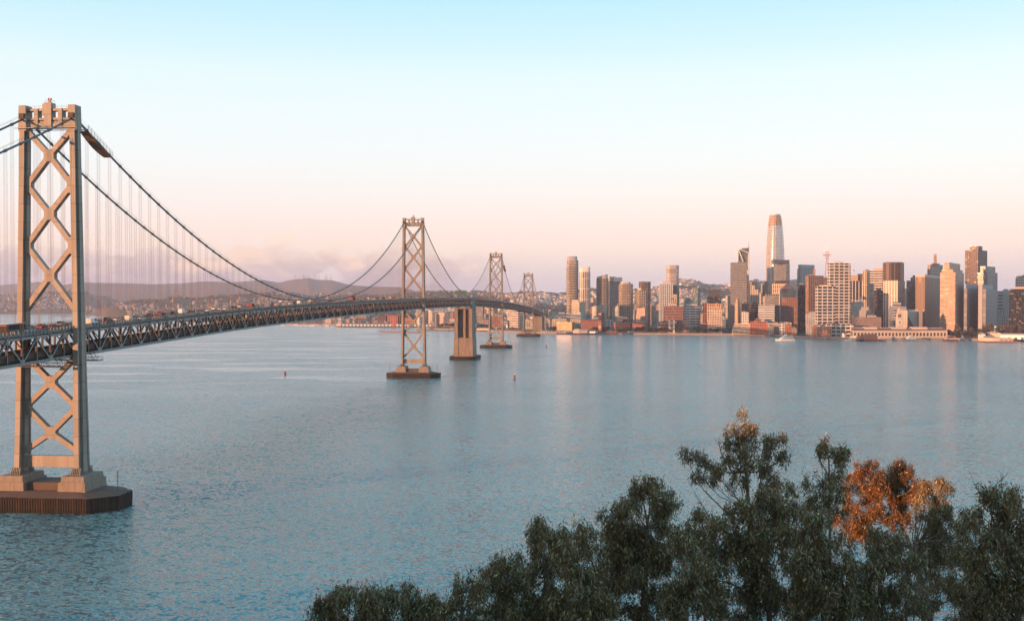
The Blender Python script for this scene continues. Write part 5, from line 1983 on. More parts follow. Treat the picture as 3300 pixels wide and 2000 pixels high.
blk('E', [(898, 1028, 1169, 458), (930, 1000, 1138, 374, 'upper_storeys')], 2500, G['bands']((.33, .29, .29), (.10, .09, .09), pu=8, pv=5, wu=.9, wv=.5, gmetal=.22, gr=.3), 'stepped grey banded tower in front of the tallest dark brown tower', 'office_tower', phi=42)
blk('E', [(708, 750, 966, 682), (722, 735, 893, 610, 'upper_storeys', G['plain']((.33, .32, .34)))], 2345, G['bands']((.28, .265, .28), (.12, .11, .115), pu=9, pv=4.6, wu=.95, wv=.5, gmetal=.22, gr=.3), 'lower grey banded block just right of the glowing stepped tower', 'office_tower', phi=30)
blk('E', [(962, 1010, 1173, 688), (905, 962, 1122, 620, 'upper_storeys', G['plain']((.36, .34, .35)))], 2350, G['bands']((.30, .285, .29), (.13, .12, .12), pu=9, pv=4.6, wu=.95, wv=.5, gmetal=.22, gr=.3), 'wide grey banded block behind the poplars', 'office_tower', phi=30)
blk('E', [(1174, 1174, 1241, 748), (1176, 1176, 1240, 715, 'upper_storeys', G['plain'](GREY))], 2700, G['bands']((.42, .44, .46), pu=9, pv=8), 'narrow office block with black and white stripes near the right end', 'office_building')
blk('E', [(1240, 1240, 1342, 702)], 2720, G['plain']((.40, .43, .44)), 'plain pale tower left of the black braced building', 'office_tower')
blk('E', [(1174, 1174, 1340, 1065), (1180, 1180, 1270, 965, 'upper_storeys')], 2600, G['grid']((.40, .41, .42), pu=5, pv=7, wu=.45, wv=.6), 'low grey classical building seen above the poplars', 'office_building')


def black_braced(root, base, g):
    k, ox, oy = 4.267, 2940, 770
    Y = 2353
    m = MB()
    def w3(u, v):
        return (PX(u / k + ox, Y - 3.5) - base[0], Y - 3.5 - base[1], PZ(v / k + oy, Y - 3.5) - base[2])
    for u in range(1390, 1620, 92):
        for v in (718, 905):
            m.bar(w3(u - 46, v), w3(u + 46, v + 187), .5, .3)
            m.bar(w3(u + 46, v), w3(u - 46, v + 187), .5, .3)
    m.build('cross_bracing', mat('brace_paint', (.11, .09, .085), .6), root)


blk('E', [(1345, 1345, 1620, 686), (1425, 1425, 1600, 655, 'plant_room', G['plain'](PINK))], 2360, G['glass']((.045, .037, .037), BLK, pu=5, gmetal=.15), 'black tower with faint diagonal bracing at the right edge', 'office_tower', extra=black_braced)
blk('E', [(1425, 1425, 1640, 506)], 2620, G['grid']((.56, .54, .53), (.03, .03, .035), pu=5.4, pv=7, wu=.6, wv=.6), 'white tower with a dense grid of dark windows at the right edge', 'office_tower')

# --- mast tower on the hill
mt = empty('mast_tower', (PX(2662, 7400), 7400, ground(2662, 7400) - 5), 0, 'red and white three legged broadcast mast standing on the hill behind the towers', 'radio mast')
m = MB()
g = ground(2662, 7400) - 5
q4 = lambda u, v: (PX(u / 4.392 + 2600, 7400) - mt.location.x, PZ(v / 4.392 + 780, 7400) - g)
def leg3(us, vs, w_, off):
    for (u0, v0), (u1, v1) in zip(zip(us, vs), zip(us[1:], vs[1:])):
        a, b = q4(u0, v0), q4(u1, v1)
        m.bar((a[0], off, a[1]), (b[0], off, b[1]), w_, w_)
leg3([244, 272, 258, 262], [560, 240, 190, 130], 4.5, -8)
leg3([292, 288, 300, 300], [560, 300, 190, 130], 4.5, -8)
leg3([268, 280, 300, 296], [560, 300, 190, 130], 4.5, 20)
for v, a, b in ((388, 256, 292), (240, 262, 298), (300, 262, 300), (497, 248, 290)):
    p_, q_ = q4(a, v), q4(b, v)
    m.bar((p_[0], -6, p_[1]), (q_[0], -6, q_[1]), 5, 4)
m.build('leg', mat('mast_red', (.42, .24, .20), .6), mt)
m = MB()
p_, q_ = q4(232, 186), q4(326, 186)
m.box(p_[0], q_[0], -14, 16, p_[1] - 2, p_[1] + 5)
m.build('platform', mat('mast_red2', (.42, .26, .22), .6), mt)
m = MB()
for u, v in ((257, 75), (296, 72), (303, 74)):
    a, b = q4(u, 186), q4(u, v)
    m.tube([(a[0], 0, a[1]), (b[0], 0, b[1])], [3, 1.4], 6)
m.build('antenna', M['white'], mt)
# thin masts on the far hill
for i, u in enumerate((500, 627, 641, 706, 812, 881, 981, 1008, 1068)):
    px = u / 4.928 + 850
    Y = 13000
    m = MB()
    zt = PZ((155 if i in (0, 1, 2) else 168) / 4.928 + 850, Y)
    g = ground(px, Y) - 6
    for q in range(1):
        m.tube([(0, 0, 0), (0, 0, zt - g)], [3.2, 1.6], 4)
    for e in (-1, 1):
        m.tube([(e * 25, 0, 0), (0, 0, (zt - g) * .7)], .5, 3)
    o = m.build('radio_mast', mat('mast_grey', (.2, .15, .15), .7) if i == 0 else bpy.data.materials['mast_grey'])
    o.location = (PX(px, Y), Y, g)
    tag(o, 'thin radio mast on the ridge of the far hill', 'radio mast', 'radio masts along the far hill')

# ------------------------------------------------------------------ shore and left bank buildings
blk('W', [(528, 612, 634, 745)], 3350, G['bands']((.24, .22, .22), pv=6, pu=8), 'dark grey apartment tower seen just right of the concrete centre pier', 'apartment_tower', phi=60)
blk('W', [(925, 1060, 1082, 765), (925, 1055, 1060, 752, 'upper_storeys')], 3080, G['bands']((.60, .50, .44), (.05, .04, .045), pu=12, pv=6.6, wu=.9, wv=.48), 'tall white banded apartment tower between the two far bridge towers', 'apartment_tower', phi=60)
blk('W', [(1085, 1085, 1142, 835)], 3150, G['grid'](WHITE, pu=5), 'white apartment block right of the tall banded one, seen through the far tower', 'apartment_building')
blk('W', [(1148, 1148, 1285, 905)], 3000, G['grid']((.56, .47, .36), pu=5, pv=6), 'cream block seen through the legs of the farthest bridge tower', 'apartment_building')
blk('W', [(608, 612, 690, 895)], 3080, G['grid']((.50, .34, .26), pu=5, pv=6), 'pinkish apartment block left of the third bridge tower', 'apartment_building', phi=80)
blk('W', [(722, 725, 850, 865)], 3120, G['grid']((.42, .17, .11), pu=6, pv=6), 'red brick block seen through the legs of the third bridge tower', 'apartment_building', phi=80)
blk('W', [(30, 160, 205, 870), (52, 160, 200, 810, 'upper_storeys')], 3450, G['grid'](CREAM, pu=5, pv=5), 'cream terraced apartment block left of the concrete centre pier', 'apartment_building', phi=60)
blk('W', [(205, 240, 250, 825)], 3420, G['grid'](BRICK, pu=5), 'red brick building touching the left side of the centre pier', 'apartment_building', phi=60)
blk('W', [(20, 240, 248, 935)], 3220, G['grid']((.36, .18, .13), pu=6, pv=6), 'row of low reddish houses on the shore left of the centre pier', 'row_house_block', phi=82)
blk('W', [(0, 3, 108, 765)], 3700, G['grid'](PALE, pu=5), 'pale block behind the cream terraced apartments', 'apartment_building', phi=80)
blk('V', [(375, 380, 422, 850)], 3500, G['grid'](CREAM, pu=5), 'narrow cream apartment block between the legs of the second bridge tower', 'apartment_building', phi=80)
blk('V', [(460, 505, 530, 852)], 3500, G['grid']((.58, .48, .38), pu=5, pv=5), 'cream apartment tower just right of the second bridge tower', 'apartment_tower', phi=60)
blk('V', [(535, 538, 610, 835)], 3750, G['grid'](PALE, pu=5), 'grey apartment slab right of the second bridge tower', 'apartment_building', phi=80)
blk('V', [(556, 610, 672, 905), (568, 620, 668, 870, 'upper_storeys')], 3440, G['grid']((.55, .42, .34), pu=5, pv=5), 'pink stepped apartment block right of the second bridge tower', 'apartment_building', phi=60)
# ball park
bp = empty('ball_park', (PX(1290, 3650), 3650, 3), 0, 'dark roofed stadium with red brick wings left of the second bridge tower', 'stadium')
xx = lambda u: PX(u / 4.928 + 850, 3650) - bp.location.x
zz4 = lambda v: PZ(v / 4.928 + 850, 3650) - 3
m = MB()
m.hexa([(xx(1790), 30, zz4(838)), (xx(2380), 30, zz4(838)), (xx(2380), 110, zz4(838)), (xx(1790), 110, zz4(838)), (xx(1850), 40, zz4(768)), (xx(2320), 40, zz4(772)), (xx(2320), 105, zz4(772)), (xx(1850), 105, zz4(768))])
m.build('roof', mat('stadium_roof', (.05, .055, .05), .7), bp)
m = MB()
m.box(xx(1790), xx(2380), 31, 109, 0, zz4(838))
m.build('stand', mat('stadium_stand', (.11, .06, .05), .8), bp)
for a, b, t in ((1935, 2152, 812), (1930, 1960, 790), (2130, 2160, 790), (2180, 2340, 850)):
    m = MB()
    w_ = xx(b) - xx(a)
    m.prism([(xx(a), 0), (xx(b), 0), (xx(b), 24), (xx(a), 24)], 0, zz4(t))
    m.build('brick_wing', [G['grid']((.42, .14, .08), (.08, .05, .045), pu=8, pv=7, wu=.6), M['roofgrey']], bp)
m = MB()
for u in (1850, 2000, 2160, 2300):
    m.box(xx(u) - .4, xx(u) + .4, 35, 35.8, zz4(838), zz4(735))
    m.box(xx(u) - 5, xx(u) + 5, 34, 35, zz4(745), zz4(732))
m.build('floodlight', M['steel'], bp)
# red light tower structure and low hall
lt = MB()
lt.box(-3, 3, -3, 3, 0, 22)
lt.box(-9, 9, -2, 2, 8, 10)
lt.box(-1, 1, -1, 1, 22, 30)
o = lt.build('red_gantry', mat('gantry_red', (.5, .10, .06), .6))
o.location = (PX(1269, 3400), 3400, 3)
tag(o, 'small bright red harbour gantry behind the long white pier shed', 'gantry')
blk('U', [(975, 980, 1075, 868)], 4000, G['plain']((.55, .43, .36)), 'small cream warehouse under the bridge deck behind the marina', 'warehouse', phi=85)
blk('U', [(1130, 1135, 1275, 848)], 4050, G['bands']((.42, .38, .37), pv=7), 'pale grey hall under the deck right of the small cream warehouse', 'hall', phi=85)
blk('U', [(1460, 1465, 1602, 808)], 4100, G['grid']((.36, .27, .17), pu=7, pv=7), 'ochre apartment block under the deck behind the marina', 'apartment_building', phi=85)
blk('U', [(1665, 1670, 1755, 795)], 4150, G['grid']((.28, .27, .28), pu=7, pv=7), 'grey apartment block under the deck left of the stadium', 'apartment_building', phi=85)


def pier_shed(z, u0, u1, vroof, vbase, Y0, Y1, label, wall, end, roofc=(.12, .085, .075), doors=True, name='pier_shed'):
    """long shed on piles; left end at depth Y0, right end at Y1"""
    ox, oy, k = ZM[z]
    xa, xb = PX(u0 / k + ox, Y0), PX(u1 / k + ox, Y1)
    root = empty(name, (xa, Y0, 0), math.atan2(Y1 - Y0, xb - xa), label, 'pier shed')
    L = math.hypot(xb - xa, Y1 - Y0)
    H = PZ(vroof / k + oy, Y0)
    D = 34
    m = MB()
    m.box(-2, L + 2, -4, D + 4, 2.2, 3.2)
    x = 0
    while x < L:
        m.box(x - .5, x + .5, -3.6, -2.6, -3, 2.2)
        m.box(x - .5, x + .5, D / 2, D / 2 + 1, -3, 2.2)
        x += 4.5
    m.build('deck', mat('pier_timber', (.09, .055, .04), .9), root)
    m = MB()
    m.box(0, L, 0, D, 3.2, H - 1.6)
    m.build('wall', wall, root)
    m = MB()
    m.hexa([(-.6, -.8, H - 1.6), (L + .6, -.8, H - 1.6), (L + .6, D + .8, H - 1.6), (-.6, D + .8, H - 1.6), (0, D * .4, H + 1.2), (L, D * .4, H + 1.2), (L, D * .6, H + 1.2), (0, D * .6, H + 1.2)])
    m.build('roof', mat('shed_roof', roofc, .85), root)
    if doors:
        m = MB()
        x = 14
        while x < L - 6:
            m.box(x, x + 5.0, -.12, .2, 3.3, 8.5)
            x += 12
        o_ = m.build('door_row', mat('shed_door', (.09, .10, .11), .7), root)
    if end:
        m = MB()
        m.box(-1.2, 14, -1.0, D + 1, 3.2, H - .4)
        m.hexa([(-1.2, D * .2, H - .4), (14, D * .2, H - .4), (14, D * .8, H - .4), (-1.2, D * .8, H - .4), (0, D * .4, H + 2.4), (13, D * .4, H + 2.4), (13, D * .6, H + 2.4), (0, D * .6, H + 2.4)])
        m.build('bulkhead', end, root)
    return root


shedw = mat('shed_white', (.56, .58, .60), .7, 0, var=.1)
shedc = FA('shed_end', (.62, .44, .32), (.12, .09, .08), pu=4, pv=5, wu=.3, wv=.3)
creamw = mat('shed_cream', (.58, .43, .33), .8, 0, var=.15)
pier_shed('U', 1158, 2700, 948, 1010, 3480, 3420, 'very long white pier shed with a row of dark doors behind the second bridge tower', shedw, creamw)
pier_shed('W', 535, 685, 1003, 1090, 2950, 2935, 'cream end of a pier shed just right of the centre pier', creamw, None, doors=False)
pier_shed('W', 720, 1128, 1012, 1075, 2960, 2840, 'long dark roofed pier shed between the two far bridge towers', mat('shed_dark', (.085, .055, .045), .8), creamw, roofc=(.06, .05, .05), doors=False)
pier_shed('W', 183, 245, 1012, 1068, 3000, 2990, 'small cream pier building touching the left side of the centre pier', creamw, None, doors=False)
pier_shed('W', 1302, 1660, 1038, 1075, 2780, 2660, 'pale blue grey pier shed right of the farthest bridge tower', shedw, creamw, roofc=(.30, .31, .32))
pier_shed('A', 475, 672, 1242, 1290, 2640, 2630, 'low fireboat station shed on the quay below the brick warehouse', mat('shed_taupe', (.32, .27, .24), .8), creamw, roofc=(.35, .32, .30), doors=False)
pier_shed('A', 672, 782, 1250, 1285, 2635, 2630, 'small white waterfront house with a red roof ridge beside the fireboat station', M['white'], None, roofc=(.28, .10, .07))
pier_shed('A', 930, 1090, 1262, 1290, 2650, 2645, 'low dark red restaurant roof on the quay right of the white waterfront house', mat('shed_red', (.22, .06, .04), .8), None, roofc=(.20, .07, .05), doors=False)
pier_shed('A', 1265, 1340, 1262, 1290, 2640, 2640, 'tiny white colonnaded pavilion on the quay', M['white'], None)


def jetty(name, pts, w_, z, material, label, cat='jetty'):
    m = MB()
    b0 = pts[0]
    for (a, b) in zip(pts, pts[1:]):
        m.bar((a[0] - b0[0], a[1] - b0[1], z), (b[0] - b0[0], b[1] - b0[1], z), w_, 1.6, (0, 1, 0) if abs(a[0] - b[0]) > abs(a[1] - b[1]) else (1, 0, 0))
        L = math.hypot(b[0] - a[0], b[1] - a[1])
        for q in range(int(L / 9)):
            t = (q + .5) / int(L / 9)
            x, y = a[0] + (b[0] - a[0]) * t - b0[0], a[1] + (b[1] - a[1]) * t - b0[1]
            m.box(x - .5, x + .5, y - w_ / 2 - .2, y - w_ / 2 + .8, -3, z + 1.2 * rnd.random())
    o = m.build(name, material)
    o.location = (b0[0], b0[1], 0)
    tag(o, label, cat)
    return o


pt = lambda px, Y: (PX(px, Y), Y)
jetty('breakwater', [pt(900, 4060), pt(1000, 3750), pt(1040, 3640)], 8, 1.4, mat('breakwater_stone', (.42, .27, .19), .9), 'long low breakwater in front of the marina', 'breakwater')
jetty('breakwater', [pt(1062, 3640), pt(1085, 3600)], 8, 1.0, M['timber'], 'short dark breakwater left of the long white pier shed', 'breakwater')
jetty('old_pier', [pt(1222, 2870), pt(1300, 2810), pt(1352, 2780)], 16, 1.6, mat('old_pier_wood', (.26, .11, .07), .9), 'low derelict red brown pier in the water behind the second bridge tower', 'pier')
jetty('old_pier', [pt(1345, 3010), pt(1450, 2980)], 22, 2.0, mat('old_pier_wood2', (.17, .10, .075), .9), 'flat dark pier reaching the left side of the centre pier', 'pier')
jetty('rock_spit', [pt(170, 6900), pt(230, 6500), pt(285, 6350)], 20, 1.5, M['timber'], 'thin dark spit of rock in the far bay left of the near tower leg', 'breakwater')
jetty('fishing_pier', [pt(2460, 2400), pt(2490, 2520)], 7, 3.0, M['quay'], 'short fishing pier jutting from the quay left of the white ferry', 'pier')
jetty('ferry_pier', [pt(2590, 2260), pt(2760, 2215)], 5, 3.6, M['quay'], 'slim ferry walkway on piles in front of the curved brick building', 'pier')
jetty('ferry_pier', [pt(2880, 2190), pt(2990, 2180)], 5, 2.2, M['steel'], 'slim ferry walkway in front of the terminal near the blue hulled ferry', 'pier')

# dolphins (clusters of piles with fenders)
for i, (px, py) in enumerate(((2621, 1086), (2612, 1087), (2690, 1086), (2696, 1087), (2706, 1086), (2659, 1089), (2545, 1090), (2553, 1089), (2880, 1094), (2912, 1092))):
    Y = F * CAMH / (py + 3 - YH)
    m = MB()
    for a in range(5):
        t = a * 1.257
        m.tube([(3.2 * math.cos(t), 3.2 * math.sin(t), -3), (2.2 * math.cos(t), 2.2 * math.sin(t), 7.5 + .5 * (a % 2))], .7, 6)
    m.lathe([(3.6, 2), (3.6, 4), (2.6, 4.1)], 0, 0, 8)
    o = m.build('mooring_dolphin', mat('dolphin', (.42, .33, .27), .8) if i == 0 else bpy.data.materials['dolphin'])
    o.location = (PX(px, Y), Y, 0)
    tag(o, 'pale cluster of mooring piles at the ferry landings', 'mooring piles', 'mooring pile clusters at the ferry landings')

# waterfront restaurant on a pier
rs = empty('pier_restaurant', (PX(2806, 2150), 2150, 0), 0, 'dark shingled restaurant on its own pier in front of the ferry terminal', 'restaurant')
k = 4.392
x = lambda u: PX(u / k + 2600, 2150) - rs.location.x
z_ = lambda v: PZ(v / k + 780, 2150)
m = MB()
m.box(x(740), x(1120), -3, 30, 1.2, 2.8)
for q in range(16):
    m.box(x(745 + q * 24), x(745 + q * 24) + .8, -2.8, -2, -3, 1.2)
m.build('deck', M['timber'], rs)
m = MB()
m.box(x(755), x(815), 4, 22, 2.8, z_(1350))
m.box(x(820), x(1010), 2, 24, 2.8, z_(1345))
m.build('wall', G['grid']((.16, .07, .05), (.12, .06, .04), pu=5, pv=4), rs)
m = MB()
for (a, b, v0, v1) in ((748, 822, 1352, 1318), (812, 1018, 1347, 1302)):
    m.hexa([(x(a), 0, z_(v0)), (x(b), 0, z_(v0)), (x(b), 26, z_(v0)), (x(a), 26, z_(v0)), (x(a) + 4, 10, z_(v1)), (x(b) - 4, 10, z_(v1)), (x(b) - 4, 16, z_(v1)), (x(a) + 4, 16, z_(v1))])
m.build('roof', mat('shingle', (.11, .065, .05), .9), rs)
# right hand pier complex
rp = empty('pier_hall', (PX(3215, 2085), 2085, 0), 0, 'cream pier hall with a curved front and tall arched end windows at lower right', 'pier building')
k = 4.267
x = lambda u: PX(u / k + 2940, 2085) - rp.location.x
z_ = lambda v: PZ(v / k + 770, 2085)
m = MB()
m.box(x(1000), x(1452), -8, 46, 1.0, 2.6)
for q in range(30):
    m.box(x(1005 + q * 15), x(1005 + q * 15) + .8, -7.8, -7, -3, 1.0)
m.build('deck', mat('hall_deck', (.26, .12, .08), .9), rp)
m = MB()
pts = [(x(1160), 34)] + [(x(1005) + 5 * math.sin(t) * 0 + (x(1190) - x(1005)) * (1 - math.cos(t)) , 30 - 30 * math.sin(t)) for t in [R(a) for a in (0, 18, 36, 54, 72, 90)]] + [(x(1390), 0), (x(1390), 34)]
m.prism(pts, 2.6, z_(1362))
m.build('wall', [mat('hall_wall', (.58, .45, .36), .8, 0, var=.1), mat('hall_roof', (.42, .38, .36), .8)], rp)
for a, b in ((1210, 1250), (1270, 1312), (1332, 1375)):
    m = MB()
    m.box(x(a), x(b), -.15, .3, 3.2, z_(1378))
    m.build('window', G['grid']((.30, .22, .18), (.06, .05, .05), pu=3, pv=3, wu=.8, wv=.8), rp)
m = MB()
m.box(x(1150), x(1200), 5, 8, z_(1362), z_(1348))
m.box(x(1060), x(1180), 12, 26, z_(1362), z_(1335))
m.build('roof_plant', M['roofgrey'], rp)
pier_shed('E', 1215, 1700, 1305, 1380, 2150, 2110, 'long pale pier shed behind the cream pier hall at the right edge', M['white'], None, roofc=(.5, .40, .34))
blk('E', [(910, 912, 1003, 1305)], 2180, G['grid'](WHITE, pu=12, pv=8, wu=.3, wv=.25), 'small white block at the root of the right hand pier', 'pier_building', phi=80, depth=14)
blk('E', [(1048, 1050, 1215, 1292)], 2190, G['plain']((.60, .45, .37)), 'cream gabled hall with a flagpole behind the curved pier hall', 'pier_building', phi=80, depth=16,
    extra=hip_roof('E', 1048, 1215, 1292, 1270, 2192, mat('gable_pink', (.55, .38, .31), .8), .2, 14))
o = MB()
o.tube([(0, 0, 0), (0, 0, 16)], [.35, .2], 6)
o.box(.3, 4.2, -.05, .05, 12.5, 15.5)
fl = o.build('flagpole', M['white'])
fl.location = (PX(3204.5, 2188), 2188, 14)
tag(fl, 'white flagpole with a small flag on the cream gabled hall', 'flagpole')

# ------------------------------------------------------------------ boats
def hull_mesh(L, w_, h, z0=-.6):
    m = MB()
    st = [(-.5, .85), (-.3, 1), (0, 1), (.25, .9), (.4, .55), (.5, .04)]
    i = 0
    for t, s_ in st:
        sh = h * (1 + .35 * max(0, t) * 2)
        m.v += [(t * L, -w_ / 2 * s_ * .75, z0), (t * L, w_ / 2 * s_ * .75, z0), (t * L + (L * .03 if t > .3 else 0), w_ / 2 * s_, sh), (t * L + (L * .03 if t > .3 else 0), -w_ / 2 * s_, sh)]
    for k_ in range(len(st) - 1):
        a, b = k_ * 4, k_ * 4 + 4
        for p, q in ((0, 1), (1, 2), (2, 3), (3, 0)):
            m.f.append((a + p, a + q, b + q, b + p))
            m.mi.append(0)
    m.f.append((0, 3, 2, 1))
    m.f.append((20, 21, 22, 23))
    m.mi += [0, 0]
    return m


def ferry(px, py, L, head, label, hullc, decks=3):
    Y = F * CAMH / (py - YH)
    e = empty('ferry_boat', (PX(px, Y), Y, 0), R(head), label, 'ferry')
    hull_mesh(L, L * .27, 2.4).build('hull', hullc, e)
    z = 2.5
    for d_ in range(decks):
        a, b = -L * (.44 - .05 * d_), L * (.30 - .10 * d_)
        w_ = L * (.125 - .012 * d_)
        m = MB()
        m.hexa([(a, -w_, z), (b, -w_, z), (b, w_, z), (a, w_, z), (a + .4, -w_, z + 2.5), (b - 2.2, -w_, z + 2.5), (b - 2.2, w_, z + 2.5), (a + .4, w_, z + 2.5)])
        m.build('cabin', M['white'], e)
        m = MB()
        m.box(a + 1.2, b - 2.6, -w_ - .06, w_ + .06, z + .9, z + 1.9)
        m.build('window_band', CG, e)
        z += 2.55
    m = MB()
    m.box(-L * .1, L * .02, -1.6, 1.6, z, z + 2)
    m.tube([(-L * .08, 0, z), (-L * .1, 0, z + 5.5)], .18, 5)
    m.bar((-L * .09, -1.5, z + 4), (-L * .09, 1.5, z + 4), .15, .15)
    m.build('mast', M['white'], e)
    return e


ferry(2530, 1097, 40, 188, 'large white ferry leaving the shore left of the framed towers', M['white'], 3)
ferry(2753, 1098, 37, 165, 'low white catamaran ferry with a blue stripe beside the pier restaurant', mat('hull_pale', (.45, .58, .70), .4), 2)
ferry(2932, 1096, 27, 185, 'small ferry with a deep blue hull in front of the terminal', mat('hull_blue', (.02, .09, .20), .3), 2)
ferry(2717, 1092, 22, 80, 'white ferry moored end on behind the mooring piles', M['white'], 3)
for px, lab in ((1836, 'red hulled fireboat moored left of the fireboat station'), (1881, 'red and white fireboat moored in front of the fireboat station')):
    ferry(px, 1074.5, 26, 175, lab, M['red'], 1)
for px, py, lab in ((3103, 1096, 'small dark orange tug by the foot of the glowing tower'), ):
    ferry(px, py, 12, 20, lab, mat('hull_rust', (.30, .08, .04), .5), 1)
# landing barge with gangway
lb_ = empty('landing_float', (PX(3064, 2185), 2185, 0), 0, 'reddish covered landing float right of the ferry terminal', 'landing float')
m = MB()
m.box(-14, 14, -6, 6, -.5, 2)
m.build('float', M['timber'], lb_)
m = MB()
for q in range(6):
    a0, a1 = math.pi * q / 6, math.pi * (q + 1) / 6
    m.hexa([(-11 * math.cos(a0), -5, 2 + 8 * math.sin(a0)), (-11 * math.cos(a1), -5, 2 + 8 * math.sin(a1)), (-11 * math.cos(a1), 5, 2 + 8 * math.sin(a1)), (-11 * math.cos(a0), 5, 2 + 8 * math.sin(a0)),
            (-10.4 * math.cos(a0), -5, 2.6 + 8 * math.sin(a0)), (-10.4 * math.cos(a1), -5, 2.6 + 8 * math.sin(a1)), (-10.4 * math.cos(a1), 5, 2.6 + 8 * math.sin(a1)), (-10.4 * math.cos(a0), 5, 2.6 + 8 * math.sin(a0))])
m.build('canopy', mat('canopy', (.45, .22, .15), .7), lb_)
# buoys
def buoy(px, py, h, label):
    Y = F * CAMH / (py - YH)
    e = empty('channel_buoy', (PX(px, Y), Y, 0), 0, label, 'buoy')
    m = MB()
    m.lathe([(1.3, -.5), (1.4, .5), (1.2, 1.1), (.4, 1.2)], 0, 0, 10)
    m.build('float', M['red'], e)
    m = MB()
    for a in range(4):
        t = a * math.pi / 2
        m.bar((1.0 * math.cos(t), 1.0 * math.sin(t), 1.1), (.35 * math.cos(t), .35 * math.sin(t), h - 1), .3, .3)
    m.lathe([(.75, h * .35), (.45, h * .8), (.2, h * .82)], 0, 0, 6)
    m.build('cage', M['red'], e)
    m = MB()
    m.lathe([(.35, h - 1), (.4, h - .4), (.1, h)], 0, 0, 6)
    m.build('lantern', M['white'], e)


buoy(1658, 1223, 6.0, 'red cone shaped buoy in open water right of the second bridge tower')
buoy(918, 1207, 5, 'small orange buoy on the wake line left of the second bridge tower')
buoy(1761, 1119, 6.5, 'small dark buoy below the first skyline towers')
buoy(3110, 1097, 4, 'small red buoy by the shore at the right')

# marina: sailing boats behind the breakwater
def sailboat():
    e = empty('sailing_boat')
    hull_mesh(11, 3.2, 1.2).build('hull', M['white'], e)
    m = MB()
    m.tube([(.5, 0, 1), (.5, 0, 15)], [.38, .28], 5)
    m.bar((.5, 0, 2.2), (-4.3, 0, 2.4), .35, .35)
    m.build('mast', M['rope'], e)
    return e


sb0 = None
for i in range(110):
    px = rnd.uniform(965, 1238) if i < 92 else rnd.uniform(905, 1010)
    Y = rnd.uniform(3680, 3860) if px < 1070 else rnd.uniform(3520, 3640)
    if Y > lin(SHORE, px) - 20:
        Y = lin(SHORE, px) - rnd.uniform(25, 90)
    if sb0 is None:
        sb0 = o = sailboat()
    else:
        o = copy_tree(sb0)
    o.location = (PX(px, Y), Y, 0)
    s_ = rnd.uniform(.8, 1.35)
    o.scale = (s_, s_, s_ * rnd.uniform(.95, 1.2))
    o.rotation_euler = (0, 0, rnd.uniform(-.4, .4) + (math.pi if rnd.random() < .3 else 0))
    tag(o, 'white sailing boat with a bare mast moored in the crowded marina under the deck', 'sailing boat', 'sailing boats in the marina')

# ------------------------------------------------------------------ fill of the city
FILLS = [G['grid'](CREAM, pu=5, pv=5), G['grid'](WHITE, pu=5, pv=5), G['grid'](PINK, pu=6, pv=5), G['bands'](PALE, pv=5.5), G['grid'](TAN, pu=5, pv=5), G['grid'](GREY, pu=6, pv=5), G['bands']((.5, .42, .36), pv=5.5),
         G['grid'](BRICK, pu=5, pv=5)]
FN = ['cream', 'white', 'pink', 'pale grey banded', 'tan', 'dark grey', 'buff banded', 'brick red']
# (px range, Y range, top py range, count, place words)
ZONES = [((1350, 1560), (3300, 4400), (1005, 1050), 26, 'behind the centre pier'), ((1560, 1700), (3050, 4200), (985, 1045), 16, 'between the two far bridge towers'),
         ((1760, 1830), (2950, 4000), (995, 1030), 12, 'left of the dark banded tower'), ((1905, 1925), (3000, 4300), (985, 1030), 5, 'between the first skyline towers'),
         ((2045, 2058), (3000, 3600), (975, 1000), 2, 'left of the rippling tower'), ((2098, 2125), (2900, 3900), (975, 1010), 6, 'just left of the rippling tower'),
         ((2195, 2235), (3350, 4200), (975, 1010), 5, 'behind the green pyramid roof'), ((2255, 2285), (3000, 4200), (990, 1025), 6, 'below the slim teal tower'),
         ((2325, 2345), (3000, 4200), (975, 1020), 5, 'left of the grey glass slab'), ((2405, 2460), (2900, 3900), (900, 935), 8, 'behind the stepped office towers'),
         ((2560, 2600), (2900, 3400), (925, 985), 4, 'beside the grey square windowed tower'), ((2730, 2800), (2800, 3300), (925, 960), 6, 'behind the ribbed tower'),
         ((3205, 3262), (2800, 3300), (965, 1010), 4, 'in the gap near the right edge'), ((1060, 1250), (3900, 4700), (1005, 1030), 16, 'behind the marina'),
         ((500, 1050), (4700, 6000), (1000, 1022), 26, 'on the left bank behind the deck'), ((0, 420), (7950, 8700), (1000, 1009), 16, 'on the far left shore'),
         ((1190, 1250), (3560, 3700), (1030, 1042), 3, 'behind the long white pier shed')]
nf = 0
for (pa, pb_), (ya, yb), (ta, tb), cnt, where in ZONES:
    for i in range(cnt):
        px = rnd.uniform(pa, pb_)
        Y = rnd.uniform(ya, yb)
        k = rnd.randrange(len(FILLS))
        w_ = rnd.uniform(5, 13) * (3300 / Y if Y < 6000 else .6)
        top_ = rnd.uniform(ta, tb)
        z1 = PZ(top_, Y)
        if z1 < ground(px, Y) + 8:
            z1 = ground(px, Y) + rnd.uniform(9, 22)
            top_ = YH - (z1 - CAMH) * F / Y
        tall = 'tall' if z1 - ground(px, Y) > 45 else 'low' if z1 - ground(px, Y) < 18 else 'mid-rise'
        blk('P', [(px - w_, px - w_ * rnd.uniform(-.6, .6), px + w_, top_)], Y, FILLS[k], '%s %s city block %s' % (tall, FN[k], where), 'city_block', 'building', phi=rnd.uniform(32, 60),
            group='%s %s blocks %s' % (tall, FN[k], where))
        nf += 1

# small houses: the largest ones as things, the rest as one mass
HC = [(.55, .50, .45), (.52, .44, .37), (.48, .47, .46), (.58, .55, .51), (.42, .35, .29), (.30, .27, .245), (.50, .44, .37), (.34, .22, .17), (.20, .185, .175)]


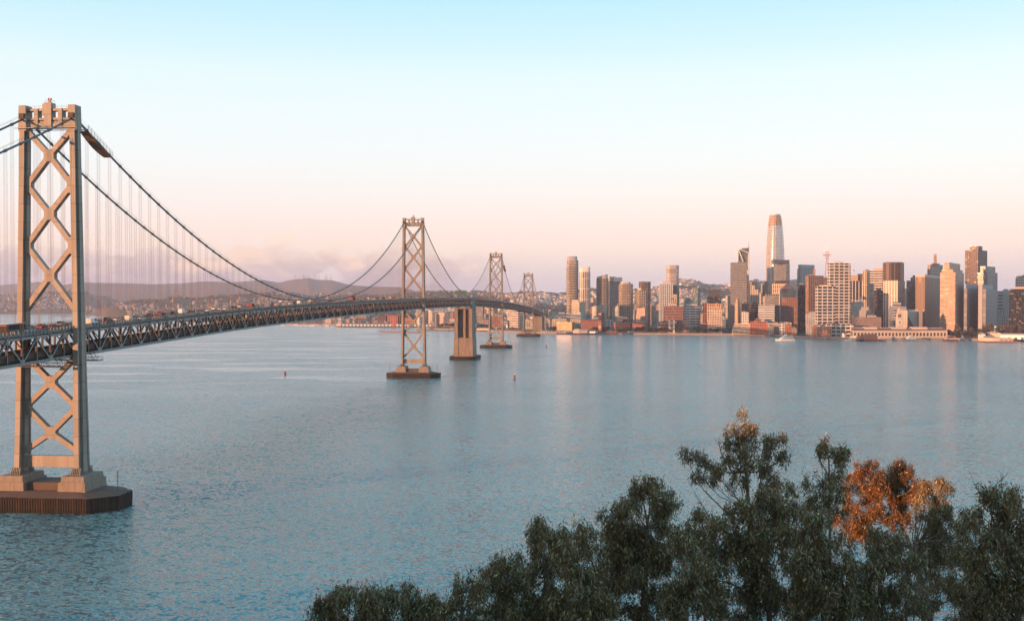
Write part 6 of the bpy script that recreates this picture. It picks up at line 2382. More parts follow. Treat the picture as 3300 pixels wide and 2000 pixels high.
def house_mat(name, cols):
    m = bpy.data.materials.new(name)
    m.use_nodes = True
    t = NT(m.node_tree)
    bs = m.node_tree.nodes['Principled BSDF']
    a = t.n('ShaderNodeAttribute', attribute_name='paint')
    m.node_tree.links.new(a.outputs['Color'], bs.inputs['Base Color'])
    bs.inputs['Roughness'].default_value = .8
    return m


hm = house_mat('house_paint', None)


def town(spec, name, label_kind):
    V, Fc, Col = [], [], []
    for (px, Y, w_, d, h, rot, col) in spec:
        g = ground(px, Y) - 2
        X = PX(px, Y)
        c_, s_ = math.cos(rot), math.sin(rot)
        i = len(V)
        for zq in (0, h + 2):
            for sx, sy in ((-1, -1), (1, -1), (1, 1), (-1, 1)):
                x, y = sx * w_ / 2, sy * d / 2
                V.append((X + x * c_ - y * s_, Y + x * s_ + y * c_, g + zq))
        # ridge
        if h < 12:
            for sx in (-1, 1):
                x = sx * w_ / 2
                V.append((X + x * c_, Y + x * s_, g + h + 2 + 2.4))
            fs = [(0, 1, 5, 4), (1, 2, 6, 9, 5), (2, 3, 7, 6), (3, 0, 4, 8, 7), (4, 5, 9, 8), (6, 7, 8, 9)]
        else:
            V += [V[i + 4], V[i + 5]]
            fs = [(0, 1, 5, 4), (1, 2, 6, 5), (2, 3, 7, 6), (3, 0, 4, 7), (4, 5, 6, 7)]
        for f in fs:
            Fc.append(tuple(i + q for q in f))
            Col.append(col if f[0] < 4 or len(f) == 5 else (.20, .165, .15) if h < 12 else (.35, .33, .31))
    me = bpy.data.meshes.new(name)
    me.from_pydata(V, [], Fc)
    me.materials.append(hm)
    at = me.color_attributes.new('paint', 'FLOAT_COLOR', 'CORNER')
    arr = []
    for p, c_ in zip(me.polygons, Col):
        arr += (list(c_) + [1.0]) * p.loop_total
    at.data.foreach_set('color', arr)
    o = bpy.data.objects.new(name, me)
    C.objects.link(o)
    return o


spec = []
hr = random.Random(11)
for _ in range(26000):
    z = hr.random()
    if z < .30:
        px, Y = hr.uniform(1290, 2360), hr.uniform(3200, 7300)
    elif z < .60:
        px, Y = hr.uniform(1640, 2360), hr.uniform(4200, 7500)
    elif z < .82:
        px, Y = hr.uniform(380, 1300), hr.uniform(4700, 6700)
    elif z < .92:
        px, Y = hr.uniform(-100, 420), hr.uniform(8000, 9300)
    else:
        px, Y = hr.uniform(1000, 1400), hr.uniform(3900, 5200)
    sh = lin(SHORE, px)
    if Y < sh + 250:
        continue
    X = PX(px, Y)
    # parks and woods keep clear patches
    nv = noise.noise(Vector((X / 700, Y / 700, 3.3)))
    if nv > .16 or (Y > 7000 and 2130 < px < 2330):
        continue
    big = hr.random() < .10
    w_ = hr.uniform(9, 20) * (1.7 if big else 1)
    if px < 1350 and hr.random() < .35:
        continue
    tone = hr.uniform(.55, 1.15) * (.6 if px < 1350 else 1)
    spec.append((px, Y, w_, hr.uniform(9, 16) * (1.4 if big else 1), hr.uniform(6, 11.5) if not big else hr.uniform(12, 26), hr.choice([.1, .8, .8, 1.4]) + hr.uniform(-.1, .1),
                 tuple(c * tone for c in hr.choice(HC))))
spec.sort(key=lambda s: -s[2] * s[4] / s[1] ** 2 * (1.5 if 1560 < s[0] < 2360 else 1))
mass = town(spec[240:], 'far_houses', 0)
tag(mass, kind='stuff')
for sp in spec[:240]:
    o = town([sp], 'house', 0)
    c_ = (PX(sp[0], sp[1]), sp[1], ground(sp[0], sp[1]))
    o.data.transform(Matrix.Translation((-c_[0], -c_[1], -c_[2])))
    o.location = c_
    tag(o, 'pale small building among the crowded houses on the city slopes', 'house', 'small buildings crowding the city slopes')

# ------------------------------------------------------------------ city trees
leafm = {}


def leaf_material(name, c0, c1, trans=0.25, warm=None):
    m = bpy.data.materials.new(name)
    m.use_nodes = True
    t = NT(m.node_tree)
    bs = m.node_tree.nodes['Principled BSDF']
    g_ = t.n('ShaderNodeNewGeometry')
    a = t.n('ShaderNodeTexWhiteNoise', {0: t.n('ShaderNodeVectorMath', {0: g_.outputs['Position'], 1: (3.0, 3.0, 3.0)}, operation='SNAP').outputs[0]}).outputs[0]
    nn = t.noise(g_.outputs['Position'], .9, 3, .6)
    isl = t.n('ShaderNodeTexWhiteNoise', {1: g_.outputs['Random Per Island']}, noise_dimensions='1D').outputs[0]
    c = t.mix(nn, c0, c1)
    c = t.mix(t.m('GREATER_THAN', isl, .86), c, tuple(min(1, 1.9 * q) for q in c1))
    c = t.mix(t.m('LESS_THAN', isl, .22), c, warm or c0)
    m.node_tree.links.new(c, bs.inputs['Base Color'])
    bs.inputs['Roughness'].default_value = .36
    tr = t.n('ShaderNodeBsdfTranslucent', {0: c})
    mx = t.n('ShaderNodeMixShader', {0: trans, 1: bs.outputs[0], 2: tr.outputs[0]})
    out = [q for q in m.node_tree.nodes if q.type == 'OUTPUT_MATERIAL'][0]
    m.node_tree.links.new(mx.outputs[0], out.inputs[0])
    return m


M['citytree'] = leaf_material('city_foliage', (.035, .042, .022), (.06, .062, .03), .15)
M['poplar'] = leaf_material('poplar_foliage', (.11, .065, .025), (.16, .10, .035), .15)


def tri_crown(name, centres, n, size, material, parent, seed=1, stretch=1.0):
    """crown of many small leaf clump faces spread through ellipsoids (x,y,z,rx,ry,rz)"""
    r = np.random.default_rng(seed)
    cs = np.array(centres, float)
    wgt = cs[:, 3] * cs[:, 5]
    idx = r.choice(len(cs), n, p=wgt / wgt.sum())
    d = r.normal(size=(n, 3))
    d /= np.linalg.norm(d, axis=1)[:, None]
    rad = r.uniform(.35, 1.0, n) ** .6
    P = cs[idx, :3] + d * cs[idx, 3:6] * rad[:, None]
    a = r.normal(size=(n, 3))
    a /= np.linalg.norm(a, axis=1)[:, None]
    b = np.cross(a, r.normal(size=(n, 3)))
    b /= np.linalg.norm(b, axis=1)[:, None]
    s_ = size * r.uniform(.6, 1.3, n)[:, None]
    V = np.stack([P - a * s_, P + b * s_ * .8, P + a * s_, P - b * s_ * .8], 1).reshape(-1, 3)
    return np_mesh(name, V, n, material, parent)


def np_mesh(name, V, n, material, parent=None):
    me = bpy.data.meshes.new(name)
    me.vertices.add(len(V))
    me.vertices.foreach_set('co', V.astype(np.float32).ravel())
    me.loops.add(n * 4)
    me.loops.foreach_set('vertex_index', np.arange(n * 4, dtype=np.int32))
    me.polygons.add(n)
    me.polygons.foreach_set('loop_start', np.arange(0, n * 4, 4, dtype=np.int32))
    me.update(calc_edges=True)
    me.materials.append(material)
    o = bpy.data.objects.new(name, me)
    C.objects.link(o)
    if parent:
        o.parent = parent
    return o


def town_tree(kind, seed):
    e = empty({'poplar': 'poplar_tree', 'round': 'street_tree', 'palm': 'palm_tree'}[kind])
    if kind == 'poplar':
        cs = [(0, 0, z, 3.6 * math.sin(math.pi * (.15 + .8 * z / 30)) + .8, 3.4 * math.sin(math.pi * (.15 + .8 * z / 30)) + .8, 3.4) for z in range(5, 30, 2)]
        tri_crown('crown', cs, 420, 1.0, M['poplar'], e, seed)
        h = 6
    elif kind == 'round':
        cs = [(rnd.uniform(-3, 3), rnd.uniform(-3, 3), rnd.uniform(6, 11), 3.4, 3.4, 2.8) for _ in range(6)]
        tri_crown('crown', cs, 300, .95, M['citytree'], e, seed)
        h = 7
    else:
        m = MB()
        for q in range(14):
            t = q * 2 * math.pi / 14
            for r0, r1, z0, z1 in ((0, 1.8, 11, 11.9), (1.8, 3.4, 11.9, 10.6), (3.4, 4.0, 10.6, 8.9)):
                m.bar((r0 * math.cos(t), r0 * math.sin(t), z0), (r1 * math.cos(t), r1 * math.sin(t), z1), .7, .08)
        m.build('crown', M['citytree'], e)
        h = 11
    m = MB()
    m.tube([(0, 0, 0), (0, 0, h)], [.45, .3], 6)
    m.build('trunk', M['bark'], e)
    return e


TP = {k_: [town_tree(k_, 5 + i) for i in range(3)] for k_ in ('poplar', 'round', 'palm')}
usedp = {'poplar': 0, 'round': 0, 'palm': 0}


def plant(kind, px, Y, s_, label, group):
    i = usedp[kind]
    usedp[kind] += 1
    o = TP[kind][i] if i < 3 else copy_tree(TP[kind][i % 3])
    o.location = (PX(px, Y), Y, 3.2)
    o.scale = (s_, s_, s_ * rnd.uniform(.9, 1.1))
    o.rotation_euler = (0, 0, rnd.uniform(0, 6))
    tag(o, label, 'tree', group)


for u, v in ((600, 1150), (622, 1165), (650, 1175), (700, 1215), (780, 1210), (815, 1195), (845, 1230), (978, 1150), (1010, 1165), (1040, 1175), (1075, 1160), (1100, 1150), (1125, 1175), (1195, 1185), (1215, 1165), (1238, 1180),
             (1270, 1160), (1300, 1165), (1325, 1170), (1362, 1170), (1382, 1175), (1425, 1165), (1448, 1160), (1475, 1175), (1500, 1180)):
    h = PZ(v / 4.267 + 770, 2275) - 3
    plant('poplar', u / 4.267 + 2940, 2275 + rnd.uniform(-6, 14), h / 33, 'tall rust brown poplar behind the right hand shore', 'poplars along the right hand shore')
for u in (500, 520, 560, 590, 680, 720, 760, 860, 890, 930, 1150, 1165):
    plant('round', u / 4.267 + 2940, 2262, rnd.uniform(.9, 1.5), 'dark round tree at the foot of the poplars', 'round trees by the right hand shore')
for px in [1775, 1780, 1786, 1816, 1822, 1866, 1869, 1908, 1914, 1920, 1928, 1934, 1940, 1948, 1954, 1960, 1990, 2000, 2010, 2018, 2024, 2048, 2056, 2062, 2072, 2080, 2086, 2092, 2098, 2106, 2112, 2126, 2134, 2142, 2150, 2158, 2226, 2232, 2240, 2248, 2256, 2262,
           2290, 2296, 2304, 2310, 2316, 2355, 2362, 2370, 2378, 2390, 2402]:
    plant('round', px, lin(SHORE, px) + rnd.uniform(18, 34), rnd.uniform(.8, 1.25), 'dark bushy tree in the row along the city quay', 'trees along the city quay')
for px in [1424, 1437, 1450, 1462, 1480, 1495, 1548, 1556, 1565, 1575]:
    plant('round', px, 3190 if px < 1500 else 3060, rnd.uniform(1.0, 1.4), 'dark tree on the shore beside the centre pier', 'shore trees beside the centre pier')
for px in list(range(2166, 2330, 9)) + [2384, 2420, 2456, 2742, 2734, 2726]:
    plant('palm', px + rnd.uniform(-2, 2), lin(SHORE, px) + rnd.uniform(16, 28), rnd.uniform(.9, 1.15), 'palm tree on the waterfront promenade', 'palms along the waterfront promenade')
# wooded patches on the hills
pts_ = []
for _ in range(9000):
    px, Y = hr.uniform(-50, 2500), hr.uniform(4500, 9000)
    X = PX(px, Y)
    if Y < lin(SHORE, px) + 300:
        continue
    nv = noise.noise(Vector((X / 700, Y / 700, 3.3)))
    onr = any(abs(Y - q[0]) < 260 and q[3][0][0] < px < q[3][-1][0] for q in RIDGES[2:])
    if nv > .13 or (onr and hr.random() < .5) or hr.random() < .10:
        s_ = hr.uniform(8, 16)
        pts_.append((X, Y, ground(px, Y) + s_ * .5, s_, s_, s_ * .62))
tag(tri_crown('distant_woods', pts_, len(pts_) * 9, 5.0, M['citytree'], None, 3), kind='stuff')

# ------------------------------------------------------------------ the near island: hillside and eucalyptus trees
DIRS = (sd.x, sd.y)


SX_, SY_ = math.sin(R(SUN_AZ)), math.cos(R(SUN_AZ))


def isle(x, y):
    """height of the near island; the camera stands on its slope"""
    base = 74.2 - 2.2 - 0.36 * max(0, y) - 0.0006 * max(0, y) ** 2
    base = base if y > 0 else 72.0 + min(12, -y * .12)
    # shore falls to the water
    if y > 60:
        base -= (y - 60) * .12
    base -= max(0, x - 140) * .5
    p = -SY_ * x + SX_ * y          # across the low morning sun
    q = -(SX_ * x + SY_ * y)        # towards it
    hill = 0
    if q > 20:
        cr = 1 / (1 + math.exp((p - HP) / 1.3))
        k = min(1, (q - 20) / 75) * (1 if q < 260 else max(0, 1 - (q - 260) / 80))
        base = base + (79.0 - base) * k * cr  # unseen ridge, crest and cut edge shaped to keep most trees in shade
        if q > 50:
            base = base * cr + min(base, 44) * (1 - cr)
    return max(-4, base + hill)


HP = 54.5


def island():
    v, f = [], []
    xs = [-340 + 5 * i for i in range(125)]
    ys = [-170 + 4 * j for j in range(96)]
    for x in xs:
        for y in ys:
            z = isle(x, y)
            z += .8 * noise.fractal(Vector((x / 14, y / 14, 0)), 1, 2, 3)
            v.append((x, y, z))
    n = len(ys)
    for i in range(len(xs) - 1):
        for j in range(n - 1):
            a = i * n + j
            if max(v[a][2], v[a + n][2], v[a + n + 1][2], v[a + 1][2]) > -3:
                f.append((a, a + n, a + n + 1, a + 1))
    me = bpy.data.meshes.new('island_hillside')
    me.from_pydata(v, [], f)
    me.materials.append(mat('hillside_scrub', (.06, .055, .035), .95, 0, var=.4, vscale=.2))
    me.polygons.foreach_set('use_smooth', [True] * len(me.polygons))
    o = bpy.data.objects.new('island_hillside', me)
    C.objects.link(o)
    tag(o, kind='structure')


island()

M['euc'] = leaf_material('eucalyptus_leaf', (.095, .072, .030), (.27, .215, .105), .1, (.24, .10, .045))
M['euc_sunlit'] = leaf_material('eucalyptus_leaf_sunlit', (.11, .07, .03), (.25, .13, .05), .3, (.30, .10, .035))  # sunlit copy of the leaf, the orange of the low sun put into its colour


def euc_leaves(clumps, n, L, W_, material, parent, seed):
    """drooping narrow leaves in hanging tassels; clumps are (x, y, z, r)"""
    r = np.random.default_rng(seed)
    cs = np.array(clumps, float)
    # each clump is broken into tassels
    nt_ = max(8, n // 22)
    w_ = cs[:, 3] ** 2
    ti = r.choice(len(cs), nt_, p=w_ / w_.sum())
    d = r.normal(size=(nt_, 3))
    d /= np.linalg.norm(d, axis=1)[:, None]
    d[:, 2] = np.abs(d[:, 2]) * 1.0 - .25 * r.random(nt_)
    T = cs[ti, :3] + d * cs[ti, 3:4] * (r.random(nt_)[:, None] ** .22) * np.array([1.0, 1.0, .85])
    # some strands hang below the dome
    hang = r.random(nt_) < .16
    T[hang, 2] -= cs[ti[hang], 3] * r.uniform(.3, .9, hang.sum())
    tr = .09 + .13 * r.random(nt_)
    li = r.integers(0, nt_, n)
    o = r.normal(size=(n, 3)) * tr[li][:, None] * np.array([.6, .6, 1.5])
    P = T[li] + o
    down = np.stack([r.normal(0, .42, n), r.normal(0, .42, n), -np.ones(n) * r.uniform(.35, 1.1, n)], 1)
    down /= np.linalg.norm(down, axis=1)[:, None]
    sidev = np.cross(down, r.normal(size=(n, 3)))
    sidev /= np.linalg.norm(sidev, axis=1)[:, None]
    ln = L * r.uniform(.6, 1.35, n)[:, None]
    wd = W_ * r.uniform(.7, 1.3, n)[:, None]
    bend = np.cross(down, sidev) * ln * r.uniform(-.18, .18, n)[:, None]
    V = np.stack([P, P + down * ln * .45 - sidev * wd / 2 + bend, P + down * ln, P + down * ln * .45 + sidev * wd / 2 + bend], 1).reshape(-1, 3)
    return np_mesh('crown', V, n, material, parent)


def euc(clumps_px, Y, trunk_px, dens, label, seed, leafL=.27, twigs=0, trunk_r=.32, sunlit_leaves=False, lift=0.0, lw=.058, bare=()):
    """clumps_px: (px, py, radius px[, depth offset]); trunk_px: list of (px, py)"""
    rr = random.Random(seed)
    bx, by = PX(trunk_px[0][0], Y), Y
    gz = isle(bx, by) - .3
    e = empty('eucalyptus_tree', (bx, by, gz), 0, label, 'tree')
    tr = [Vector((0, 0, 0))]
    for (u, v) in trunk_px:
        p_ = Vector((PX(u, Y) - bx, rr.uniform(-.4, .4), PZ(v, Y) - gz))
        if p_.z > tr[-1].z + .5:
            tr.append(p_)
    n = len(tr)
    m = MB()
    m.tube(tr, [trunk_r * (1 - .75 * k_ / max(1, n - 1)) for k_ in range(n)], 8)
    cl = []
    for c_ in clumps_px:
        u, v, r_ = c_[:3]
        dy = c_[3] if len(c_) > 3 else rr.uniform(-1, 1) * 1.2
        rad = r_ / F * Y * 1.30
        ctr = Vector((PX(u, Y + dy) - bx, dy, PZ(v, Y + dy) - gz))
        # a few domed lobes per clump
        k_ = 2 + int(r_ / 15)
        for q in range(k_):
            a = rr.uniform(0, 6.28)
            f_ = rr.uniform(.25, .85)
            o = Vector((math.cos(a) * rad * f_, rr.uniform(-.8, .8) * rad, math.sin(a) * rad * f_ * .9))
            cl.append(tuple(ctr + o) + (min(.95, max(.34, rad * rr.uniform(.34, .62))),))
        # limb from the trunk to the clump
        base = min(tr[1:], key=lambda p: (p - ctr).length + max(0, p.z - ctr.z + rad) * 3)
        mid = base.lerp(ctr, .55) + Vector((rr.uniform(-.25, .25), rr.uniform(-.3, .3), -.12 * (ctr - base).length))
        th = max(.04, trunk_r * .17)
        m.tube([base, base.lerp(mid, .5) + Vector((0, 0, -.05)), mid, ctr + Vector((0, 0, -rad * .2))], [th, th * .8, th * .6, th * .3], 5, cap=False)
        for lobe in cl[-k_:]:
            lo = Vector(lobe[:3])
            s0 = mid.lerp(ctr, rr.uniform(.1, .9))
            m.tube([s0, s0.lerp(lo, .5) + Vector((rr.uniform(-.1, .1), 0, -.08)), lo], [.035, .024, .012], 4, cap=False)
        for q in range(twigs):
            a = rr.uniform(.2, 2.9)
            s0 = mid.lerp(ctr, rr.uniform(.2, 1))
            e1 = ctr + Vector((math.cos(a) * rad * 1.2, rr.uniform(-.5, .5) * rad, math.sin(a) * rad * 1.15))
            m.tube([s0, s0.lerp(e1, .5) + Vector((0, 0, .1)), e1], [.02, .013, .006], 3, cap=False)
    for path in bare:
        pts = [Vector((PX(u, Y) - bx, rr.uniform(-.3, .3), PZ(v, Y) - gz)) for u, v in path]
        m.tube(pts, [.05 - .042 * q / (len(pts) - 1) for q in range(len(pts))], 4, cap=False)
        for q in range(1, len(pts)):
            for _ in range(5):
                s0 = pts[q - 1].lerp(pts[q], rr.random())
                e1 = s0 + Vector((rr.uniform(-.5, .6), rr.uniform(-.3, .3), rr.uniform(.1, .9)))
                m.tube([s0, e1], [.014, .005], 3, cap=False)
    m.build('trunk', M['bark'], e)
    area = sum((c_[2] / F * Y) ** 2 for c_ in clumps_px)
    nl = int(area * dens * 3.3)
    euc_leaves(cl, nl, leafL, lw, M['euc_sunlit'] if sunlit_leaves else M['euc'], e, seed)
    return nl


N = 0
# low dark crowns along the bottom, left to right
D0 = 900
N += euc([(1045, 1965, 38), (1085, 1945, 34), (1125, 1940, 36), (1060, 2020, 45), (1110, 2010, 50), (1150, 2040, 40)], 55, [(1095, 2150), (1095, 2010)], D0, 'leftmost low bushy crown at the bottom edge, just left of the centre', 1)
N += euc([(1165, 1960, 34), (1205, 1945, 38), (1240, 1960, 34), (1170, 2015, 42), (1225, 2010, 45)], 54, [(1205, 2150), (1205, 2010)], D0, 'second low bushy crown from the left at the bottom edge', 2)
N += euc([(1290, 1930, 36), (1325, 1935, 36), (1300, 1985, 42), (1345, 1990, 40), (1375, 1955, 28), (1400, 1945, 24), (1395, 1995, 34)], 55, [(1335, 2150), (1335, 2000)], D0, 'third low bushy crown from the left at the bottom edge', 3)
N += euc([(1485, 1895, 30), (1510, 1880, 26), (1475, 1940, 36), (1530, 1930, 26), (1550, 1905, 20), (1465, 1990, 42), (1520, 1985, 34), (1440, 1985, 30)], 54, [(1490, 2150), (1492, 1960)], 560, 'small airy crown with thin visible branches right of the low bushes', 4, twigs=2)
N += euc([(1575, 1855, 26), (1605, 1840, 24), (1632, 1812, 30), (1655, 1835, 28), (1670, 1880, 30), (1600, 1900, 34), (1640, 1920, 44), (1590, 1960, 40), (1650, 1990, 50), (1580, 2020, 40)], 56, [(1625, 2150), (1630, 1900)], 760,
         'eucalyptus with a narrow crown at the lower middle', 5)
N += euc([(1722, 1735, 30), (1748, 1715, 30), (1735, 1775, 32), (1790, 1735, 30), (1822, 1740, 28), (1800, 1790, 34), (1760, 1830, 40), (1720, 1830, 30), (1700, 1890, 40), (1760, 1920, 55), (1700, 1970, 45), (1790, 1985, 50)], 58, [(1760, 2150), (1762, 1870), (1755, 1790)], 800,
         'eucalyptus with two rounded humps left of the tall dense crown', 6)
N += euc([(1860, 1735, 32), (1895, 1735, 30), (1850, 1800, 44), (1830, 1860, 45), (1890, 1870, 50), (1850, 1940, 55), (1920, 1940, 50), (1860, 2010, 55)], 54, [(1870, 2150), (1870, 1860)], 820,
         'pale green drooping crown in front of the two humped tree', 7)
N += euc([(2035, 1600, 34), (2062, 1578, 30), (2095, 1585, 36), (2025, 1645, 40), (2090, 1650, 46), (2140, 1610, 26), (2175, 1620, 26), (2160, 1660, 40), (1985, 1680, 34), (1960, 1715, 32), (2030, 1715, 50),
          (2120, 1730, 56), (1990, 1770, 52), (2060, 1790, 60), (2150, 1800, 55), (2000, 1850, 60), (2090, 1880, 60), (1990, 1930, 55), (2080, 1960, 60)], 62, [(2075, 2200), (2080, 1850), (2085, 1700)], 800,
         'tall dense eucalyptus crown in the lower middle, left of the open branched one', 8)
N += euc([(2190, 1730, 34), (2225, 1760, 36), (2200, 1810, 44), (2235, 1850, 44), (2180, 1890, 50), (2240, 1930, 50), (2190, 1970, 50)], 56, [(2210, 2200), (2210, 1900), (2205, 1800)], 620,
         'loose drooping crown filling the gap beneath the open branched tree', 9, twigs=1)
# the tall open tree
N += euc([(2395, 1362, 22), (2372, 1392, 20), (2420, 1385, 18), (2395, 1410, 26), (2362, 1438, 20), (2440, 1440, 22), (2480, 1420, 18), (2500, 1410, 12), (2345, 1470, 16), (2390, 1465, 24), (2430, 1490, 22), (2490, 1450, 22),
          (2510, 1480, 20), (2470, 1505, 18), (2335, 1510, 24), (2375, 1510, 26), (2490, 1530, 24), (2460, 1560, 26), (2500, 1565, 20), (2235, 1475, 16), (2262, 1490, 16), (2255, 1530, 14), (2285, 1545, 14), (2208, 1463, 9),
          (2310, 1525, 16), (2350, 1570, 14), (2340, 1425, 9), (2400, 1550, 14), (2290, 1500, 9)], 66, [(2440, 2200), (2430, 1760), (2415, 1640), (2405, 1520), (2398, 1420)], 620,
         'tall open eucalyptus with sparse clumps on long visible branches, the highest tree', 10, twigs=3, trunk_r=.22,
         bare=[[(2420, 1700), (2330, 1640), (2270, 1580), (2235, 1520), (2205, 1465)], [(2400, 1760), (2300, 1690), (2265, 1630), (2225, 1560)], [(2450, 1640), (2450, 1560), (2475, 1480)], [(2540, 1500), (2555, 1450)], [(2360, 1520), (2325, 1460), (2315, 1420)]])
N += euc([(2520, 1590, 34), (2485, 1610, 34), (2440, 1625, 34), (2400, 1650, 40), (2350, 1680, 36), (2300, 1700, 30), (2470, 1680, 54), (2540, 1650, 34), (2390, 1730, 56), (2320, 1760, 44), (2470, 1760, 56), (2540, 1730, 44), (2400, 1820, 60),
          (2320, 1850, 50), (2490, 1840, 56), (2420, 1900, 56), (2330, 1940, 50), (2500, 1930, 50), (2410, 1980, 50)], 60, [(2490, 2200), (2480, 1900), (2455, 1720)], 660,
         'wide dark green crown beneath the tall open tree', 11, twigs=1, trunk_r=.3)
N += euc([(2665, 1440, 18), (2650, 1455, 10), (2688, 1452, 12), (2722, 1462, 10), (2700, 1480, 12), (2720, 1495, 16), (2655, 1545, 28), (2690, 1540, 26), (2630, 1565, 22), (2665, 1590, 34), (2700, 1595, 26), (2640, 1620, 30), (2690, 1640, 28)], 64,
         [(2680, 2200), (2680, 1700), (2678, 1560), (2668, 1470)], 560, 'slim sparse eucalyptus with a tufted top left of the sunlit orange tree', 12, twigs=2, trunk_r=.14,
         bare=[[(2678, 1560), (2700, 1500), (2716, 1450)], [(2676, 1540), (2640, 1480), (2655, 1440)]])
N += euc([(2600, 1690, 34), (2640, 1700, 40), (2590, 1750, 44), (2650, 1770, 46), (2700, 1740, 34), (2580, 1820, 44), (2640, 1850, 50), (2710, 1830, 44), (2590, 1900, 46), (2670, 1930, 56), (2740, 1910, 46), (2600, 1980, 50), (2700, 1990, 50), (2770, 1960, 46), (2800, 1860, 40)], 57,
         [(2660, 2200), (2660, 1900), (2655, 1760)], 760, 'dense drooping dark crown below the slim sparse tree', 13, trunk_r=.28)
# the tree that catches the sun
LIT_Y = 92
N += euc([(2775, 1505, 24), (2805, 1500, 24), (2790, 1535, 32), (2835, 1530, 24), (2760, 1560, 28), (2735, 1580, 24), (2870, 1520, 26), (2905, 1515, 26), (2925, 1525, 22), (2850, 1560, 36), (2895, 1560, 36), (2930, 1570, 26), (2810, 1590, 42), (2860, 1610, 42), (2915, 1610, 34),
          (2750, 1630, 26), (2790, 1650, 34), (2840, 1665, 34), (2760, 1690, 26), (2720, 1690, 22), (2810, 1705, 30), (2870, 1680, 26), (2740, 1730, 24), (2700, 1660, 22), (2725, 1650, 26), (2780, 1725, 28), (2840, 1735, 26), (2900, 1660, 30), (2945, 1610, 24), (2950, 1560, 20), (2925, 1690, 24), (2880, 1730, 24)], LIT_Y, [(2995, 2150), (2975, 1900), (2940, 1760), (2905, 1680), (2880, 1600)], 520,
         'rust orange eucalyptus crown, the most brightly sunlit of the trees', 14, sunlit_leaves=True, leafL=.28, lw=.058, twigs=1, trunk_r=.3)
N += euc([(2975, 1580, 26), (2990, 1570, 16), (3035, 1575, 26), (3060, 1590, 18), (3020, 1610, 28), (2990, 1640, 26), (3060, 1640, 30), (3080, 1670, 26), (2960, 1660, 22), (3040, 1690, 34), (3090, 1710, 22), (3000, 1720, 22), (3060, 1750, 34), (3010, 1790, 34), (3080, 1800, 44), (3030, 1850, 44),
          (3090, 1880, 50), (3020, 1930, 40), (3090, 1960, 50), (2972, 1760, 32), (2985, 1825, 26), (3030, 1760, 30), (2960, 1600, 26), (3000, 1690, 30)], 88, [(3000, 2200), (2998, 1960), (2960, 1830), (2945, 1770)], 600, 'crown right of the sunlit orange tree, lit tan at the top and dark below', 15, twigs=1, trunk_r=.40,
         bare=[[(2998, 1970), (3020, 1940), (3040, 1900)], [(2985, 1900), (2900, 1850), (2880, 1840)]])
N += euc([(2830, 1760, 34), (2880, 1750, 30), (2800, 1800, 40), (2860, 1820, 44), (2760, 1800, 34), (2810, 1880, 46), (2870, 1900, 44), (2780, 1950, 46), (2850, 1975, 46)], 60, [(2840, 2200), (2840, 1950), (2840, 1820)], 560,
         'dark green crown just beneath the sunlit orange tree', 16, twigs=1,
         bare=[[(2760, 1940), (2830, 1890), (2900, 1830), (2930, 1790)]])
N += euc([(3190, 1590, 26), (3225, 1600, 30), (3200, 1640, 36), (3260, 1620, 34), (3290, 1600, 22), (3160, 1670, 26), (3130, 1680, 22), (3240, 1670, 44), (3295, 1670, 40), (3180, 1730, 40), (3240, 1750, 50), (3300, 1750, 50), (3150, 1780, 40), (3200, 1830, 55), (3280, 1840, 60), (3150, 1890, 50),
          (3220, 1920, 60), (3300, 1930, 60), (3160, 1980, 50), (3250, 1990, 50)], 58, [(3260, 2200), (3262, 1880), (3255, 1740)], 680,
         'dark eucalyptus with bare twigs at its top at the right edge', 17, twigs=1, trunk_r=.34,
         bare=[[(3200, 1640), (3160, 1590), (3135, 1555)], [(3215, 1600), (3210, 1560), (3240, 1530)], [(3230, 1600), (3240, 1550)], [(3270, 1850), (3200, 1790), (3120, 1750)], [(3190, 1650), (3150, 1610)]])
# crowns standing a little farther down the slope, seen through the gaps
N += euc([(1905, 1790, 36), (1935, 1760, 30), (1930, 1830, 44), (1900, 1890, 44), (1945, 1900, 40), (1915, 1970, 50)], 68, [(1925, 2200), (1925, 1890)], 560, 'small crown in the gap left of the tall dense crown', 21, twigs=1)
N += euc([(2270, 1690, 30), (2240, 1700, 26), (2290, 1750, 40), (2250, 1800, 44), (2300, 1830, 44), (2260, 1900, 48), (2300, 1960, 48)], 70, [(2275, 2200), (2275, 1880)], 560, 'crown behind the gap between the dense crown and the open branched tree', 22, twigs=1)
N += euc([(2570, 1660, 30), (2600, 1640, 26), (2560, 1720, 40), (2610, 1760, 40), (2570, 1830, 44), (2620, 1900, 48), (2560, 1950, 48)], 71, [(2590, 2200), (2590, 1860)], 560, 'crown in the gap left of the slim sparse eucalyptus', 23, twigs=1)
N += euc([(2900, 1760, 34), (2950, 1800, 38), (2920, 1850, 44), (2960, 1900, 40), (2900, 1930, 46), (2950, 1985, 50)], 72, [(2930, 2200), (2930, 1900)], 480, 'loose dark crown beside the leaning trunk under the orange tree', 24, twigs=1)
N += euc([(3115, 1700, 30), (3140, 1740, 34), (3105, 1790, 40), (3140, 1850, 44), (3110, 1920, 48), (3140, 1980, 48)], 74, [(3125, 2200), (3125, 1880)], 560, 'crown in the gap left of the right edge tree', 25, twigs=1)
print('leaves', N)

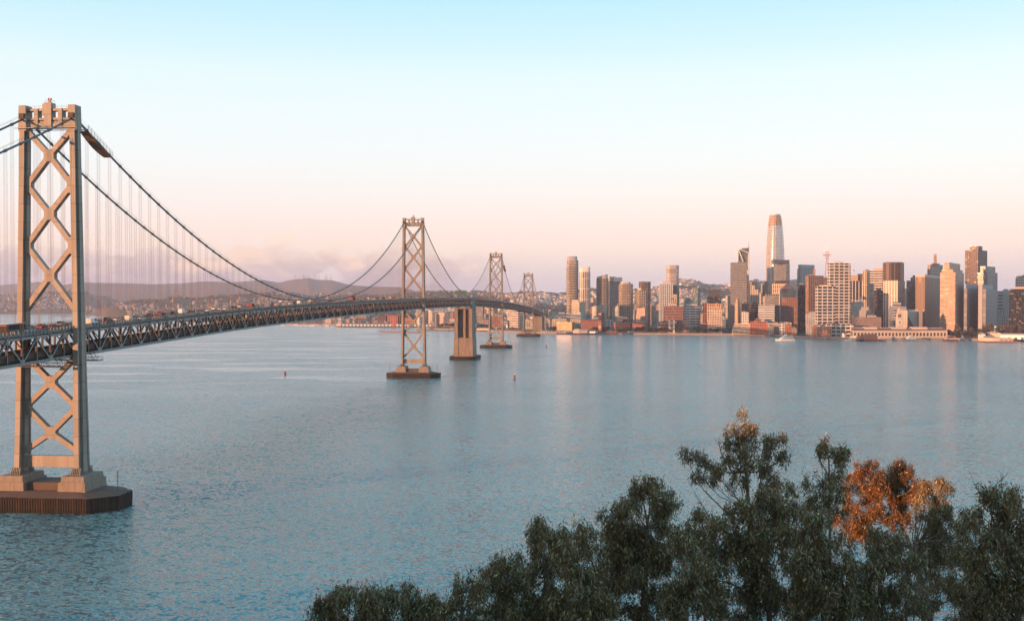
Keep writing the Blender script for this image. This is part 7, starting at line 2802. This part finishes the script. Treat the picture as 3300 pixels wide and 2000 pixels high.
# ------------------------------------------------------------------ birds
bm_ = mat('gull', (.12, .10, .10), .8)
for i, (px, py, w_) in enumerate(((3050, 832, 12), (3196, 847, 10), (2752, 872, 14), (1718, 824, 9), (164, 280, 6), (1437, 445, 5))):
    Y = 900
    m = MB()
    s_ = w_ / F * Y * .5
    m.quad((0, -s_ * .15, 0), (s_, 0, s_ * .22), (s_ * .95, s_ * .2, s_ * .2), (0, s_ * .18, .04))
    m.quad((0, -s_ * .15, 0), (0, s_ * .18, .04), (-s_ * .95, s_ * .2, s_ * .2), (-s_, 0, s_ * .22))
    m.tube([(0, -s_ * .35, 0), (0, 0, .02), (0, s_ * .4, 0)], [s_ * .04, s_ * .12, s_ * .02], 5)
    o = m.build('gull', bm_)
    o.location = (PX(px, Y), Y, PZ(py, Y))
    o.rotation_euler = (0, .2 * (i % 3), .5 * i)
    tag(o, ['tiny bird in the sky above the glowing stepped tower', 'tiny bird in the sky right of the tallest dark tower', 'tiny bird above the dark ribbed tower', 'tiny bird low over the hills left of the skyline',
            'tiny bird high above the near bridge tower', 'tiny bird high in the empty middle of the sky'][i], 'bird')

# ------------------------------------------------------------------ haze
hz = MB()
hz.box(-14000, 14000, -600, 17200, -6, 470)
hm_ = bpy.data.materials.new('haze_air')
hm_.use_nodes = True
ht = hm_.node_tree
ht.nodes.clear()
vol = ht.nodes.new('ShaderNodeVolumePrincipled')
vol.inputs['Density'].default_value = 4.2e-5
vol.inputs['Color'].default_value = (.82, .80, 1.0, 1)
vol.inputs['Anisotropy'].default_value = 0.0
out_ = ht.nodes.new('ShaderNodeOutputMaterial')
ht.links.new(vol.outputs[0], out_.inputs['Volume'])
tag(hz.build('haze', hm_), kind='stuff')


# ------------------------------------------------------------------ tell the members of a row apart by their order
def nth(i):
    return '%d%s' % (i, 'th' if 10 < i % 100 < 14 else {1: 'st', 2: 'nd', 3: 'rd'}.get(i % 10, 'th'))


rows = {}
for o in list(C.objects):
    if o.parent is None and 'label' in o and 'group' in o and o['category'] not in ('house', 'sailing boat', 'leaf'):
        rows.setdefault(o['label'], []).append(o)
for lab, os_ in rows.items():
    if len(os_) > 1:
        os_.sort(key=lambda o: o.location.x / max(1, o.location.y))
        for i, o in enumerate(os_):
            o['label'] = '%s, %s from left' % (lab, nth(i + 1))
